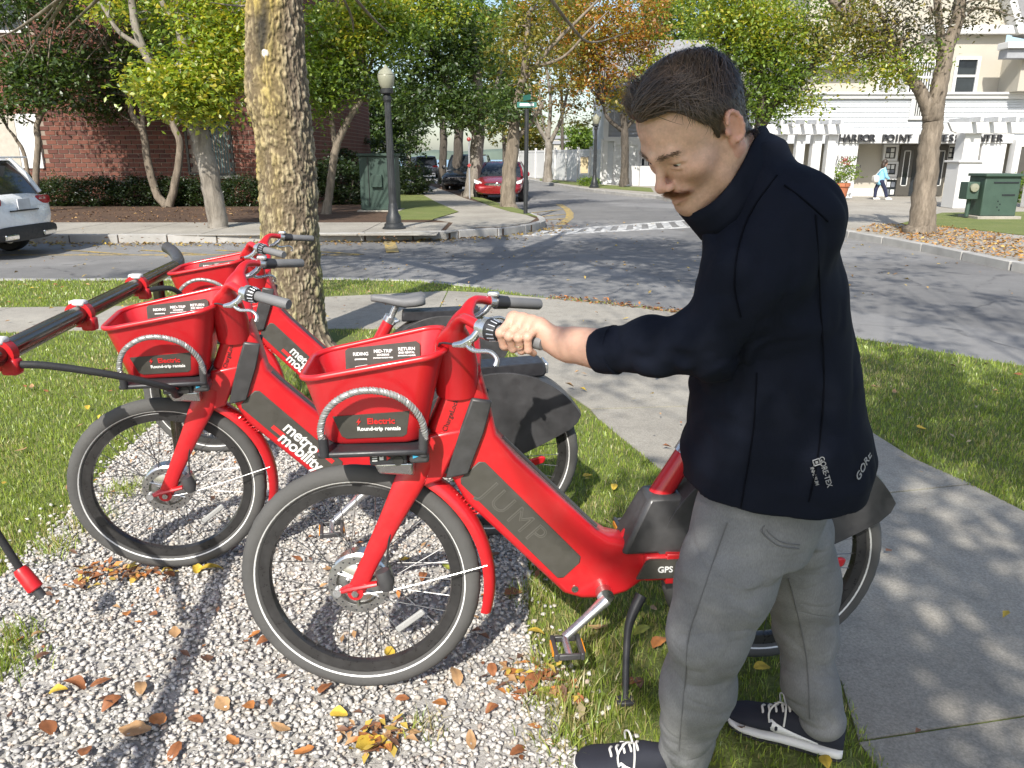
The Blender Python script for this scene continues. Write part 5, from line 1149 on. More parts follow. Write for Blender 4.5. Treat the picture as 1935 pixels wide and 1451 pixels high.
    # fork: two flat blades joined under the head
    for sy in (-1, 1):
        P = smooth_path([(0.0, sy*0.062, 0.335), (0.04, sy*0.062, 0.42), (0.105, sy*0.060, 0.55), (0.15, sy*0.055, 0.64), (0.19, sy*0.042, 0.72)], 5)
        MB().tube(P, lerpr([0.012, 0.0125, 0.015, 0.018, 0.020], 5), 14, flat=lerpr([2.1, 2.0, 2.1, 2.2, 2.2], 5)).build('fork_blade', RED, o, ang=50)
        MB().cyl((0.0, sy*0.075, 0.335), (0.0, sy*0.05, 0.335), 0.022, 18).build('dropout', RED, o)
        MB().cyl((0.0, sy*0.083, 0.335), (0.0, sy*0.074, 0.335), 0.010, 6).build('axle_nut', M['steel'], o)
    MB().tube([(-0.045, -0.066, 0.335), (-0.02, -0.066, 0.345), (0.06, -0.066, 0.36)], [0.012, 0.018, 0.011], 10, flat=[0.6]*3).build('brake_mount', RED, o)
    MB().cyl((-0.05, -0.08, 0.335), (-0.05, -0.055, 0.335), 0.012, 12).build('reaction_bolt', M['silver'], o)
    cal = MB().tube([(0.075, -0.07, 0.40), (0.085, -0.07, 0.37), (0.085, -0.07, 0.345)], [0.02, 0.024, 0.018], 12).build('brake_caliper', M['scuffed_plastic'], o)
    MB().tube(smooth_path([(0.09, -0.07, 0.41), (0.10, -0.07, 0.50), (0.14, -0.06, 0.62), (0.2, -0.05, 0.72)], 5), 0.003, 6).build('brake_hose', M['black_plastic'], cal)
    MB().loft([[(x, y, z) for (x, z) in ((0.125, 0.62), (0.235, 0.655), (0.300, 0.80), (0.200, 0.785))] for y in (-0.058, -0.05, 0.05, 0.058)]).build('fork_crown', RED, o, ang=30, bev=0.012)
    # front mudguard and its wire stay
    fd = MB(); rings = []
    for i in range(25):
        a = R(64-i*3.25); rr = 0.372
        rings.append([(rr*math.cos(a)+dx*math.cos(a), y, 0.34+(rr+dx)*math.sin(a)) for y, dx in ((-0.034, -0.022), (-0.033, -0.004), (-0.02, 0.006), (0.0, 0.009), (0.02, 0.006), (0.033, -0.004), (0.034, -0.022), (0.031, -0.022), (0.03, -0.006), (0.0, 0.005), (-0.03, -0.006), (-0.031, -0.022))])
    fd.loft(rings).build('front_mudguard', RED, o, ang=60)
    for sy in (-1, 1): MB().tube(smooth_path([(0.02, sy*0.07, 0.33), (0.12, sy*0.066, 0.345), (0.36, sy*0.034, 0.40)], 5), 0.0018, 6).build('mudguard_stay', M['steel'], o)
    sp = []
    for i in range(90):
        t = i/89; a = t*2*math.pi*13; sp.append((0.20+0.135*t+0.009*math.cos(a)*0.7, -0.02+0.009*math.sin(a), 0.655-0.115*t+0.009*math.cos(a)*0.7))
    MB().tube(sp, 0.0022, 5).build('steering_spring', RED, o)
    # main frame: head, fat down tube, low step-through, stays
    fr = [(0.205, 0.80), (0.262, 0.655), (0.300, 0.580), (0.574, 0.283), (0.625, 0.262), (0.70, 0.258), (0.76, 0.275), (0.80, 0.305), (0.89, 0.322), (0.89, 0.408), (0.82, 0.425), (0.742, 0.440), (0.700, 0.452), (0.665, 0.478), (0.440, 0.705), (0.385, 0.775), (0.368, 0.86), (0.345, 0.95), (0.26, 0.93)]
    n = len(fr); rings = []
    cxy = (sum(p[0] for p in fr)/n, sum(p[1] for p in fr)/n)
    def insetp(poly, d):
        out = []
        for i in range(len(poly)):
            p0, p1, p2 = Vector(poly[i-1]), Vector(poly[i]), Vector(poly[(i+1) % len(poly)])
            e1 = (p1-p0).normalized(); e2 = (p2-p1).normalized(); nn = Vector((-e1.y-e2.y, e1.x+e2.x))
            if nn.length < 1e-6: nn = Vector((-e1.y, e1.x))
            nn.normalize(); out.append(tuple(p1+nn*d/max(0.5, nn.dot(Vector((-e1.y, e1.x))))))
        return out
    ar = sum(fr[i][0]*fr[(i+1) % n][1]-fr[(i+1) % n][0]*fr[i][1] for i in range(n)); sg = 1 if ar > 0 else -1
    f = MB(); lv = [(-0.046, 0.018), (-0.045, 0.012), (-0.040, 0.004), (-0.030, 0.0), (0.030, 0.0), (0.040, 0.004), (0.045, 0.012), (0.046, 0.018)]
    vv = []
    for y, d in lv: vv += [(p[0], y, p[1]) for p in insetp(fr, sg*d)]
    ff = [(i*n+k, i*n+(k+1) % n, (i+1)*n+(k+1) % n, (i+1)*n+k) for i in range(len(lv)-1) for k in range(n)]
    for li, rev in ((0, 1), (len(lv)-1, 0)):
        poly = insetp(fr, sg*lv[li][1]); tri = tessellate_polygon([[Vector((p[0], p[1], 0)) for p in poly]])
        for t in tri:
            a_ = (poly[t[1]][0]-poly[t[0]][0])*(poly[t[2]][1]-poly[t[0]][1])-(poly[t[2]][0]-poly[t[0]][0])*(poly[t[1]][1]-poly[t[0]][1])
            tt = t if a_ > 0 else (t[0], t[2], t[1]); tt = tt if rev else tt[::-1]; ff.append(tuple(i+li*n for i in tt))
    if sg > 0: ff = [q[::-1] for q in ff[:(len(lv)-1)*n]]+ff[(len(lv)-1)*n:]
    f.add(vv, ff); frame = f.build('frame', RED, o, ang=38)
    for sy in (-1, 1):
        MB().prism([(0.86, 0.318), (1.06, 0.318), (1.19, 0.322), (1.235, 0.335), (1.235, 0.365), (1.19, 0.385), (1.0, 0.404), (0.86, 0.412)], sy*0.058, sy*0.078, 'xz').build('chain_stay', RED, frame, 30, 0.005)
        MB().b2((0.80, sy*0.04, 0.325), (0.90, sy*0.072, 0.405)).build('stay_bridge', RED, frame, 30, 0.008)
    MB().tube([(0.40, -0.052, 0.772), (0.53, -0.054, 0.635), (0.66, -0.05, 0.498)], 0.008, 8, flat=[0.6]*3).build('cable_strip', M['scuffed_plastic'], frame)
    # black inlay beside the head, mounting plate under the basket
    MB().prism([(0.245, 0.66), (0.305, 0.67), (0.350, 0.79), (0.372, 0.875), (0.318, 0.885), (0.28, 0.78)], -0.061, -0.047, 'xz').build('head_panel', M['scuffed_plastic'], o, 30, 0.006)
    MB().prism([(0.245, 0.66), (0.305, 0.67), (0.350, 0.79), (0.372, 0.875), (0.318, 0.885), (0.28, 0.78)], 0.047, 0.061, 'xz').build('head_panel', M['scuffed_plastic'], o, 30, 0.006)
    # battery cover let into the down tube
    pa = [(0.285, 0.655), (0.335, 0.702), (0.352, 0.700), (0.620, 0.402), (0.618, 0.385), (0.570, 0.338), (0.555, 0.338), (0.286, 0.640)]
    for sy in (-1, 1): bp = MB().prism(pa, sy*0.040, sy*0.0485, 'xz').build('battery_cover', M['panel_olive'], o, 30, 0.0025)
    MB().cyl((0.605, -0.050, 0.300), (0.605, -0.044, 0.300), 0.010, 14).build('frame_bolt', M['steel'], o)
    # cranks, pedals, chain case, kickstand
    MB().cyl((0.689, -0.075, 0.285), (0.689, 0.075, 0.285), 0.024, 20).build('bottom_bracket', M['steel'], o)
    MB().lathe([(0, 0.058), (0.085, 0.058), (0.09, 0.066), (0.085, 0.072), (0, 0.072)], (0.689, 0, 0.285), 'y', 32).build('chain_guard', M['black_plastic'], o)
    for sy, dx, dz in ((-1, -0.122, -0.100), (1, 0.122, 0.100)):
        MB().tube([(0.689, sy*0.085, 0.285), (0.689+dx*0.5, sy*0.098, 0.285+dz*0.5), (0.689+dx, sy*0.108, 0.285+dz)], [0.020, 0.015, 0.014], 14, flat=[0.8]*3).build('crank_arm', M['silver'], o)
        pc = Vector((0.689+dx, sy*0.155, 0.285+dz)); pd = MB().cyl(pc+Vector((0, -0.04, 0)), pc+Vector((0, 0.04, 0)), 0.010, 10)
        p_ = pd.build('pedal', M['silver'], o)
        for ex in (-0.036, 0.036): MB().box(pc+Vector((ex, 0, 0)), (0.012, 0.095, 0.022)).build('pedal_cage', M['scuffed_plastic'], p_, 30, 0.003)
        for ey in (-0.042, 0.042): MB().box(pc+Vector((0, ey, 0)), (0.06, 0.010, 0.018)).build('pedal_plate', M['scuffed_plastic'], p_, 30, 0.003)
        for ex in (-0.0435, 0.0435): MB().box(pc+Vector((ex, 0, 0)), (0.004, 0.055, 0.014)).build('pedal_reflector', M['amber'], p_, 0)
    MB().tube(smooth_path([(0.80, -0.05, 0.27), (0.765, -0.075, 0.21), (0.75, -0.10, 0.15), (0.735, -0.165, 0.012)], 5), lerpr([0.018, 0.014, 0.010, 0.010], 5), 12).build('kickstand', M['black_plastic'], o)
    MB().box((0.733, -0.170, 0.008), (0.05, 0.035, 0.014)).build('kickstand_foot', M['black_plastic'], o, 30, 0.004)
    # seat tube, post, saddle
    MB().tube([(0.765, 0, 0.41), (0.925, 0, 0.69)], [0.034, 0.031], 22).build('seat_tube', RED, o)
    MB().cyl((0.920, 0, 0.682), (0.935, 0, 0.708), 0.036, 20).build('seat_clamp', M['silver'], o)
    MB().tube([(0.955, -0.045, 0.69), (0.975, -0.055, 0.70)], [0.008, 0.006], 8).build('clamp_lever', M['silver'], o)
    MB().tube([(0.84, 0, 0.535), (0.925, 0, 0.69), (0.965, 0, 0.775)], 0.0165, 18).build('seat_post', M['silver'], o)
    sd = MB(); rings = []
    for t, w, zt, th in ((0.0, 0.018, 0.822, 0.030), (0.05, 0.024, 0.826, 0.036), (0.25, 0.030, 0.822, 0.042), (0.45, 0.042, 0.815, 0.050), (0.62, 0.066, 0.815, 0.056), (0.80, 0.084, 0.825, 0.062), (0.93, 0.082, 0.830, 0.062), (1.0, 0.062, 0.824, 0.050)):
        x = 0.835+0.275*t; rings.append([(x, w*math.copysign(abs(math.cos(a))**0.75, math.cos(a)), zt-th/2+th/2*math.copysign(abs(math.sin(a))**0.75, math.sin(a))-(0.010 if abs(math.cos(a)) < 0.35 and math.sin(a) > 0 and t > 0.3 else 0)) for a in [2*math.pi*k/24 for k in range(24)]])
    s_ = sd.loft(rings).build('saddle', M['grip_grey'], o, ang=70)
    for sy in (-1, 1): MB().tube(smooth_path([(0.87, sy*0.012, 0.795), (0.94, sy*0.022, 0.775), (1.0, sy*0.022, 0.775), (1.06, sy*0.03, 0.79)], 4), 0.0035, 8).build('saddle_rail', M['steel'], s_)
    # black seat fairing, rear mudguard with skirt guards, flat rear deck
    MB().loft([[(x, y*w, z) for (x, y) in ((x0, -1), (x1, -1), (x1, 1), (x0, 1))] for z, x0, x1, w in ((0.405, 0.735, 0.97, 0.062), (0.46, 0.755, 0.98, 0.064), (0.555, 0.800, 1.0, 0.052), (0.575, 0.812, 1.0, 0.045))]).build('seat_fairing', M['scuffed_plastic'], o, 30, 0.012)
    arc_ = [(1.206+0.378*math.cos(R(a)), 0.34+0.378*math.sin(R(a))) for a in range(30, 166, 4)]
    g = arc_+[(0.83, 0.42), (0.90, 0.345), (1.10, 0.330), (1.22, 0.345), (1.38, 0.415), (1.49, 0.470), (1.522, 0.500)]
    for sy in (-1, 1): MB().prism(g, sy*0.056, sy*0.061, 'xz').build('skirt_guard', M['scuffed_plastic'], o, 25, 0.002)
    rg_ = []
    for a in range(30, 166, 4):
        c_, s2 = math.cos(R(a)), math.sin(R(a)); rg_.append([(1.206+rr*c_, y, 0.34+rr*s2) for y, rr in ((-0.060, 0.377), (-0.03, 0.385), (0.03, 0.385), (0.060, 0.377), (0.055, 0.372), (-0.055, 0.372))])
    MB().loft(rg_).build('rear_mudguard', M['scuffed_plastic'], o, ang=40)
    MB().prism([(0.985, 0.690), (1.38, 0.690), (1.395, 0.705), (1.385, 0.748), (0.99, 0.738)], -0.052, 0.052, 'xz').build('rear_deck', M['black_plastic'], o, 30, 0.012)
    MB().b2((1.388, -0.04, 0.700), (1.402, 0.04, 0.742)).build('tail_lamp', M['silver'], o, 30, 0.005)
    MB().prism([(1.30, 0.33), (1.385, 0.352), (1.39, 0.372), (1.375, 0.38), (1.29, 0.362)], -0.09, -0.078, 'xz').build('frame_tab', RED, o, 30, 0.006)
    # basket: tapered tub with a rolled rim
    def rr(x0, x1, hw0, hw1, z0, z1, rc, n=9):          # ring in plan, front end x0 half width hw0, rear x1 hw1
        pts = []
        for cx, sy, hw, a0, sx in ((x1, 1, hw1, 0, -1), (x0, 1, hw0, 90, 1), (x0, -1, hw0, 180, 1), (x1, -1, hw1, 270, -1)):
            for k in range(n):
                a = R(a0+90*k/(n-1)); px = cx+sx*rc+rc*math.cos(a); py = sy*(hw-rc)+rc*math.sin(a)
                t = (px-x0)/(x1-x0); pts.append((px, py, z0+(z1-z0)*t))
        return pts
    outer = [rr(-0.048, 0.190, 0.098, 0.108, 0.785, 0.790, 0.045), rr(-0.058, 0.200, 0.107, 0.117, 0.795, 0.800, 0.05), rr(-0.070, 0.215, 0.120, 0.132, 0.850, 0.875, 0.055), rr(-0.092, 0.240, 0.137, 0.155, 0.935, 0.985, 0.06), rr(-0.100, 0.252, 0.143, 0.164, 0.965, 1.030, 0.06)]
    inner = [rr(-0.097, 0.249, 0.139, 0.160, 0.965, 1.030, 0.057), rr(-0.066, 0.211, 0.116, 0.128, 0.850, 0.875, 0.052), rr(-0.052, 0.194, 0.102, 0.112, 0.802, 0.807, 0.045)]
    bk = MB().loft(outer+inner).build('basket', RED, o, ang=40)
    rim = rr(-0.101, 0.254, 0.145, 0.166, 0.966, 1.031, 0.06); MB().tube(rim+[rim[0]], 0.0085, 10, caps=False).build('basket_rim', RED, bk, ang=60)
    # printed plates on the basket sides
    def side(u, v, sy, off):      # u along x, v height -> point on the slanted side
        t = (v-0.80)/0.20; hw = 0.112+t*(0.152-0.112); hw += (u-0.07)*0.045
        return (u, sy*(hw+off), v)
    pl = [(-0.030, 0.868), (0.160, 0.880), (0.150, 0.815), (0.140, 0.808), (0.0, 0.805), (-0.012, 0.812)]
    for sy in (-1, 1):
        q = MB().loft([[side(x, z, sy, d) for x, z in pl] for d in (0.0005, 0.003)]).build('basket_plate', M['panel_olive'], bk, 0)
    q0, q1 = Vector(side(0.065, 0.83, -1, 0.0042)), Vector(side(0.065, 0.86, -1, 0.0042)); up = q1-q0
    ax = Vector(side(0.12, 0.84, -1, 0.0042))-Vector(side(0.0, 0.84, -1, 0.0042))
    lettering('Electric', 0.023, basis(side(0.088, 0.853, -1, 0.0042), ax, up), M['red_print'], bk, depth=0.0006, bold=0.0006)
    lettering('Round-trip rentals', 0.0145, basis(side(0.082, 0.832, -1, 0.0042), ax, up), M['white_print'], bk, depth=0.0006, bold=0.0005)
    bolt = MB().prism([(0.004, 0.012), (-0.006, -0.002), (-0.0005, -0.002), (-0.004, -0.012), (0.006, 0.002), (0.0005, 0.002)], 0, 0.0008); bolt.xform(basis(side(0.033, 0.853, -1, 0.0042), ax, up)).build('bolt_symbol', M['red_print'], bk, 0)
    # instruction sticker on the inside of the far wall
    def inn(u, v, d=0.0):
        t = (v-0.85)/0.15; hw = 0.122+t*(0.150-0.122)+(u-0.07)*0.04; return (u, hw-0.0035-d, v)
    st_ = MB().loft([[inn(x, z, d) for x, z in ((-0.02, 0.885), (0.185, 0.885), (0.185, 0.985), (0.175, 0.992), (-0.012, 0.978), (-0.02, 0.972))] for d in (0.002, 0.0045)]).build('instruction_sticker', M['panel_olive'], bk, 0)
    ax2 = Vector(inn(0.15, 0.93, 0.006))-Vector(inn(0.0, 0.93, 0.006)); up2 = Vector(inn(0.07, 0.96, 0.006))-Vector(inn(0.07, 0.90, 0.006))
    for tx, s_, u, v in (('RIDING', 0.0125, 0.022, 0.962), ('(MONTANDO)', 0.005, 0.022, 0.948), ('MID-TRIP', 0.0125, 0.083, 0.968), ('LOCKING', 0.0075, 0.083, 0.958), ('(BLOQUEO DE MEDIO VIAJE)', 0.0042, 0.083, 0.950), ('RETURN', 0.0125, 0.148, 0.972), ('END RENTAL', 0.0075, 0.148, 0.962), ('(FINALIZAR EL ALQUILER)', 0.0042, 0.148, 0.954)):
        lettering(tx, s_, basis(inn(u, v, 0.006), ax2, up2), M['white_print'], st_, depth=0.0004, bold=0.0004)
    for u in (0.022, 0.083, 0.148):
        P = [Vector(inn(u-0.016, 0.928, 0.006)), Vector(inn(u-0.010, 0.915, 0.006)), Vector(inn(u+0.010, 0.915, 0.006)), Vector(inn(u+0.017, 0.932, 0.006)), Vector(inn(u-0.016, 0.928, 0.006))]
        MB().tube(P, 0.0009, 4, caps=False).build('basket_drawing', M['white_print'], st_, 0)
    a0 = [inn(0.022+0.010*math.cos(t*0.4), 0.912+0.008*math.sin(t*0.4), 0.0062) for t in range(9)]; MB().tube(a0, 0.0012, 4).build('cable_drawing', M['blue_print'], st_, 0)
    # looped lock cable, its clips, the lock box
    arcp = [(-0.052, -0.150, 0.800), (-0.056, -0.158, 0.850), (-0.030, -0.172, 0.908), (0.025, -0.182, 0.945), (0.085, -0.186, 0.950), (0.145, -0.180, 0.925), (0.185, -0.168, 0.875), (0.196, -0.152, 0.820), (0.192, -0.142, 0.795)]
    cp = smooth_path(arcp, 8); cb = MB().tube(cp, 0.0075, 12).build('lock_cable', M['cable_grey'], o, ang=60)
    hel = MB()
    for ph in range(3):
        pts = []
        for i in range(len(cp)*6-6):
            t = i/6; j = int(t); f_ = t-j; p = cp[j].lerp(cp[min(j+1, len(cp)-1)], f_); d = (cp[min(j+1, len(cp)-1)]-cp[max(j-0, 0)]); d = d.normalized() if d.length > 1e-6 else Vector((0, 0, 1)); u_, w_, _ = frame_of(d)
            a = t*2.1+ph*2.094; pts.append(p+(u_*math.cos(a)+w_*math.sin(a))*0.0068)
        hel.tube(pts, 0.0026, 4)
    tag(hel.build('cable_strands', M['cable_grey'], cb, ang=60), kind='stuff')
    MB().cyl((-0.052, -0.150, 0.775), (-0.053, -0.152, 0.822), 0.0125, 14).build('cable_sleeve', M['black_plastic'], o); MB().cyl((0.190, -0.140, 0.765), (0.194, -0.150, 0.835), 0.0125, 14).build('cable_sleeve', M['scuffed_plastic'], o)
    MB().b2((-0.07, -0.155, 0.768), (0.20, 0.10, 0.784)).build('basket_tray', M['black_plastic'], o, 30, 0.006)
    lb = MB().b2((0.055, -0.130, 0.735), (0.150, -0.060, 0.7665)).build('lock_box', M['black_plastic'], o, 30, 0.005)
    MB().cyl((0.126, -0.134, 0.748), (0.126, -0.129, 0.748), 0.013, 18).build('keyhole', M['rim_black'], lb)
    MB().prism([(0.098, 0.762), (0.108, 0.756), (0.098, 0.750)], -0.133, -0.1305, 'xz').build('arrow_mark', M['red_print'], lb, 0)
    MB().box((0.085, -0.1315, 0.755), (0.010, 0.002, 0.008)).torus((0.085, -0.1315, 0.760), 0.004, 0.001, 'y', 14, 5).build('padlock_mark', M['white_print'], lb, 0)
    for k in range(3): MB().box((0.068, -0.1315, 0.762-0.006*k), (0.013, 0.002, 0.003)).build('text_line', M['white_print'], lb, 0)
    MB().b2((0.155, -0.145, 0.742), (0.205, -0.08, 0.772)).build('cable_clip', M['scuffed_plastic'], o, 30, 0.008)
    MB().prism([(0.164, 0.768), (0.178, 0.763), (0.164, 0.758)], -0.1475, -0.1455, 'xz').build('clip_mark', M['blue_print'], o, 0)
    MB().loft([[(0.062, -0.115, 0.734), (0.165, -0.115, 0.734), (0.165, -0.03, 0.734), (0.062, -0.03, 0.734)], [(0.075, -0.105, 0.700), (0.165, -0.105, 0.692), (0.165, -0.03, 0.692), (0.075, -0.03, 0.70)]]).build('front_lamp', M['steel'], o, 30, 0.008)
    t_ = lettering('ChargeLock', 0.019, basis((0.262, -0.0475, 0.835), (0.36, 0, 0.93), (-0.93, 0, 0.36)), M['rim_black'], o, depth=0.0005)
    # handlebar: two sculpted stalks, bends, grips, levers
    for sy in (-1, 1):
        Pn = [(0.285, sy*0.028, 0.89), (0.288, sy*0.068, 0.970), (0.290, sy*0.112, 1.040), (0.300, sy*0.146, 1.082), (0.316, sy*0.178, 1.106), (0.338, sy*0.212, 1.105), (0.362, sy*0.242, 1.096)]
        MB().tube(smooth_path(Pn, 6), lerpr([0.055, 0.056, 0.047, 0.020, 0.0125, 0.0125, 0.0125], 6), 18, flat=lerpr([0.60, 0.52, 0.50, 0.8, 1, 1, 1], 6)).build('handlebar_stalk', RED, o, ang=60)
        g0 = Vector((0.357, sy*0.237, 1.097)); g1 = Vector((0.505, sy*0.343, 1.076)); d = (g1-g0).normalized(); u_ = Vector((0, 0, 1)); u_ = (u_-d*u_.dot(d)).normalized()
        L = (g1-g0).length
        MB().tube([g0, g0+d*0.022], 0.0165, 18).build('lever_clamp', M['silver'], o)
        if sy < 0:
            MB().tube([g0+d*0.020, g0+d*0.034], 0.026, 28).build('bell_ring', M['silver'], o)
            tws = MB().tube([g0+d*0.034, g0+d*0.044, g0+d*0.062], [0.0265, 0.0255, 0.021], 28).build('twist_shifter', M['black_plastic'], o)
            rb = MB()
            for k in range(14):
                a = 2*math.pi*k/14; w_ = d.cross(u_); r_ = u_*math.cos(a)+w_*math.sin(a); rb.tube([g0+d*0.044+r_*0.0255, g0+d*0.061+r_*0.0215], 0.0016, 5)
            tag(rb.build('shifter_ribs', M['silver'], tws), kind='stuff')
        else:
            MB().tube([g0+d*0.020, g0+d*0.062], [0.021, 0.019], 22).build('throttle', M['black_plastic'], o); MB().box(g0+d*0.012+u_*0.022, (0.035, 0.03, 0.016)).build('thumb_button', M['silver'], o, 30, 0.005)
        MB().tube([g0+d*0.058, g0+d*0.064, g0+d*(L-0.004), g0+d*L], [0.0150, 0.0160, 0.0165, 0.0145], 22).build('grip', M['grip_grey'], o)
        # lever body reaches forward-down, blade sweeps back under the grip
        fwd = Vector((-0.6, sy*-0.05, -0.8)).normalized()
        b0 = g0+d*0.010
        MB().tube([b0, b0+fwd*0.030, b0+fwd*0.052-d*0.012, b0+fwd*0.062-d*0.036], [0.013, 0.014, 0.015, 0.009], 12, flat=[0.7]*4).build('lever_body', M['silver'], o, ang=60)
        l0 = b0+fwd*0.050
        MB().tube(smooth_path([l0-d*0.01, l0+d*0.025+fwd*0.012, l0+d*0.065+fwd*0.004, l0+d*0.095+fwd*0.016, l0+d*0.105+fwd*0.034], 5), lerpr([0.0085, 0.007, 0.0058, 0.0055, 0.0075], 5), 12, flat=lerpr([0.8]*5, 5)).build('brake_lever', M['silver'], o, ang=60)
        MB().cyl(b0+fwd*0.046-Vector((0, 0.012, 0)), b0+fwd*0.046+Vector((0, 0.012, 0)), 0.005, 10).build('lever_pivot', M['steel'], o)
        MB().tube(smooth_path([b0+fwd*0.06-d*0.03, (0.25, sy*0.12, 1.03), (0.29, sy*0.05, 0.93)], 5), 0.0028, 6).build('brake_cable', M['black_plastic'], o)
    # GPS plate on the left stay
    gp_ = MB().prism([(0.775, 0.340), (0.800, 0.392), (0.812, 0.398), (1.05, 0.394), (1.05, 0.336)], -0.0815, -0.0725, 'xz').build('gps_plate', M['panel_olive'], o, 0)
    lettering('GPS Tracking', 0.026, basis((0.905, -0.0822, 0.366), (1, 0, -0.01), (0, 0, 1)), M['white_print'], gp_, depth=0.0006, bold=0.0006)
    return o
bike0 = bicycle()
def on_tube(off, t, w):     # point on the battery cover: t along the tube, w across it
    a = Vector((0.312, 0, 0.672)); d = Vector((0.615-0.335, 0, 0.400-0.702)).normalized(); q = Vector((0.735, 0, 0.68)).normalized(); q = (q-d*q.dot(d)).normalized()
    p = a+d*t+q*w; return Vector((p.x, off, p.z)), d, q
bike_b = copy_tree(bike0); bike_c = copy_tree(bike0)
for ch in bpy.data.objects:
    if ch.parent == bike0 and ch.name.startswith(('saddle', 'seat_post')): ch.location = (0.090, 0, 0.160)
# the nearest bicycle wears an embossed plate, the two behind a printed one
p, d, q = on_tube(-0.0488, 0.175, -0.002)
emb = text_geo('JUMP', 0.085, 0.0009, -0.0, 1.25); 
emb.xform(basis(p, d, q)).build('embossed_letters', M['panel_line'], bike0, 0)
inn_ = text_geo('JUMP', 0.085, 0.0012, -0.0028, 1.25).xform(basis(p, d, q)).build('embossed_letters', M['panel_olive'], bike0, 0)
for bk_ in (bike_b, bike_c):
    p, d, q = on_tube(-0.0490, 0.235, 0.012); lettering('metro', 0.062, basis(p, d, q), M['white_print'], bk_, depth=0.0008, bold=0.0012, spacing=0.96)
    p, d, q = on_tube(-0.0490, 0.270, -0.030); lettering('mobility', 0.062, basis(p, d, q), M['white_print'], bk_, depth=0.0008, bold=0.0012, spacing=0.96)
    p, d, q = on_tube(-0.0490, 0.155, -0.022); MB().box((0, 0, 0), (0.055, 0.016, 0.0012)).xform(basis(p, d, q)).build('red_bar', M['red_print'], bk_, 0)
    p, d, q = on_tube(-0.0490, 0.345, 0.018); MB().box((0, 0, 0), (0.075, 0.016, 0.0012)).xform(basis(p, d, q)).build('red_bar', M['red_print'], bk_, 0)
for o_, loc, rz, lab in ((bike0, (-0.427, 1.929, 0.016), 5.8, 'nearest red rental bicycle with embossed frame plate, held by the man'), (bike_b, (-1.25, 2.60, 0.016), 12, 'middle red rental bicycle locked to the rack cable'), (bike_c, (-1.55, 3.80, 0.006), 7, 'farthest red rental bicycle, its saddle showing against the path')):
    o_.location = loc; o_.rotation_euler = (R(3.5) if o_ is bike_b else (R(2) if o_ is bike_c else 0), 0, R(rz)); tag(o_, lab, 'bicycle', 'red rental bicycles')
def steer_matrix(deg):
    p = Vector((0.30, 0, 0.90)); ax = Vector((0.27, 0, 0.56)).normalized(); return Matrix.Translation(p) @ Matrix.Rotation(R(deg), 4, ax) @ Matrix.Translation(-p)
TURN = ('front_wheel', 'fork_blade', 'dropout', 'axle_nut', 'brake_mount', 'reaction_bolt', 'brake_caliper', 'front_mudguard', 'mudguard_stay', 'handlebar_stalk', 'lever_', 'bell_ring', 'twist_shifter', 'throttle', 'thumb_button', 'grip', 'brake_lever', 'brake_cable')
for o_, dg in ((bike0, -8), (bike_b, -1), (bike_c, -4)):
    for ch in [c for c in bpy.data.objects if c.parent == o_ and c.name.startswith(TURN)]: ch.matrix_basis = steer_matrix(dg)
# --- the rack: a dark rail on red brackets with hanging charge cables
mat('rail_bronze', (0.10, 0.085, 0.070), 0.16, 0.85, var=0.25, vs=5)
mat('rack_red', (0.52, 0.015, 0.02), 0.35); mat('cable_black', (0.028, 0.028, 0.030), 0.55)
RZ = 0.96
def rail(y): return Vector((-1.46-0.148*(y-2.1), y, RZ))
rk = empty('bike_rack', (-1.3, 1.0, 0), 0, 'bronze rail bike rack with red brackets and hanging cables', 'bike rack')
ro = Vector((-1.3, 1.0, 0))
MB().tube([rail(0.4)-ro, rail(3.95)-ro], 0.0315, 24).build('rail', M['rail_bronze'], rk)
MB().tube([p-ro for p in smooth_path([rail(3.94), rail(4.05)+Vector((0, 0, 0.015)), rail(4.16)+Vector((-0.05, 0, 0.05)), rail(4.2)+Vector((-0.10, 0.0, 0.075))], 5)], [0.03]*16, 18).build('rail_end', M['scuffed_plastic'], rk)
for y in (1.25, 2.13, 2.72, 3.36):
    p = rail(y)-ro; dd = (rail(3)-rail(2)).normalized()
    br = MB().tube([p-dd*0.018, p+dd*0.018], 0.046, 24).build('bracket', M['rack_red'], rk); MB().box(p+Vector((0.0, 0, 0.040)), (0.055, 0.040, 0.022)).build('bracket_top', M['white_paint'], br, 30, 0.008)
    MB().box(p+Vector((0.03, 0, -0.035)), (0.05, 0.04, 0.05)).build('bracket_arm', M['rack_red'], br, 30, 0.01)
for y in (0.7, 3.75): MB().cyl((rail(y).x-ro.x-0.03, y-ro.y, 0), (rail(y).x-ro.x-0.03, y-ro.y, RZ-0.03), 0.028, 16).build('leg', M['rail_bronze'], rk)
MB().tube([p-ro for p in (rail(1.62), rail(1.62)+Vector((-0.05, 0, -0.04)))], 0.02, 12).build('cable_socket', M['black_plastic'], rk)
lockpt = bike_b.matrix_world if False else Matrix.Translation((-1.25, 2.60, 0)) @ Matrix.Rotation(R(12), 4, 'Z')
lp = lockpt @ Vector((0.12, -0.145, 0.75))
cbl = [rail(2.13)+Vector((0.04, 0, -0.03)), rail(2.15)+Vector((0.12, 0.02, -0.045)), Vector((-1.20, 2.27, 0.855)), Vector((-1.11, 2.38, 0.785)), lp+Vector((-0.02, -0.03, -0.012)), lp]
MB().tube([p-ro for p in smooth_path(cbl, 8)], 0.0115, 12).build('charge_cable', M['cable_black'], rk)
lp3 = (Matrix.Translation((-1.55, 3.80, 0)) @ Matrix.Rotation(R(7), 4, 'Z')) @ Vector((0.10, -0.14, 0.78))
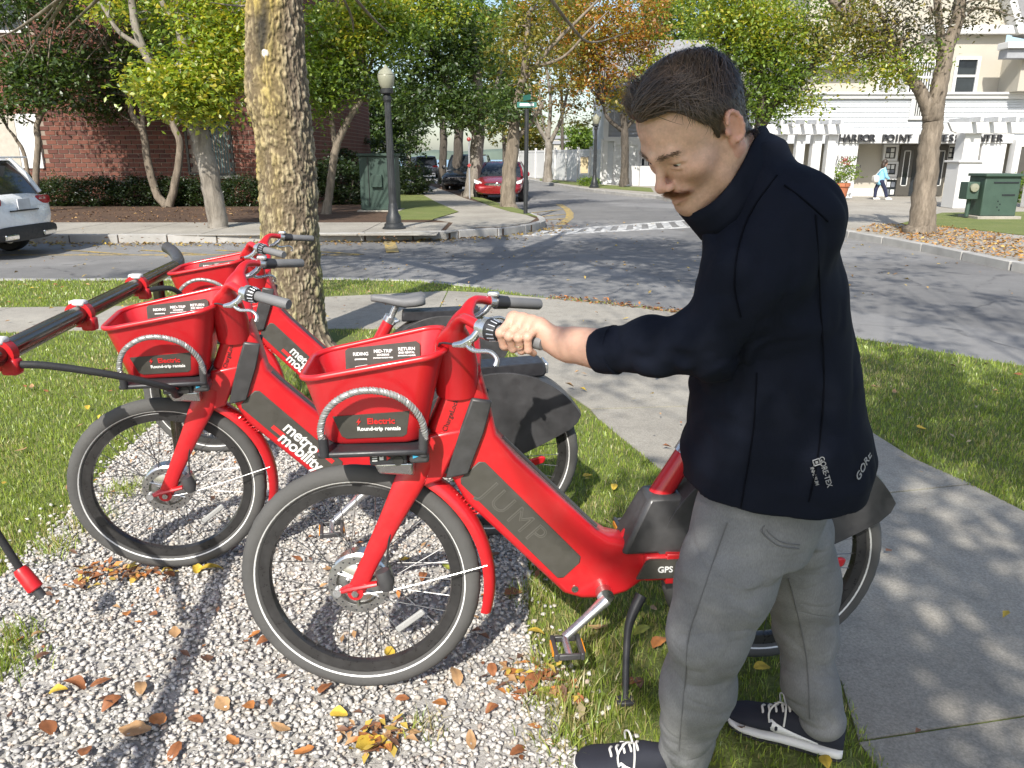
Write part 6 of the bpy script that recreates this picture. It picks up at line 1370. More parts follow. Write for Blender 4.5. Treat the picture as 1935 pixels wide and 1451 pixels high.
MB().tube([p-ro for p in smooth_path([rail(3.36)+Vector((0.04, 0, -0.02)), rail(3.40)+Vector((0.12, 0.05, -0.03)), Vector((-1.50, 3.56, 0.84)), lp3], 8)], 0.0115, 12).build('charge_cable', M['cable_black'], rk)
MB().tube([lp-ro, lp+Vector((0.05, 0.0, 0.0))-ro], 0.012, 12).build('cable_plug', M['silver'], rk)
# dangling cable with the red plug near the ground
s0 = at(38, 1076, 2.10); s1 = at(80, 1128, 2.09); dv = (s1-s0).normalized(); LP = (s1-s0).length
MB().tube([p-ro for p in smooth_path([rail(1.25)+Vector((-0.03, 0, -0.05)), at(-120, 860, 2.0), at(-35, 965, 2.06), s0+dv*0.01], 8)], 0.0115, 12).build('charge_cable', M['cable_black'], rk)
MB().tube([s0-dv*0.004-ro, s0+dv*0.008-ro, s0+dv*LP*0.68-ro, s0+dv*LP*0.72-ro], [0.018, 0.022, 0.024, 0.020], 16).build('cable_plug', M['rack_red'], rk)
MB().tube([s0+dv*LP*0.7-ro, s1-ro], [0.015, 0.014], 12).build('plug_tip', M['scuffed_plastic'], rk)
# ------------------------------------------------------------------ people
attr_mat('skin', 0.52, 0.45, 240, 0.0016, Subsurface_Weight=0.12, Subsurface_Scale=0.01)
def cloth(name, c, rough, bs, bump=0.25, bd=0.001, sheen=0.0, var=0.12, vs=5):
    t = NT(name); n = t.noise(vs, 5, 0.6); w = t.noise(bs, 2, 0.5, (1, 1, 0.25)); w2 = t.noise(bs, 2, 0.5, (0.25, 1, 1))
    t.set('Base Color', t.ramp(n, [(0.3, tuple(x*(1-var) for x in c)), (0.7, tuple(x*(1+var) for x in c))])).set('Roughness', rough).set('Sheen Weight', sheen)
    t.bump(t.math('ADD', w, w2), bump, bd); M[name] = t.m
cloth('jacket_navy', (0.0045, 0.0065, 0.0145), 0.85, 420, 0.3, 0.0008, 0.0); M['jacket_navy'].node_tree.nodes['Principled BSDF'].inputs['Specular IOR Level'].default_value = 0.18
cloth('denim_grey', (0.195, 0.197, 0.200), 0.92, 520, 0.5, 0.001, 0.0, 0.25, 8)
cloth('shoe_dark', (0.016, 0.018, 0.028), 0.85, 300, 0.4, 0.001)
cloth('lace_white', (0.66, 0.65, 0.62), 0.9, 400)
mat('midsole', (0.70, 0.69, 0.66), 0.6, var=0.08, vs=12); mat('shoe_white', (0.78, 0.78, 0.77), 0.4)
mat('hair_brown', (0.040, 0.026, 0.018), 0.45, var=0.5, vs=30); attr_mat('hair_strand', 0.42)
mat('eye_white', (0.62, 0.56, 0.52), 0.2, var=0.03); mat('iris', (0.035, 0.022, 0.014), 0.15); mat('print_grey', (0.27, 0.27, 0.28), 0.5); mat('gold_ring', (0.75, 0.6, 0.35), 0.25, 0.9)
mat('seam_thread', (0.125, 0.125, 0.126), 0.9)
man = empty('person', (0.55, 1.62, 0.0), 0, 'man in dark navy jacket and grey jeans holding the nearest bicycle grip', 'person'); MO = np.array((0.55, 1.62, 0.0))
def sdf_obj(name, S, m, parent, origin, colors=None, disp=None):
    V, F = S.mesh(); V = V.astype(np.float32)
    c = colors(V) if colors else None
    return np_obj(name, V-np.array(origin, np.float32), F, M[m], parent, smooth=True, colors=c)
def A3(x, y, Y): p = at(x, y, Y); return np.array((p.x, p.y, p.z))
# ---- head (local frame: x forward, y left, z up), then turned down and to his left
HS = 0.97
def head_sdf():
    S = SDF((-0.125, -0.105, -0.26), (0.145, 0.105, 0.145), 0.0026)
    S.ell((-0.012, 0, 0.035), (0.098, 0.0765, 0.088), 0); S.ell((0.034, 0, 0.042), (0.060, 0.062, 0.066), 0.03); S.ell((0.040, 0, -0.035), (0.052, 0.057, 0.072), 0.03)
    for s in (-1, 1):
        S.cone((-0.012, s*0.056, -0.045), (0.020, s*0.047, -0.088), 0.021, 0.019, 0.03); S.cone((0.020, s*0.047, -0.088), (0.070, s*0.016, -0.112), 0.019, 0.017, 0.02)
        S.ell((0.056, s*0.044, -0.026), (0.027, 0.020, 0.020), 0.025)
    S.ell((0.076, 0, -0.108), (0.021, 0.024, 0.018), 0.02); S.ell((0.045, 0, -0.095), (0.045, 0.040, 0.025), 0.02)
    S.cone((0.084, -0.034, 0.016), (0.091, 0, 0.013), 0.0105, 0.0115, 0.018); S.cone((0.084, 0.034, 0.016), (0.091, 0, 0.013), 0.0105, 0.0115, 0.018)
    for s in (-1, 1): S.ell((0.104, s*0.034, -0.006), (0.017, 0.018, 0.0120), 0.012, op='s')
    for s in (-1, 1):
        S.cone((0.0905, s*0.020, -0.0005), (0.089, s*0.034, 0.0032), 0.0028, 0.0034, 0.004); S.cone((0.089, s*0.034, 0.0032), (0.078, s*0.049, -0.002), 0.0034, 0.0028, 0.004)
        S.ell((0.0785, s*0.0325, 0.0012), (0.0142, 0.0165, 0.0082), 0.004); S.ell((0.0775, s*0.0325, -0.0125), (0.0138, 0.0160, 0.0052), 0.004)
        S.cone((0.090, s*0.022, -0.0105), (0.086, s*0.040, -0.0120), 0.0028, 0.0028, 0.006)
    S.cone((0.089, 0, 0.008), (0.1135, 0, -0.036), 0.0080, 0.0088, 0.012); S.ell((0.1150, 0, -0.0405), (0.0098, 0.0090, 0.0085), 0.010)
    for s in (-1, 1): S.ell((0.104, s*0.0118, -0.0445), (0.0115, 0.0062, 0.0068), 0.006)
    S.ell((0.084, 0, -0.066), (0.018, 0.028, 0.018), 0.014)
    S.cone((0.1005, 0, -0.0715), (0.086, 0.022, -0.0745), 0.0050, 0.0028, 0.005); S.cone((0.1005, 0, -0.0715), (0.086, -0.022, -0.0745), 0.0050, 0.0028, 0.005)
    S.cone((0.0985, 0, -0.0835), (0.085, 0.019, -0.0795), 0.0058, 0.0030, 0.006); S.cone((0.0985, 0, -0.0835), (0.085, -0.019, -0.0795), 0.0058, 0.0030, 0.006)
    for s in (-1, 1): S.cone((0.108, 0, -0.0770), (0.088, s*0.024, -0.0772), 0.0016, 0.0012, 0.003, op='s')
    for s in (-1, 1):       # ears with rim, hollow and lobe
        n = Matrix.Rotation(R(-18*s), 3, 'Z') @ Matrix.Rotation(R(12), 3, 'Y')
        S.ell((-0.018, s*0.0800, 0.000), (0.0185, 0.0060, 0.0305), 0.006, rot=n); S.ell((-0.010, s*0.0760, -0.026), (0.0100, 0.0062, 0.0115), 0.006)
        for k in range(9):
            a0, a1 = R(-60+k*28), R(-60+(k+1)*28); p = lambda a: (-0.019-0.0165*math.sin(a)*0.95+0.004, s*(0.0845+0.004*abs(math.sin(a))), 0.001+0.0275*math.cos(a)*1.0)
            S.cone(p(a0), p(a1), 0.0040, 0.0040, 0.003)
        S.ell((-0.012, s*0.0880, -0.002), (0.0090, 0.0055, 0.0150), 0.004, op='s'); S.ell((-0.0015, s*0.0790, -0.004), (0.0050, 0.0050, 0.0080), 0.004)
    S.cone((-0.035, 0, -0.040), (-0.062, 0, -0.20), 0.056, 0.060, 0.03); S.cone((-0.02, 0, -0.09), (-0.035, 0, -0.20), 0.045, 0.05, 0.03)
    for s in (-1, 1): S.cone((-0.025, s*0.05, -0.05), (-0.01, s*0.02, -0.20), 0.014, 0.015, 0.03)
    return S
HSDF = head_sdf(); HP = HSDF.pts()
def hair_line(x, y):      # lowest hair height at each x (temple corners, sideburn, nape)
    z = np.interp(x, [-0.13, -0.095, -0.06, -0.035, -0.015, 0.002, 0.014, 0.022, 0.040, 0.058, 0.070, 0.086, 0.12], [-0.070, -0.066, -0.050, -0.030, -0.015, -0.008, -0.004, 0.026, 0.050, 0.080, 0.092, 0.094, 0.096])
    return z+np.where(x > 0.05, -0.006*np.cos(np.clip(y/0.04, -1.5, 1.5)), 0)
def head_color(V):
    x, y, z = V[:, 0], V[:, 1], V[:, 2]; n = len(V); C = np.tile(np.array((0.62, 0.39, 0.295)), (n, 1))
    def blend(m, c): m = np.clip(m, 0, 1)[:, None]; C[:] = C*(1-m)+np.array(c)*m
    f = fbm(V+1, 45, 3); C *= (0.80+0.40*f)[:, None]; C *= (0.90+0.2*vnoise(V, 420))[:, None]
    blend(np.exp(-(((x-0.115)/0.018)**2+(y/0.02)**2+((z+0.042)/0.018)**2))*0.6, (0.56, 0.25, 0.19))
    for s in (-1, 1): blend(np.exp(-(((x-0.065)/0.03)**2+((y-s*0.045)/0.025)**2+((z+0.035)/0.025)**2))*0.45, (0.56, 0.26, 0.19))
    blend((np.abs(y) > 0.0755)*(np.abs(x+0.015) < 0.035)*0.55, (0.60, 0.27, 0.21))
    st = np.clip((-0.052-z)/0.02, 0, 1)*np.clip((x+0.02)/0.03, 0, 1)*np.clip((z+0.145)/0.02, 0, 1)*(0.5+0.6*fbm(V, 220, 2))
    blend(st*0.50, (0.26, 0.155, 0.10))
    blend(np.exp(-(((x-0.094)/0.012)**2+(y/0.021)**4+((z+0.0775)/0.0085)**4))*0.65, (0.44, 0.17, 0.15))
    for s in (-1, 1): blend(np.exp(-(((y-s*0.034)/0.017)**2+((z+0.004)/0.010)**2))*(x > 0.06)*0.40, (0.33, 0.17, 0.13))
    sc_ = np.clip((z-hair_line(x, y))/0.006, 0, 1)*(np.abs(y) < 0.079); blend(sc_*0.9, (0.05, 0.032, 0.022))
    return C
HM = Matrix(((-1, 0, 0), (0, -1, 0), (0, 0, 1)))               # neutral: facing -X, left side to the viewer
HM = Matrix.Rotation(R(30), 3, 'Z') @ Matrix.Rotation(R(3), 3, 'X') @ HM @ Matrix.Rotation(R(37), 3, 'Y')
HMn = np.array(HM); HC = A3(1386, 238, 1.365)-HMn @ (np.array((-0.016, 0.082, 0.0))*HS)
def h2w(P): return (np.asarray(P)*HS) @ HMn.T+HC
HV, HF = HSDF.mesh(); HCOL = head_color(HV)
# ---- forearm and hand on the grip
bm_ = Matrix.Translation((-0.427, 1.929, 0.016)) @ Matrix.Rotation(R(5.8), 4, 'Z')
gA = bm_ @ steer_matrix(-8) @ Vector((0.357, -0.237, 1.097)); gB = bm_ @ steer_matrix(-8) @ Vector((0.505, -0.343, 1.076)); gd = (gB-gA).normalized()
gu = Vector((0, 0, 1)); gu = (gu-gd*gu.dot(gd)).normalized(); gf = gu.cross(gd); gf = gf if gf.x < 0 else -gf
hc = gA+gd*0.132
def gp(t, ang, r): a = R(ang); return np.array(hc+gd*t+(gu*math.cos(a)+gf*math.sin(a))*r)
wr_ = A3(1063, 646, hc.y-0.035); cuffp = A3(1150, 662, 1.545); elb = A3(1325, 650, 1.425)
S = SDF(np.minimum(np.array(hc)-0.085, np.minimum(wr_, cuffp)-0.07), np.maximum(np.array(hc)+0.085, np.maximum(wr_, cuffp+0.06)+0.05), 0.0024)
fl = [(-0.037, 1.0, 0.0103), (-0.0125, 1.05, 0.0105), (0.0120, 1.0, 0.0100), (0.0345, 0.86, 0.0090)]
knk = []
for t, L, r in fl:
    k0 = gp(t, -12, 0.0375); k1 = gp(t-0.004, 74*L, 0.0345); k2 = gp(t-0.004, 140*L, 0.0285); k3 = gp(t-0.002, 196*L, 0.0265)
    knk.append(k0); S.chain([k0, k1, k2, k3], [r*1.16, r*1.02, r*0.95, r*0.80], 0.0035); S.ell(k0, (r*1.25,)*3, 0.006); S.ell(k1, (r*1.10,)*3, 0.004)
for i, k0 in enumerate(knk):
    w = wr_+np.array(gd)*(-0.018+0.012*i)+np.array((0, 0, -0.004*i)); S.cone(k0, w, 0.0140, 0.0195, 0.014)
    S.cone(k0*0.75+w*0.25-np.array(gu)*0.012, w-np.array(gu)*0.010, 0.013, 0.017, 0.016)
    S.cone(k0+np.array((0, 0, 0.004)), k0*0.45+w*0.55+np.array((0, 0, 0.006)), 0.0055, 0.003, 0.008)
th0 = wr_-np.array(gd)*0.020-np.array(gu)*0.012; th1 = gp(-0.048, -75, 0.034); th2 = gp(-0.046, -140, 0.029); th3 = gp(-0.040, -200, 0.027)
S.chain([th0, th1, th2, th3], [0.018, 0.0135, 0.0115, 0.009], 0.010)
for k in np.linspace(0, 1, 5)[:-1]:
    a = wr_*(1-k)+cuffp*k; b = wr_*(1-k-0.25)+cuffp*(k+0.25)
    ra = 0.0285+0.008*k; S.cone(a+np.array((0, 0, 0.004)), b+np.array((0, 0, 0.004)), ra, ra+0.0025, 0.012); S.cone(a-np.array((0, 0, 0.009)), b-np.array((0, 0, 0.010)), ra-0.003, ra, 0.012)
S.cone(cuffp, cuffp*0.6+elb*0.4, 0.034, 0.036, 0.01)
AV, AF = S.mesh()
def hand_color(V):
    C = np.tile(np.array((0.58, 0.345, 0.255)), (len(V), 1)); C *= (0.88+0.24*fbm(V, 55, 3))[:, None]
    for k0 in knk: m = np.clip(np.exp(-(np.linalg.norm(V-k0, axis=1)/0.014)**2)*0.5, 0, 1)[:, None]; C = C*(1-m)+np.array((0.60, 0.27, 0.20))*m
    return C
ACOL = hand_color(AV)
# ---- trunk, limbs under the clothes (kept coarse; the cloth covers it)
shL = A3(1485, 405, 1.42); shR = A3(1455, 405, 1.71); pel = A3(1455, 960, 1.62)
S = SDF((0.0, 1.15, 0.02), (1.15, 2.15, 1.6), 0.012)
nk = h2w([[-0.055, 0, -0.185]])[0]; chest = A3(1470, 520, 1.56)
S.cone(nk, chest, 0.055, 0.11, 0.05); S.cone(chest, pel, 0.105, 0.095, 0.05); S.cone(shL, shR, 0.05, 0.05, 0.05); S.chain([shL, elb, cuffp*0.6+elb*0.4], [0.045, 0.038, 0.035], 0.03)
hpL, knL, anL = A3(1402, 1000, 1.555), A3(1336, 1195, 1.50), A3(1292, 1424, 1.565); hpR, knR, anR = A3(1490, 1000, 1.68), A3(1522, 1190, 1.72), A3(1543, 1352, 1.665)
S.chain([hpL, knL, anL], [0.060, 0.045, 0.030], 0.04); S.chain([hpR, knR, anR], [0.055, 0.045, 0.030], 0.04)
elR = A3(1430, 700, 1.86); haR = np.array((0.60, 1.98, 0.93)); S.chain([shR, elR, haR], [0.045, 0.038, 0.03], 0.03)
BV, BF = S.mesh()
V = np.concatenate([h2w(HV), AV, BV]); F = np.concatenate([HF, AF+len(HV), BF+len(HV)+len(AV)]); C = np.concatenate([HCOL, ACOL, np.tile((0.52, 0.315, 0.235), (len(BV), 1))])
np_obj('body', V-MO, F, M['skin'], man, smooth=True, colors=C)
# eyes
for s in (-1, 1):
    e = MB(); n1, n2 = 14, 20; c = np.array((0.0780, s*0.0325, -0.0050)); r = 0.0130
    e.lathe([(r*math.sin(math.pi*i/n1), -r*math.cos(math.pi*i/n1)) for i in range(n1+1)], (0, 0, 0), 'x', n2)
    d = Vector((0.93, 0.10, -0.35)).normalized(); q = Vector((1, 0, 0)).rotation_difference(d).to_matrix().to_4x4()
    W4 = Matrix.Translation(Vector(HC-MO)) @ HM.to_4x4() @ Matrix.Scale(HS, 4) @ Matrix.Translation(c) @ q
    e.xform(W4); eo = e.build('eye', M['eye_white'], man, ang=80)
    MB().lathe([(0.0066, r*0.87), (0.0060, r*0.925), (0.0, r*1.03)], (0, 0, 0), 'x', 20).xform(W4).build('iris', M['iris'], eo, ang=80)
# hair cap: the head's surface, 4-5 mm out, cut along the hairline
x, y, z = HP[..., 0], HP[..., 1], HP[..., 2]
top = np.clip((z-0.03)/0.08, 0, 1); ext = 0.0045+0.013*top*np.clip((x+0.10)/0.10, 0.35, 1)+0.005*(fbm(HP*np.array((0.6, 2.0, 1.0)), 70, 2)-0.5)*(0.4+top)
# stand-off measured from the bare skull only (no ears)
Sk = SDF(HSDF.lo, HSDF.ax[0][-1:].tolist()+HSDF.ax[1][-1:].tolist()+HSDF.ax[2][-1:].tolist(), HSDF.h)
Sk.D = np.full(HSDF.D.shape, 1.0, np.float32); Sk.n = np.array(HSDF.D.shape); Sk.ax = HSDF.ax
Sk.ell((-0.012, 0, 0.035), (0.098, 0.0765, 0.088), 0); Sk.ell((0.034, 0, 0.042), (0.060, 0.062, 0.066), 0.03); Sk.ell((0.02, 0, -0.035), (0.052, 0.060, 0.06), 0.03); Sk.cone((-0.035, 0, -0.040), (-0.062, 0, -0.20), 0.056, 0.060, 0.03)
cut = hair_line(x, y)-z+0.004*(fbm(HP, 90, 2)-0.5)
ear = np.sqrt(((x+0.014)/0.027)**2+((z+0.002)/0.036)**2)*0.027-0.027; ear = np.where(np.abs(y) > 0.05, ear, 1.0)
Sk.D = np.maximum(np.maximum(Sk.D-ext, cut*0.7), -ear-0.004).astype(np.float32)
V, F = Sk.mesh(); hair = np_obj('hair', h2w(V)-MO, F, M['hair_brown'], man, smooth=True)
# strands laid over the cap
def strands(roots, dirs, lens, lift, width, cols, nseg=5, curl=0.0, rg=None):
    n = len(roots); P = roots.copy(); D = dirs/np.linalg.norm(dirs, axis=1)[:, None]; rows = []
    out = P-np.array((-0.012, 0, 0.03)); out /= np.linalg.norm(out, axis=1)[:, None]; side = np.cross(D, out); side /= np.linalg.norm(side, axis=1)[:, None]+1e-9
    for k in range(nseg+1):
        t = k/nseg; w = width*(1-0.8*t)*0.5; rows.append((P-side*w[:, None], P+side*w[:, None]))
        o = P-np.array((-0.012, 0, 0.03)); o /= np.linalg.norm(o, axis=1)[:, None]
        Dt = D-o*np.sum(D*o, 1)[:, None]*0.9+o*(lift*(0.5-t))[:, None]; Dt /= np.linalg.norm(Dt, axis=1)[:, None]
        P = P+Dt*(lens/nseg)[:, None]; D = D+np.array((0, 0, -0.10))*curl
    V = np.stack([np.stack(r, 1) for r in rows], 1).reshape(-1, 3); m = (nseg+1)*2
    b = np.arange(n)[:, None, None]*m; k = np.arange(nseg)[None, :, None]*2; F = (b+k+np.array([0, 1, 3, 2])[None, None, :]).reshape(-1, 4)
    return V, F, np.repeat(cols, m, 0)
rg = np.random.default_rng(77)
idx = rg.choice(len(V), 7000); rt = V[idx]+rg.normal(0, 0.001, (7000, 3)); keep = rt[:, 2] > hair_line(rt[:, 0], rt[:, 1])+0.002; keep &= ~((np.abs(rt[:, 1]) > 0.05) & (((rt[:, 0]+0.014)/0.030)**2+((rt[:, 2]+0.002)/0.040)**2 < 1)); rt = rt[keep]
tp = np.clip((rt[:, 2]-0.05)/0.05, 0, 1)
dtop = np.stack([np.full(len(rt), 0.9), 0.45+rt[:, 1]*4, np.full(len(rt), -0.1)], 1); dside = np.stack([np.full(len(rt), -0.25), np.zeros(len(rt)), np.full(len(rt), -1.0)], 1)
fro = np.clip((rt[:, 0]-0.02)/0.04, 0, 1)[:, None]*np.clip((rt[:, 2]-0.03)/0.04, 0, 1)[:, None]; dr_ = dtop*tp[:, None]+dside*(1-tp)[:, None]; dr_ = dr_*(1-fro)+np.stack([np.full(len(rt), -0.35), 0.9*np.sign(rt[:, 1]+0.02), np.full(len(rt), 0.55)], 1)*fro+rg.normal(0, 0.28, rt.shape)
ln = (0.012+0.040*tp)*rg.uniform(0.6, 1.3, len(rt)); cl = np.array((0.052, 0.033, 0.021))*rg.uniform(0.4, 2.2, (len(rt), 1))
V1, F1, C1 = strands(rt, dr_, ln, 0.15+0.25*tp, np.full(len(rt), 0.0016), cl)
# forelock over the brow
m = 130; fr_ = np.stack([rg.uniform(0.050, 0.075, m), rg.uniform(-0.055, 0.02, m), rg.uniform(0.100, 0.118, m)], 1); fd_ = np.stack([np.full(m, 0.9), rg.normal(-0.3, 0.35, m), rg.normal(0.15, 0.25, m)], 1)
V2, F2, C2 = strands(fr_, fd_, rg.uniform(0.020, 0.045, m), np.full(m, 0.5), np.full(m, 0.0014), np.array((0.05, 0.032, 0.02))*rg.uniform(0.6, 1.8, (m, 1)), curl=1.5)
m = 900; ix = rg.choice(len(rt), m); fl_d = dr_[ix]+rg.normal(0, 0.45, (m, 3)); V3, F3, C3 = strands(rt[ix], fl_d, rg.uniform(0.012, 0.034, m), rg.uniform(0.3, 1.3, m), np.full(m, 0.0010), np.array((0.075, 0.048, 0.03))*rg.uniform(0.5, 1.8, (m, 1)))
m = 1500; hx_ = rg.uniform(-0.09, 0.088, m); hy_ = rg.choice([-1, 1], m)*0.076*np.sqrt(np.clip(1-((hx_+0.012)/0.104)**2, 0.0, 1)); hz_ = hair_line(hx_, hy_)+rg.uniform(-0.005, 0.010, m)
fm = hx_ > 0.035; hy_ = np.where(fm, rg.uniform(-0.055, 0.055, m), hy_); hx_ = np.where(fm, 0.034+0.060*np.sqrt(np.clip(1-(hy_/0.064)**2-((hz_-0.042)/0.068)**2, 0, 1)), hx_)
rt4 = np.stack([hx_, hy_, hz_], 1); ok4 = ~((np.abs(hy_) > 0.05) & (((hx_+0.014)/0.032)**2+((hz_+0.002)/0.042)**2 < 1)); rt4 = rt4[ok4]; m = len(rt4)
d4 = np.where((rt4[:, 0] > 0.02)[:, None], np.array((-0.45, 0.35, 0.8)), np.array((-0.35, 0.0, -0.9)))+rg.normal(0, 0.35, (m, 3)); V4, F4, C4 = strands(rt4, d4, rg.uniform(0.006, 0.017, m), np.full(m, 0.25), np.full(m, 0.0009), np.array((0.06, 0.038, 0.025))*rg.uniform(0.5, 1.9, (m, 1)))
V3, F3, C3 = np.concatenate([V3, V4]), np.concatenate([F3, F4+len(V3)]), np.concatenate([C3, C4])
V2 = np.concatenate([V2, V3]); F2 = np.concatenate([F2, F3+len(V2)-len(V3)]); C2 = np.concatenate([C2, C3])
V = np.concatenate([V1, V2]); F = np.concatenate([F1, F2+len(V1)]); np_obj('hair_strands', h2w(V)-MO, F, M['hair_strand'], hair, smooth=True, colors=np.concatenate([C1, C2]))['kind'] = 'stuff'
# moustache, eyebrows
def tuft(n, fn, dfn, L, w, col_, jit):
    t = rg.uniform(0, 1, n); s = rg.choice([-1, 1], n); P = np.array([fn(a, b) for a, b in zip(t, s)])+rg.normal(0, jit, (n, 3)); D = np.array([dfn(a, b) for a, b in zip(t, s)])+rg.normal(0, 0.18, (n, 3))
    return strands(P, D, L*rg.uniform(0.6, 1.2, n), np.full(n, 0.0), np.full(n, w), np.array(col_)*rg.uniform(0.55, 1.6, (n, 1)), 3)
ms = tuft(1900, lambda t, s: (0.1100-0.022*t**1.6, s*0.029*t, -0.0570-0.009*t), lambda t, s: (0.25-0.35*t, s*(0.25+0.75*t), -1.0), 0.0120, 0.0010, (0.48, 0.255, 0.14), 0.0032)
np_obj('moustache', h2w(ms[0])-MO, ms[1], M['hair_strand'], man, smooth=True, colors=ms[2])
eb = tuft(420, lambda t, s: (0.1045-0.019*t**1.6, s*(0.013+0.038*t), 0.0135+0.0065*math.sin(t*2.2)), lambda t, s: (-0.25, s*1.0, 0.25-0.5*t), 0.008, 0.0008, (0.15, 0.095, 0.06), 0.0022)
np_obj('eyebrows', h2w(eb[0])-MO, eb[1], M['hair_strand'], man, smooth=True, colors=eb[2])['kind'] = 'stuff'
# ---- jacket
YAW = R(-20); lev = []
for py, xl, xr, Yc, ry in ((906, 1294, 1626, 1.605, 0.200), (880, 1291, 1640, 1.60, 0.203), (845, 1292, 1640, 1.598, 0.204), (750, 1303, 1627, 1.585, 0.20), (620, 1318, 1608, 1.57, 0.20), (500, 1334, 1600, 1.555, 0.205), (430, 1352, 1584, 1.545, 0.195), (370, 1366, 1550, 1.535, 0.175), (325, 1374, 1508, 1.525, 0.135), (290, 1378, 1472, 1.515, 0.100), (268, 1382, 1462, 1.505, 0.085)):
    a, b = at(xl, py, Yc), at(xr, py, Yc); hw = (b.x-a.x)/2; rx = math.sqrt(max(0.003, hw*hw-(ry*math.sin(YAW))**2))/math.cos(YAW); lev.append(((a.z+b.z)/2, (a.x+b.x)/2, Yc, max(rx, 0.055), ry, YAW))
S = SDF((0.02, 1.12, 0.62), (1.05, 2.08, 1.68), 0.0062)
S.stack(lev, 0.0, power=2.3)
shl = A3(1492, 415, 1.425); S.ell(A3(1498, 415, 1.46), (0.088, 0.085, 0.080), 0.06)
S.chain([shl, A3(1412, 520, 1.405), elb+np.array((0.012, 0, 0.005))], [0.082, 0.078, 0.066], 0.05); S.chain([elb, A3(1232, 655, 1.485), cuffp, cuffp+(cuffp-A3(1232, 655, 1.485))*0.12], [0.066, 0.056, 0.046, 0.040], 0.03)
S.chain([shR, elR, haR+np.array((0.02, -0.03, 0.03))], [0.085, 0.068, 0.045], 0.05)
# stand-up collar, open in front
nkc = h2w([[-0.045, 0, -0.120]])[0]; nkd = HMn @ np.array((-0.18, 0, -0.98)); X = S.pts()
col_top = h2w([[-0.052, 0, -0.060]])[0]; col_bot = A3(1425, 400, 1.50)
S.cone(A3(1425, 300, 1.50), A3(1440, 400, 1.51), 0.055, 0.085, 0.04)
S.cone(A3(1345, 440, 1.44), A3(1400, 420, 1.46), 0.02, 0.06, 0.04); S.cone(A3(1345, 440, 1.52), A3(1390, 420, 1.55), 0.02, 0.06, 0.04)
# folds: stretched noise, stronger at elbow and waist
w1 = fbm(X*np.array((1.0, 1.0, 2.4)), 8, 2)-0.5; w2 = 1-np.abs(fbm(X*np.array((1.2, 0.8, 0.7))+3, 13, 2)*2-1)*2
ew = np.exp(-(np.linalg.norm(X-elb, axis=-1)/0.13)**2); fw = np.exp(-((X[..., 0]-0.27)/0.13)**2-((X[..., 2]-1.12)/0.12)**2)
S.D += (w1*0.012+np.clip(w2, 0, 1)**1.5*(0.004+0.012*ew)).astype(np.float32)
rid = np.sin((X[..., 0]*0.9-X[..., 2]*0.45)*80+14*w1)*ew*0.0035; S.D += rid.astype(np.float32)
hol = SDF.__new__(SDF)
S.stack([(l[0], l[1], l[2], l[3]-0.022, l[4]-0.022, l[5]) for l in lev[:3]]+[(0.60, lev[0][1], lev[0][2], lev[0][3]-0.02, lev[0][4]-0.02, YAW)], 0.01, op='s', power=2.3)
S.cone(h2w([[-0.045, 0, -0.15]])[0], h2w([[-0.03, 0, -0.02]])[0], 0.058, 0.066, 0.006, op='s')
S.cone(h2w([[0.06, 0, -0.10]])[0], h2w([[0.02, 0, -0.02]])[0], 0.055, 0.075, 0.008, op='s')
jk = sdf_obj('jacket', S, 'jacket_navy', man, MO)
JS = S
def on_jacket(px, py, Y0=1.30, Y1=1.75):          # march the view ray to the jacket's surface
    d = np.array(ray(px, py)); d /= d[1]
    for Yv in np.arange(Y0, Y1, 0.002):
        p = np.array((0, 0, CAM_H))+d*Yv; i = np.round((p-JS.lo)/JS.h).astype(int)
        if (i >= 0).all() and (i < JS.n).all() and JS.D[tuple(i)] < 0:
            g = np.array([JS.D[tuple(np.clip(i+e, 0, JS.n-1))]-JS.D[tuple(np.clip(i-e, 0, JS.n-1))] for e in np.eye(3, dtype=int)*3]); return p, g/np.linalg.norm(g)
    return None
def print_on(txt, px, py, size, xdir, m, bold=0.0):
    r = on_jacket(px, py)
    if r is None: return
    p, g = r; g = Vector(g); xa = Vector(xdir); xa = (xa-g*xa.dot(g)).normalized(); ya = g.cross(xa)
    lettering(txt, size, basis(Vector(p)+g*0.004-Vector(MO), xa, ya), M[m], jk, depth=0.0005, bold=bold*0.3, name='printed_logo')
print_on('GORE-TEX', 1558, 890, 0.0150, (0.38, 0.05, -0.92), 'print_grey', 0.0005); print_on('INFINIUM', 1538, 898, 0.0100, (0.38, 0.05, -0.92), 'print_grey', 0.0003)
print_on('GORE', 1629, 880, 0.026, (0.5, 0.6, 0.55), 'print_grey', 0.0006)
r = on_jacket(1542, 872)
if r:
    p, g = Vector(r[0]), Vector(r[1]); xa = Vector((0.38, 0.05, -0.92)); xa = (xa-g*xa.dot(g)).normalized(); sq = MB()
    for a, b in (((-1, -1), (1, -1)), ((1, -1), (1, 1)), ((1, 1), (-1, 1)), ((-1, 1), (-1, -1))): sq.tube([Vector((a[0]*0.006, a[1]*0.006, 0)), Vector((b[0]*0.006, b[1]*0.006, 0))], 0.0013, 4)
    sq.box((0, 0, 0), (0.005, 0.005, 0.001)); sq.xform(basis(p+g*0.004-Vector(MO), xa, g.cross(xa))).build('printed_logo', M['print_grey'], jk, 0)
mat('navy_thread', (0.0028, 0.0035, 0.007), 0.95); M['navy_thread'].node_tree.nodes['Principled BSDF'].inputs['Specular IOR Level'].default_value = 0.1
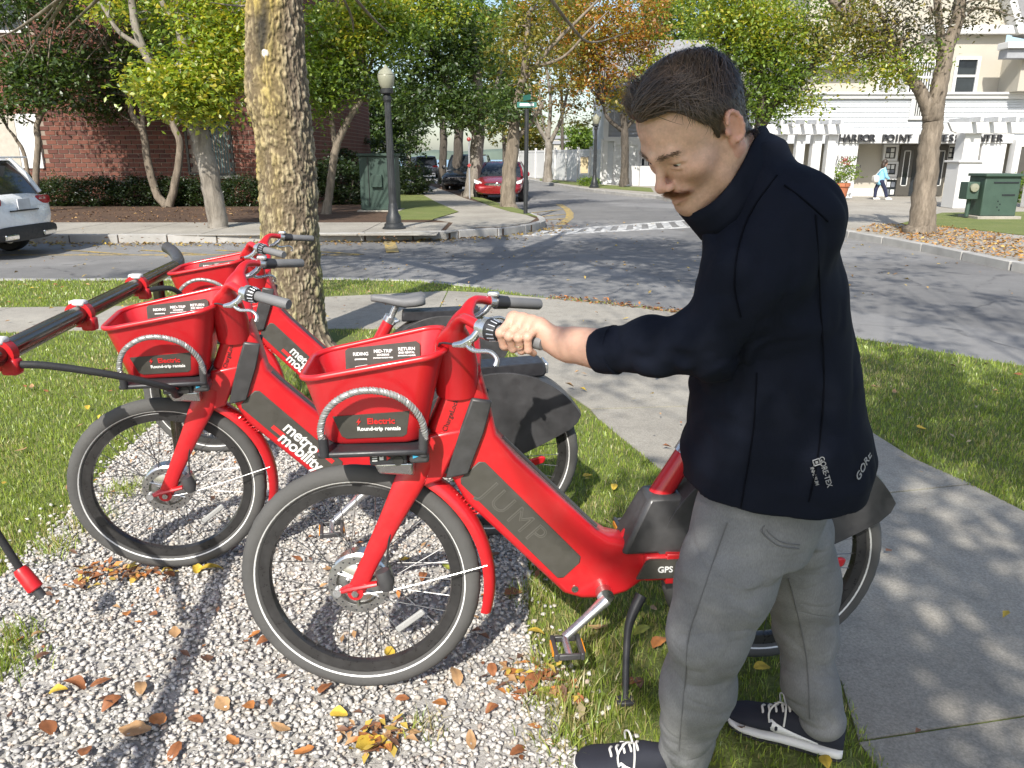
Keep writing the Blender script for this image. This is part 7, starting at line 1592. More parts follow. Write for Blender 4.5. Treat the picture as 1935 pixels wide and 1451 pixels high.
def jseam(pts, r=0.0018):
    P = []
    for px, py in [(p.x, p.y) for p in smooth_path([(a, b, 0) for a, b in pts], 10)]:
        q = on_jacket(px, py)
        if q: P.append(Vector(q[0])+Vector(q[1])*0.0022-Vector(MO))
    P = [sum((P[max(0, min(len(P)-1, i+k))] for k in (-2, -1, 0, 1, 2)), Vector())/5 for i in range(len(P))]
    if len(P) > 2: MB().tube(P, r, 5).build('seam', M['navy_thread'], jk)
jseam([(1470, 330), (1420, 400), (1395, 470), (1388, 540), (1400, 600)]); jseam([(1540, 400), (1548, 560), (1556, 720), (1545, 860), (1528, 950)]); jseam([(1430, 700), (1425, 800), (1410, 900), (1400, 960)]); jseam([(1480, 350), (1520, 380), (1565, 420)])
# cuff band and stand-up collar
cd = Vector(cuffp-A3(1232, 655, 1.485)).normalized(); cc_ = Vector(cuffp); u1, u2, _ = frame_of(cd)
rings = []
for t, g_ in ((0.014, 0.037), (0.026, 0.0385), (0.026, 0.0455), (0.012, 0.0485), (-0.018, 0.0515), (-0.020, 0.047)):
    rings.append([cc_+cd*t+(u1*math.cos(a)+u2*math.sin(a))*g_-Vector(MO) for a in [R(12*k) for k in range(30)]])
MB().loft(rings, cap0=False, cap1=False).build('cuff', M['jacket_navy'], jk, 40)
ct = [(1292, 398, 1.50), (1286, 402, 1.45), (1320, 398, 1.405), (1358, 372, 1.388), (1394, 326, 1.388), (1420, 276, 1.41), (1438, 242, 1.46), (1444, 240, 1.52), (1425, 245, 1.58), (1375, 300, 1.60), (1325, 370, 1.57), (1298, 398, 1.53)]
cb_ = [(1326, 448, 1.50), (1330, 452, 1.45), (1362, 446, 1.408), (1396, 420, 1.395), (1428, 378, 1.395), (1455, 335, 1.415), (1478, 305, 1.47), (1480, 305, 1.53), (1455, 320, 1.60), (1400, 390, 1.62), (1350, 440, 1.58), (1330, 448, 1.53)]
PT = smooth_path([Vector(A3(*p)) for p in ct], 5); PB = smooth_path([Vector(A3(*p)) for p in cb_], 5); n = len(PT)
rows = [[PT[i].lerp(PB[i], t)-Vector(MO) for i in range(n)] for t in (0, 0.33, 0.66, 1.0)]
cl_ = MB().loft(rows, close=False, cap0=False, cap1=False).build('collar', M['jacket_navy'], jk, 60); sm = cl_.modifiers.new('thick', 'SOLIDIFY'); sm.thickness = 0.006; sm.offset = 0
# ---- jeans
def denim_creases():
    t = NT('denim_creased'); n = t.noise(8, 5, 0.6); w = t.noise(520, 2, 0.5, (1, 1, 0.25)); cr = t.noise(6.5, 2, 0.45, (0.8, 0.8, 1.9), 0.5); rd = t.math('ABSOLUTE', t.math('SUBTRACT', cr, 0.5), 0.0); rd = t.math('MINIMUM', rd, 0.06)
    c = t.ramp(n, [(0.3, (0.145, 0.147, 0.150)), (0.7, (0.225, 0.226, 0.226))]); c = t.mix(1.0, c, t.ramp(rd, [(0.0, (0.93,)*3), (0.05, (1.0,)*3)]), 'MULTIPLY'); c = t.mix(1.0, c, t.ramp(w, [(0.3, (0.86,)*3), (0.7, (1.12,)*3)]), 'MULTIPLY')
    t.set('Base Color', c).set('Roughness', 0.92); t.bump(t.math('ADD', t.math('MULTIPLY', rd, 6.0), t.math('MULTIPLY', w, 0.10)), 0.42, 0.007); M['denim_grey'] = t.m
denim_creases()
S = SDF((0.16, 1.30, 0.035), (1.05, 1.98, 0.96), 0.0052)
pl_ = A3(1450, 985, 1.62)
S.stack([(0.66, 0.56, 1.60, 0.125, 0.165, YAW), (0.74, 0.575, 1.61, 0.140, 0.170, YAW), (0.94, 0.585, 1.61, 0.135, 0.165, YAW)], 0.0, power=2.2)
S.chain([A3(1408, 1000, 1.555), A3(1368, 1100, 1.52), knL, A3(1318, 1300, 1.525), anL], [0.112, 0.101, 0.083, 0.078, 0.066], 0.05); S.chain([A3(1490, 1010, 1.68), A3(1510, 1100, 1.71), knR, A3(1528, 1290, 1.69), anR+np.array((0.015, 0, -0.005))], [0.108, 0.090, 0.073, 0.066, 0.059], 0.045)
X = S.pts(); XR = X @ np.array([[1, 0, 0.55], [0, 1, 0.3], [-0.6, 0, 1.5]]); w2 = 1-np.abs(fbm(XR+3, 9, 2)*2-1)*2; w1 = fbm(X*np.array((1.0, 1.0, 0.5)), 9, 2)-0.5
kn = np.exp(-(np.linalg.norm(X-knL+np.array((0, 0, 0.06)), axis=-1)/0.12)**2)+np.exp(-(np.linalg.norm(X-knR+np.array((0, 0, 0.04)), axis=-1)/0.11)**2)+np.exp(-((X[..., 2]-0.11)/0.07)**2)*0.9+np.exp(-((X[..., 2]-0.62)/0.06)**2)*0.6
S.D += (np.clip(w2, 0, 1)**1.5*(0.0015+0.0075*np.clip(kn, 0, 1))+w1*0.007).astype(np.float32)
jn = sdf_obj('jeans', S, 'denim_grey', man, MO); JS = S
def seam(pts, r=0.0016, Y0=1.25, name='seam'):
    P = []
    for px, py in pts:
        q = on_jacket(px, py, Y0, 1.9)
        if q: P.append(Vector(q[0])+Vector(q[1])*0.0018-Vector(MO))
    P = [sum((P[max(0, min(len(P)-1, i+k))] for k in (-2, -1, 0, 1, 2)), Vector())/5 for i in range(len(P))]
    if len(P) > 2: MB().tube(P, r, 5).build(name, M['seam_thread'], jn)
def seq(pts, n=10): return [(p.x, p.y) for p in smooth_path([(a, b, 0) for a, b in pts], n)]
seam(seq([(1375, 985), (1352, 1050), (1325, 1130), (1302, 1200), (1296, 1280), (1288, 1360), (1283, 1420)])); seam(seq([(1490, 1090), (1505, 1150), (1522, 1230), (1528, 1300), (1530, 1360)]))
seam(seq([(1445, 992), (1440, 1005), (1470, 1030), (1510, 1036)]), 0.0018); seam(seq([(1453, 990), (1449, 1002), (1476, 1024), (1512, 1029)]), 0.0012)
# ---- shoes
def shoe(heel, toe, name='shoe'):
    h, t = Vector((*heel, 0)), Vector((*toe, 0)); L = (t-h).length; f = (t-h).normalized(); l = Vector((-f.y, f.x, 0)); M4 = Matrix(((f.x, l.x, 0, h.x-MO[0]), (f.y, l.y, 0, h.y-MO[1]), (0, 0, 1, 0.012), (0, 0, 0, 1)))
    W = [(0.0, 0.026), (0.03, 0.034), (0.12, 0.038), (0.3, 0.037), (0.5, 0.040), (0.68, 0.048), (0.84, 0.047), (0.94, 0.036), (1.0, 0.012)]
    def wid(u): return float(np.interp(u, [a for a, _ in W], [b for _, b in W]))
    us = np.concatenate([np.linspace(0, 0.1, 6), np.linspace(0.14, 0.9, 18), np.linspace(0.92, 1.0, 7)])
    def ring(u, zf, g=0.0, n=28, top=None):
        w = wid(u)+g; r = []
        for k in range(n):
            a = 2*math.pi*k/n; yy = w*math.copysign(abs(math.cos(a))**0.7, math.cos(a)); s_ = math.sin(a); z0, z1 = zf(u); zz = (z0+z1)/2+(z1-z0)/2*math.copysign(abs(s_)**0.7, s_); r.append((u*L, yy*(1-0.25*max(0, s_) if top else 1), zz))
        return r
    sole = MB().loft([ring(u, lambda u: (0.0+0.012*max(0, (u-0.8)/0.2)**2, 0.030-0.008*np.interp(u, [0, 0.5, 1], [0, 0.4, 1])+0.008*max(0, (u-0.8)/0.2)**2), 0.005) for u in us]).xform(M4)
    zt = lambda u: (0.020, float(np.interp(u, [0, 0.05, 0.15, 0.30, 0.42, 0.55, 0.7, 0.85, 0.95, 1.0], [0.070, 0.094, 0.098, 0.094, 0.096, 0.082, 0.062, 0.052, 0.044, 0.026])))
    so_ = MB().loft([ring(u, zt, 0, 28, True) for u in us]).xform(M4).build(name, M['shoe_dark'], man, 60); sole.build('sole', M['midsole'], so_, 50)
    MB().loft([ring(u, lambda u: (-0.006+0.012*max(0, (u-0.8)/0.2)**2, 0.004+0.012*max(0, (u-0.8)/0.2)**2), 0.003) for u in us]).xform(M4).build('outsole', M['rubber'], so_, 50)
    for sy in (-1, 1):       # the curved white side mark
        cv = [(0.16, 0.052, 0.002), (0.24, 0.040, 0.008), (0.34, 0.033, 0.012), (0.44, 0.036, 0.012), (0.54, 0.048, 0.009), (0.64, 0.066, 0.005), (0.70, 0.078, 0.001)]
        cv = [(0.20, 0.033, 0.002), (0.30, 0.035, 0.006), (0.40, 0.038, 0.010), (0.48, 0.041, 0.013), (0.55, 0.046, 0.016), (0.59, 0.054, 0.013), (0.61, 0.068, 0.003)]
        top = []; bot = []
        for u, z, h_ in cv:
            zz0, zz1 = zt(u)
            for lst, q in ((top, z+h_), (bot, z-h_)):
                q = min(max(q, 0.024), zz1-0.01); s_ = max(-1, min(1, (q-(zz0+zz1)/2)/((zz1-zz0)/2))); s_ = math.copysign(abs(s_)**(1/0.7), s_); y_ = (wid(u))*abs(math.sqrt(max(0.0, 1-s_*s_)))**0.7*(1-0.25*max(0, s_)); lst.append((u*L, sy*(y_+0.002), q))
        q = MB(); n = len(top); q.add(top+bot, [(i, i+1, n+i+1, n+i) for i in range(n-1)]); q.xform(M4); sw_ = q.build('side_mark', M['shoe_white'], so_, 60); sm = sw_.modifiers.new('thick', 'SOLIDIFY'); sm.thickness = 0.002; sm.offset = 0
    for i in range(5):
        u = 0.46+0.055*i; z = zt(u)[1]; w = wid(u)*0.52
        MB().tube([tuple(M4 @ Vector(p)) for p in smooth_path([(u*L-0.004, -w, z-0.012), (u*L, -w*0.5, z+0.002), (u*L+0.004, 0, z+0.006), (u*L, w*0.5, z+0.002), (u*L-0.004, w, z-0.012)], 4)], 0.0032, 6).build('lace', M['lace_white'], so_)
    for sy, dx in ((1, 0.035), (-1, 0.02), (1, -0.005)):
        u = 0.50; z = zt(u)[1]; MB().tube([tuple(M4 @ Vector(p)) for p in smooth_path([(u*L, 0, z+0.008), (u*L+dx*0.5, sy*0.02, z+0.024), (u*L+dx, sy*0.042, z+0.006), (u*L+dx*0.9, sy*0.05, z-0.022)], 4)], 0.0026, 6).build('lace', M['lace_white'], so_)
    return so_
shoe(G(1592, 1425, 0.01), G(1371, 1356, 0.01)); tq = Vector(G(1084, 1452, 0.01)); shoe(tuple(tq+Vector((0.285, -0.045))), tuple(tq))
# finger ring
k = knk[2]; rp = gp(0.0108, 100, 0.033); u_, w_, _ = frame_of(Vector(gp(0.0108, 120, 0.03)-gp(0.0108, 80, 0.034)))
MB().tube([Vector(rp)+(u_*math.cos(R(a))+w_*math.sin(R(a)))*0.0100-Vector(MO) for a in range(0, 361, 24)], 0.0014, 6, caps=False).build('finger_ring', M['gold_ring'], man)
# ---- passer-by in front of the fitness entrance
Yp = 28.6; pp = empty('person', (at(1660, 372, Yp).x, Yp, 0.03), 0, 'small passer-by in light blue top striding past the fitness entrance', 'person')
cloth('top_blue', (0.25, 0.55, 0.75), 0.8, 200); cloth('trouser_navy', (0.02, 0.025, 0.06), 0.8, 200); cloth('bag_grey', (0.55, 0.53, 0.50), 0.8, 200)
S = SDF((-0.6, -0.35, -0.02), (0.6, 0.35, 1.45), 0.016)
S.chain([(0, 0, 0.70), (0.04, 0, 0.95), (0.06, 0, 1.12)], [0.10, 0.10, 0.05], 0.04); S.ell((0.09, 0, 1.27), (0.085, 0.07, 0.105), 0.02); S.cone((0.06, 0, 1.1), (0.08, 0, 1.2), 0.04, 0.04, 0.02)
S.chain([(0, 0.07, 0.66), (-0.10, 0.07, 0.36), (-0.10, 0.07, 0.06)], [0.07, 0.05, 0.035], 0.03); S.chain([(0, -0.07, 0.66), (0.16, -0.07, 0.38), (0.26, -0.07, 0.08)], [0.07, 0.05, 0.035], 0.03)
S.chain([(0.04, -0.13, 1.02), (0.12, -0.16, 0.80), (0.24, -0.14, 0.72)], [0.045, 0.035, 0.03], 0.02); S.chain([(0.04, 0.13, 1.02), (-0.06, 0.18, 0.80), (-0.14, 0.18, 0.64)], [0.045, 0.035, 0.03], 0.02)
sdf_obj('body', S, 'skin', pp, (0, 0, 0), lambda V: np.tile((0.45, 0.27, 0.2), (len(V), 1)))
S = SDF((-0.4, -0.35, 0.5), (0.5, 0.35, 1.2), 0.016); S.chain([(-0.01, 0, 0.62), (0.04, 0, 0.95), (0.06, 0, 1.08)], [0.135, 0.13, 0.075], 0.04); S.chain([(0.04, -0.13, 1.02), (0.12, -0.16, 0.80), (0.20, -0.15, 0.74)], [0.06, 0.05, 0.045], 0.02); S.chain([(0.04, 0.13, 1.02), (-0.06, 0.18, 0.80), (-0.11, 0.18, 0.70)], [0.06, 0.05, 0.045], 0.02); sdf_obj('jacket', S, 'top_blue', pp, (0, 0, 0))
S = SDF((-0.35, -0.25, 0.0), (0.45, 0.25, 0.75), 0.016); S.cone((0, 0.05, 0.64), (0, -0.05, 0.64), 0.10, 0.10, 0.02); S.chain([(0, 0.07, 0.64), (-0.10, 0.07, 0.36), (-0.10, 0.07, 0.10)], [0.085, 0.065, 0.055], 0.03); S.chain([(0, -0.07, 0.64), (0.16, -0.07, 0.38), (0.245, -0.07, 0.12)], [0.085, 0.065, 0.055], 0.03); sdf_obj('trousers', S, 'trouser_navy', pp, (0, 0, 0))
S = SDF((-0.15, -0.2, 1.0), (0.3, 0.2, 1.5), 0.014); S.ell((0.075, 0, 1.30), (0.095, 0.085, 0.105), 0); S.ell((0.02, 0, 1.18), (0.07, 0.085, 0.13), 0.03); S.ell((0.17, 0, 1.25), (0.05, 0.06, 0.07), 0.02, op='s'); sdf_obj('hair', S, 'hair_brown', pp, (0, 0, 0))
for x, y in ((-0.08, 0.07), (0.29, -0.07)): MB().loft([[(x-0.07+u, y+w*c, z) for c, z in ((-1, 0.0), (1, 0.0), (0.8, h_), (-0.8, h_))] for u, w, h_ in ((0, 0.03, 0.08), (0.1, 0.045, 0.09), (0.2, 0.045, 0.06), (0.25, 0.025, 0.03))]).build('shoe', M['midsole'], pp, 30, 0.008)
bg = MB().loft([[(-0.24+dx*0.6, -0.10+dy*w*0.25, 0.60+z*0.75) for dx, dy in ((-0.16*w, -0.5), (0.16*w, -0.5), (0.16*w, 0.5), (-0.16*w, 0.5))] for z, w in ((0.0, 0.75), (0.12, 1.0), (0.28, 0.9), (0.34, 0.6))]); b_ = bg.build('shoulder_bag', M['bag_grey'], None, 40, 0.02); b_.location = pp.location; tag(b_, 'pale grey bag trailing behind the small passer-by', 'bag')
MB().tube(smooth_path([(-0.26, -0.10, 0.84), (-0.1, -0.14, 1.05), (0.03, -0.12, 1.10)], 4), 0.012, 6).build('strap', M['bag_grey'], b_)
# ------------------------------------------------------------------ ground cover: stones, grass, fallen leaves
attr_mat('stone', 0.85, 0.5, 140, 0.003)
rg = np.random.default_rng(99)
def rand_in(poly, n, ymin=-1e9, ymax=1e9):
    P = np.array([p[:2] for p in poly]); lo, hi = P.min(0), P.max(0); lo[1] = max(lo[1], ymin); hi[1] = min(hi[1], ymax)
    Q = rg.uniform(lo, hi, (n, 2)); return Q[in_poly(Q, poly)]
ICO = []; t_ = (1+5**0.5)/2
for a, b in ((1, t_), (-1, t_), (1, -t_), (-1, -t_)): ICO += [(a, b, 0), (0, a, b), (b, 0, a)]
ICO = np.array(ICO)/np.linalg.norm(ICO[0])
def hull_faces():
    d = np.linalg.norm(ICO[:, None]-ICO[None], axis=-1); e = d[d > 0.1].min()*1.05; F = []
    for i in range(12):
        for j in range(i+1, 12):
            for k in range(j+1, 12):
                if d[i, j] < e and d[j, k] < e and d[i, k] < e:
                    n = np.cross(ICO[j]-ICO[i], ICO[k]-ICO[i]); F.append((i, j, k) if n @ ICO[i] > 0 else (i, k, j))
    return np.array(F)
IF = hull_faces()
def stones(Q, zb, smin, smax):
    n = len(Q); V = np.tile(ICO, (n, 1, 1))*rg.uniform(0.45, 1.22, (n, 12, 1)); s = rg.uniform(smin, smax, (n, 1, 1))*np.stack([np.ones(n), rg.uniform(0.65, 1, n), rg.uniform(0.4, 0.75, n)], 1)[:, None]*0.5
    V = V*s; a = rg.uniform(0, 2*np.pi, n); tl = rg.normal(0, 0.35, n); c, s_ = np.cos(tl)[:, None], np.sin(tl)[:, None]
    y, z = V[..., 1]*c-V[..., 2]*s_, V[..., 1]*s_+V[..., 2]*c; x = V[..., 0]; c, s_ = np.cos(a)[:, None], np.sin(a)[:, None]
    W = np.stack([x*c-y*s_+Q[:, 0:1], x*s_+y*c+Q[:, 1:2], z+zb[:, None]], -1)
    pal = np.array([(0.50, 0.475, 0.44), (0.57, 0.545, 0.51), (0.43, 0.41, 0.385), (0.62, 0.595, 0.56), (0.52, 0.465, 0.40), (0.35, 0.34, 0.33), (0.48, 0.395, 0.325)]); w = rg.choice(7, n, p=[0.25, 0.22, 0.17, 0.14, 0.10, 0.08, 0.04]); C = np.repeat(pal[w]*rg.uniform(0.85, 1.12, (n, 1)), 12, 0)
    F = (np.arange(n)[:, None, None]*12+IF[None]).reshape(-1, 3); return W.reshape(-1, 3), F, C
V1 = stones((q := rand_in(GRAVEL, 46000, 0.9, 4.3)), rg.uniform(0.004, 0.010, len(q)), 0.010, 0.027)
V2 = stones((q := rand_in(GRAVEL, 38000, 0.9, 4.3)), rg.uniform(0.009, 0.020, len(q)), 0.007, 0.027)
ed = np.array([Vector(GRAVEL[i][:2]).lerp(Vector(GRAVEL[i+1][:2]), t)[:] for i in range(len(GRAVEL)-4) for t in rg.uniform(0, 1, 45)])+rg.normal(0, 0.06, (45*(len(GRAVEL)-4), 2)); V3 = stones(ed, np.full(len(ed), 0.012), 0.014, 0.028)
VV = []; FF = []; CC = []; k = 0
for v, f, c in (V1, V2, V3): VV.append(v); FF.append(f+k); CC.append(c); k += len(v)
tag(np_obj('gravel', np.concatenate(VV), np.concatenate(FF), M['stone'], colors=np.concatenate(CC)), 'pale crushed stone gravel under the bicycles', 'gravel', kind='stuff')
# grass blades on the near lawn
B = bt.base.copy()
def blades(Q, h, wd, pal, lean=0.5):
    n = len(Q); a = rg.uniform(0, 2*np.pi, n); d = np.stack([np.cos(a), np.sin(a), np.zeros(n)], 1); s = np.stack([-np.sin(a), np.cos(a), np.zeros(n)], 1); b = rg.uniform(0, 2*np.pi, n); d = np.stack([np.cos(b), np.sin(b), np.zeros(n)], 1)
    H = (h*rg.uniform(0.5, 1.35, n))[:, None]; L = rg.normal(0, lean, n)[:, None]*H; P = np.stack([Q[:, 0], Q[:, 1], np.zeros(n)], 1); w = (wd*rg.uniform(0.7, 1.3, n))[:, None]; up = np.array((0, 0, 1.0))
    V = np.stack([P-s*w/2, P+s*w/2, P+d*L*0.35+up*H*0.6+s*w*0.35, P+d*L*0.35+up*H*0.6-s*w*0.35, P+d*L+up*H*0.95], 1)
    base = np.arange(n)[:, None]*5; F = np.concatenate([base+np.array([[0, 1, 2]]), base+np.array([[0, 2, 3]]), base+np.array([[3, 2, 4]])])
    pal = np.array(pal); g = fbm(np.stack([Q[:, 0], Q[:, 1], np.zeros(n)], 1)+11, 1.1, 3); dry = np.clip((g-0.50)*5, 0, 1)
    ci = rg.integers(0, 4, n); C = pal[ci]; C = np.where((rg.uniform(0, 1, n) < 0.08+0.34*dry)[:, None], np.array((0.46, 0.40, 0.19)), C)*rg.uniform(0.7, 1.3, (n, 1)); return V.reshape(-1, 3), F, np.repeat(C, 5, 0)
GP_ = [(0.25, 0.34, 0.055), (0.31, 0.40, 0.065), (0.37, 0.44, 0.085), (0.19, 0.28, 0.048)]
lawnp = near_edge+[(13, -14), (-45, -14)]
def grass_pts(n, y0, y1):
    y = rg.uniform(y0, y1, n); x = rg.uniform(-1, 1, n)*(0.74*y+0.7); Q = np.stack([x, y], 1); m = in_poly(Q, lawnp)
    for p in PATH_POLYS: m &= ~in_poly(Q, p)
    m &= ~in_poly(Q, GRAVEL); m &= np.hypot(Q[:, 0]-B.x, Q[:, 1]-B.y) > 0.42+0.25*rg.uniform(0, 1, n); return Q[m]
parts = []
for n, y0, y1, h, w in ((46000, 0.9, 2.2, 0.026, 0.0034), (72000, 2.2, 3.6, 0.026, 0.0038), (80000, 3.6, 5.6, 0.028, 0.0048), (60000, 5.6, 8.0, 0.03, 0.007), (34000, 8.0, 9.9, 0.032, 0.010)): parts.append(blades(grass_pts(n, y0, y1), h, w, GP_))
tuf = []                                          # longer tufts along the gravel's edge and round the stones
for cx, cy, r, n in [(*G(20, 1215), 0.10, 260), (*G(10, 1260), 0.09, 240), (*G(170, 990), 0.10, 240), (*G(240, 930), 0.10, 200), (*G(330, 905), 0.06, 90), (*G(1050, 1330), 0.10, 260), (*G(1010, 1130), 0.08, 200), (*G(1075, 1400), 0.10, 260), (*G(1180, 1330), 0.12, 260), (*G(800, 1385), 0.05, 50), (*G(1120, 1230), 0.12, 220), (*G(100, 1040), 0.10, 200), (*G(1030, 1260), 0.06, 120), (*G(460, 1000), 0.05, 40)]:
    Q = np.array((cx, cy))+rg.normal(0, r*0.5, (n, 2)); tuf.append(Q)
parts.append(blades(np.concatenate(tuf), 0.055, 0.004, GP_, 0.7))
VV = []; FF = []; CC = []; k = 0
for v, f, c in parts: VV.append(v); FF.append(f+k); CC.append(c); k += len(v)
tag(np_obj('grass', np.concatenate(VV), np.concatenate(FF), M['grass_blade'], colors=np.concatenate(CC)), 'short green lawn grass with dry patches', 'grass', kind='stuff')
# fallen leaves: the large ones one by one, the small litter as a mass
attr_mat('dry_leaf', 0.6, 0.3, 60, 0.002)
LEAFC = {'rust brown': (0.30, 0.115, 0.045), 'tan': (0.42, 0.25, 0.12), 'orange': (0.46, 0.18, 0.05), 'dark brown': (0.15, 0.075, 0.045), 'yellow': (0.58, 0.40, 0.05), 'green-yellow': (0.34, 0.36, 0.06)}
def leaf_mesh(c, seed, L=1.0):
    r = np.random.default_rng(seed); n = 9; V = []; w0 = r.uniform(0.22, 0.34); curl = r.uniform(0.15, 0.6)*r.choice([-1, 1]); cup = r.uniform(0.2, 0.9); tw = r.normal(0, 0.5)
    for i in range(n):
        t = i/(n-1); w = w0*math.sin(math.pi*min(1, t*0.93+0.05))**0.8*(1+0.10*r.normal()); z0 = curl*(t-0.5)**2
        for s in (-1, -0.5, 0, 0.5, 1):
            V.append((t-0.5, s*w, z0+cup*(s*w)**2*2+tw*s*w*(t-0.5)*0.6+r.normal()*0.012))
    F = [(i*5+k, i*5+k+1, (i+1)*5+k+1, (i+1)*5+k) for i in range(n-1) for k in range(4)]
    V = np.array(V); V[:, 2] -= V[:, 2].min(); C = np.tile(c, (len(V), 1))*(0.75+0.5*fbm(V+seed, 4, 2))[:, None]; C[np.arange(2, len(V), 5)] *= 0.75
    return np_mesh('fallen_leaf', V, F, M['dry_leaf'], smooth=True, colors=C)
LM = {k: [leaf_mesh(c, 10*i+j) for j in range(3)] for i, (k, c) in enumerate(LEAFC.items())}
def spot(px, py):
    for x0, y0, x1, y1, t in ((0, 1050, 345, 1130, 'below the middle front wheel'), (345, 1050, 450, 1100, 'right below the middle front wheel'), (470, 940, 930, 1260, 'seen through the nearest front wheel'), (930, 980, 1100, 1260, 'right of the nearest front wheel'), (560, 1260, 800, 1451, 'below the nearest front wheel'), (800, 1240, 1100, 1360, 'left of the pedal'), (800, 1360, 1100, 1451, 'at the bottom edge near the man'), (0, 1130, 180, 1330, 'at the far left by the grass tuft'), (180, 1130, 470, 1330, 'in the middle left of the gravel'), (0, 1330, 250, 1451, 'in the bottom left corner'), (250, 1330, 560, 1451, 'at the bottom edge left of centre')):
        if x0 <= px < x1 and y0 <= py < y1: return t
    return 'between the man and the pedal' if px < 1300 and py > 1100 else ('beyond the pedal' if px > 1050 and px < 1300 else ('right of the man' if px > 1500 else ('by the man\'s shoes' if px > 1300 else 'left of the rack')))
def put_leaf(px, py, kind, size, z=0.022, rz=None, where='the white gravel'):
    g = G(px, py, z); o = mobj('fallen_leaf', random.choice(LM[kind])); o.location = (g[0], g[1], z); s = size; o.scale = (s, s, s); o.rotation_euler = (random.uniform(-.3, .3), random.uniform(-.3, .3), random.uniform(0, 6.3) if rz is None else rz)
    sz = 'large' if size >= 0.075 else ('small' if size <= 0.05 else 'medium')
    tag(o, '%s %s leaf on %s %s' % (sz, kind, where.replace('the white gravel', 'gravel'), spot(px, py)), 'leaf', '%s leaves on %s' % (kind, where)); return o
for px, py, kd, s in ((255, 1380, 'tan', 0.085), (90, 1375, 'rust brown', 0.07), (210, 1330, 'rust brown', 0.06), (140, 1295, 'rust brown', 0.07), (190, 1290, 'rust brown', 0.055), (265, 1300, 'tan', 0.07), (300, 1360, 'orange', 0.075), (205, 1325, 'dark brown', 0.075), (80, 1240, 'dark brown', 0.05), (110, 1306, 'yellow', 0.05), (70, 1200, 'tan', 0.05), (35, 1210, 'orange', 0.055), (255, 1090, 'tan', 0.055), (215, 1085, 'orange', 0.05), (180, 1092, 'rust brown', 0.06), (150, 1100, 'rust brown', 0.05), (320, 1085, 'rust brown', 0.045), (400, 1076, 'yellow', 0.085), (372, 1076, 'yellow', 0.05), (390, 1245, 'dark brown', 0.06), (370, 1360, 'rust brown', 0.05), (420, 1330, 'tan', 0.06), (470, 1335, 'orange', 0.055), (240, 1160, 'orange', 0.045), (330, 1195, 'tan', 0.05), (290, 1160, 'rust brown', 0.04), (735, 1235, 'yellow', 0.05), (710, 1250, 'rust brown', 0.045), (615, 1300, 'rust brown', 0.06), (640, 1350, 'yellow', 0.055), (700, 1410, 'yellow', 0.09), (725, 1395, 'tan', 0.07), (860, 1278, 'tan', 0.075), (930, 1265, 'rust brown', 0.05), (965, 1272, 'orange', 0.06), (1010, 1285, 'rust brown', 0.085), (985, 1270, 'yellow', 0.04), (1035, 1310, 'green-yellow', 0.06), (1013, 1195, 'yellow', 0.055), (970, 1120, 'rust brown', 0.075), (930, 1050, 'dark brown', 0.06), (905, 1010, 'tan', 0.05), (660, 1085, 'rust brown', 0.055), (620, 1075, 'tan', 0.065), (765, 1058, 'yellow', 0.045), (845, 1072, 'green-yellow', 0.05), (800, 1090, 'rust brown', 0.055), (560, 1055, 'rust brown', 0.05), (540, 1230, 'rust brown', 0.05), (500, 1215, 'rust brown', 0.06), (480, 1200, 'orange', 0.05), (530, 1375, 'tan', 0.06), (890, 1400, 'tan', 0.06), (980, 1420, 'rust brown', 0.065), (830, 1330, 'orange', 0.05), (760, 1320, 'rust brown', 0.04), (575, 1420, 'orange', 0.06), (330, 1420, 'rust brown', 0.06), (160, 1420, 'rust brown', 0.055), (440, 1400, 'orange', 0.05), (930, 1340, 'rust brown', 0.045)):
    put_leaf(px, py, kd, s)
for px, py, kd, s in ((1205, 1290, 'dark brown', 0.07), (1245, 1215, 'orange', 0.07), (1195, 1290, 'rust brown', 0.07), (1130, 1185, 'tan', 0.06), (1212, 1192, 'green-yellow', 0.06), (1440, 1262, 'yellow', 0.06), (1235, 1150, 'tan', 0.05), (1110, 900, 'yellow', 0.05), (1160, 920, 'yellow', 0.05), (165, 770, 'yellow', 0.05), (60, 730, 'tan', 0.06), (1740, 810, 'yellow', 0.06), (1560, 1440, 'yellow', 0.05), (1690, 740, 'tan', 0.06), (1890, 745, 'yellow', 0.05), (1400, 1370, 'tan', 0.05), (130, 920, 'tan', 0.06), (40, 850, 'tan', 0.06)):
    put_leaf(px, py, kd, s, 0.03, None, 'the lawn')
def litter(Q, z, size, pal, name, lab):
    n = len(Q); P = np.stack([Q[:, 0], Q[:, 1], z+rg.uniform(0, 0.012, n)], 1); a = rg.uniform(0, 2*np.pi, n); ax = np.stack([np.cos(a), np.sin(a), rg.normal(0, 0.25, n)], 1); sd = np.stack([-np.sin(a), np.cos(a), rg.normal(0, 0.25, n)], 1); L = (size*rg.uniform(0.5, 1.3, n))[:, None]; W = L*0.45; f = np.array((0, 0, 1.0))*L*rg.uniform(0, 0.25, (n, 1))
    V = np.stack([P, P+ax*L*0.45+sd*W/2+f, P+ax*L, P+ax*L*0.45-sd*W/2+f], 1).reshape(-1, 3); b = np.arange(n)[:, None]*4; F = np.concatenate([b+np.array([[0, 1, 2]]), b+np.array([[0, 2, 3]])]); pal = np.array(pal); C = np.repeat(pal[rg.integers(0, len(pal), n)]*rg.uniform(0.7, 1.25, (n, 1)), 4, 0)
    return tag(np_obj(name, V, F, M['dry_leaf'], colors=C), lab, 'leaf litter', kind='stuff')
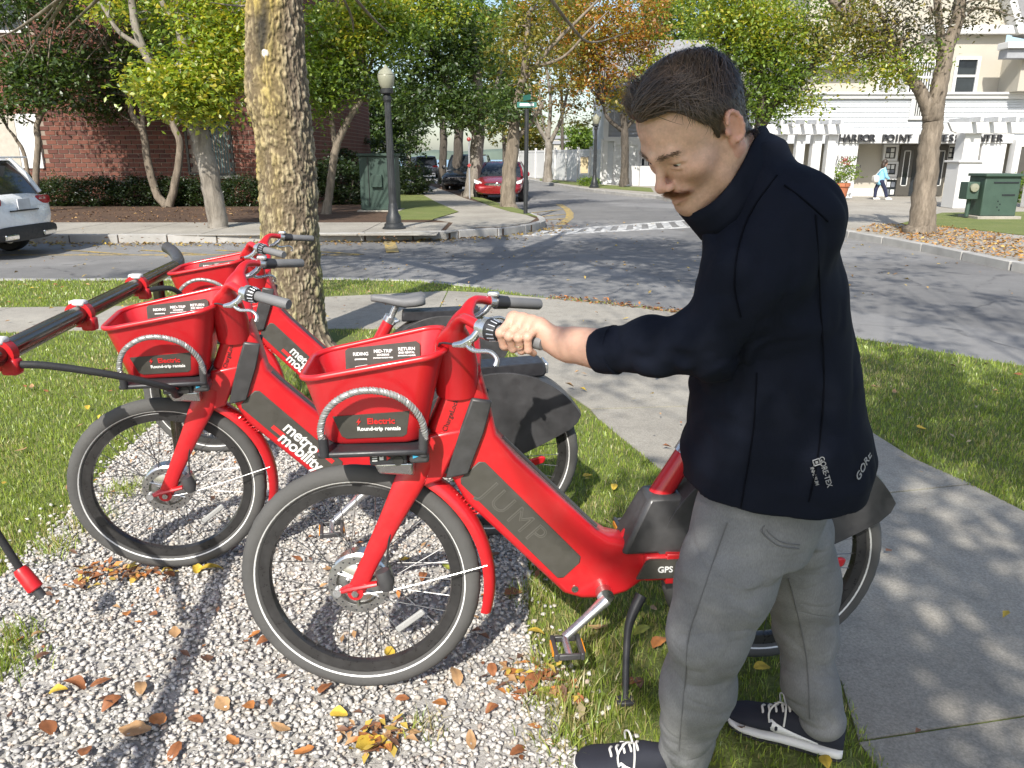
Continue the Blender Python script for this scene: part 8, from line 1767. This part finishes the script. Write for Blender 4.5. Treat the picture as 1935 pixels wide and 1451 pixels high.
BR = [LEAFC[k] for k in ('rust brown', 'tan', 'orange', 'dark brown')]; YL = [(0.50, 0.36, 0.07), (0.42, 0.30, 0.09), (0.34, 0.22, 0.08), (0.28, 0.16, 0.06)]; ORG = [(0.50, 0.26, 0.06), (0.44, 0.22, 0.07), (0.36, 0.17, 0.06), (0.52, 0.34, 0.09)]
def along(line, n, spread, side=0.0):
    pts = [Vector(p[:2]) for p in line]; L = np.array([(pts[i+1]-pts[i]).length for i in range(len(pts)-1)]); I = rg.choice(len(L), n, p=L/L.sum()); t = rg.uniform(0, 1, n); Q = np.array([pts[i].lerp(pts[i+1], a)[:] for i, a in zip(I, t)]); N_ = []
    for i in I: d = (pts[i+1]-pts[i]).normalized(); N_.append((-d.y, d.x))
    return Q+np.array(N_)*(side+np.abs(rg.normal(0, spread, n))*np.sign(side if side else 1))[:, None]
litter(rand_in(GRAVEL, 420, 1.0, 4.2), 0.018, 0.035, BR, 'leaf_litter', 'small brown leaf bits scattered over the gravel')
litter(np.concatenate([rand_in([G(150, 1075), G(340, 1070), G(330, 1100), G(150, 1120)], 400)[:110], rand_in([G(640, 1380), G(780, 1375), G(760, 1430), G(660, 1440)], 300)[:60], rand_in([G(900, 1250), G(1080, 1270), G(1100, 1340), G(930, 1320)], 400)[:70]]), 0.02, 0.04, BR+YL[:1], 'leaf_litter', 'piles of brown leaf bits by the wheels')
litter(along(fl_curb[1:10], 1900, 0.35, -0.05), ROADZ+0.006, 0.08, YL, 'leaf_litter', 'yellow leaves along the far left kerb')
litter(along(fl_curb[9:16], 300, 0.3, -0.03), ROADZ+0.006, 0.09, BR, 'leaf_litter', 'brown leaves at the street corner')
litter(along(fr_curb[1:13], 2600, 0.4, 0.05), ROADZ+0.006, 0.09, ORG, 'leaf_litter', 'orange leaves along the right kerb')
litter(np.concatenate([rand_in([G(1610, 436), G(1935, 498), G(1935, 450), G(1780, 430), G(1650, 425)], 2600), rand_in([G(1250, 366), G(1500, 415), G(1480, 395), G(1300, 360)], 500)]), 0.03, 0.08, ORG, 'leaf_litter', 'orange leaves on the right pavement')
litter(np.concatenate([rand_in([(-17, 18.0), (-7, 18.0), (-7, 23.5), (-17, 23.5)], 1900), rand_in([(-17, 14.3), (-2, 14.3), (-2, 18), (-17, 18)], 420)]), 0.034, 0.08, [(0.30, 0.17, 0.08), (0.24, 0.13, 0.07), (0.38, 0.24, 0.10), (0.17, 0.09, 0.05)], 'leaf_litter', 'brown leaves over the mulch and far pavement')
litter(along([G(1030, 566), G(1150, 578), G(1300, 597), G(1420, 616)], 420, 0.10, 0.03), 0.010, 0.05, BR, 'leaf_litter', 'brown leaves where the path meets the road')
Q = np.stack([rg.uniform(-8, 8, 900), rg.uniform(1.6, 9.6, 900)], 1); m = in_poly(Q, lawnp) & ~in_poly(Q, GRAVEL)
litter(Q[m], 0.03, 0.05, [LEAFC['tan'], LEAFC['rust brown'], LEAFC['yellow'], (0.34, 0.28, 0.16)], 'leaf_litter', 'dry leaves scattered over the lawn and path')
litter(np.stack([rg.uniform(-9, 7, 700), rg.uniform(9, 20, 700)], 1), ROADZ+0.006, 0.06, YL, 'leaf_litter', 'stray yellow leaves on the road')

from collections import defaultdict
same = defaultdict(list)
for o in bpy.data.objects:
    if o.name.startswith('fallen_leaf') and 'label' in o: same[o['label']].append(o)
for lab, L in same.items():
    if len(L) > 1:
        L.sort(key=lambda o: o.location.x/o.location.y); W = {2: ('left one', 'right one'), 3: ('leftmost', 'middle one', 'rightmost')}.get(len(L), [('first', 'second', 'third', 'fourth', 'fifth', 'sixth', 'seventh', 'eighth')[i % 8]+' from left' for i in range(len(L))])
        for o, w in zip(L, W): o['label'] = lab+', '+w
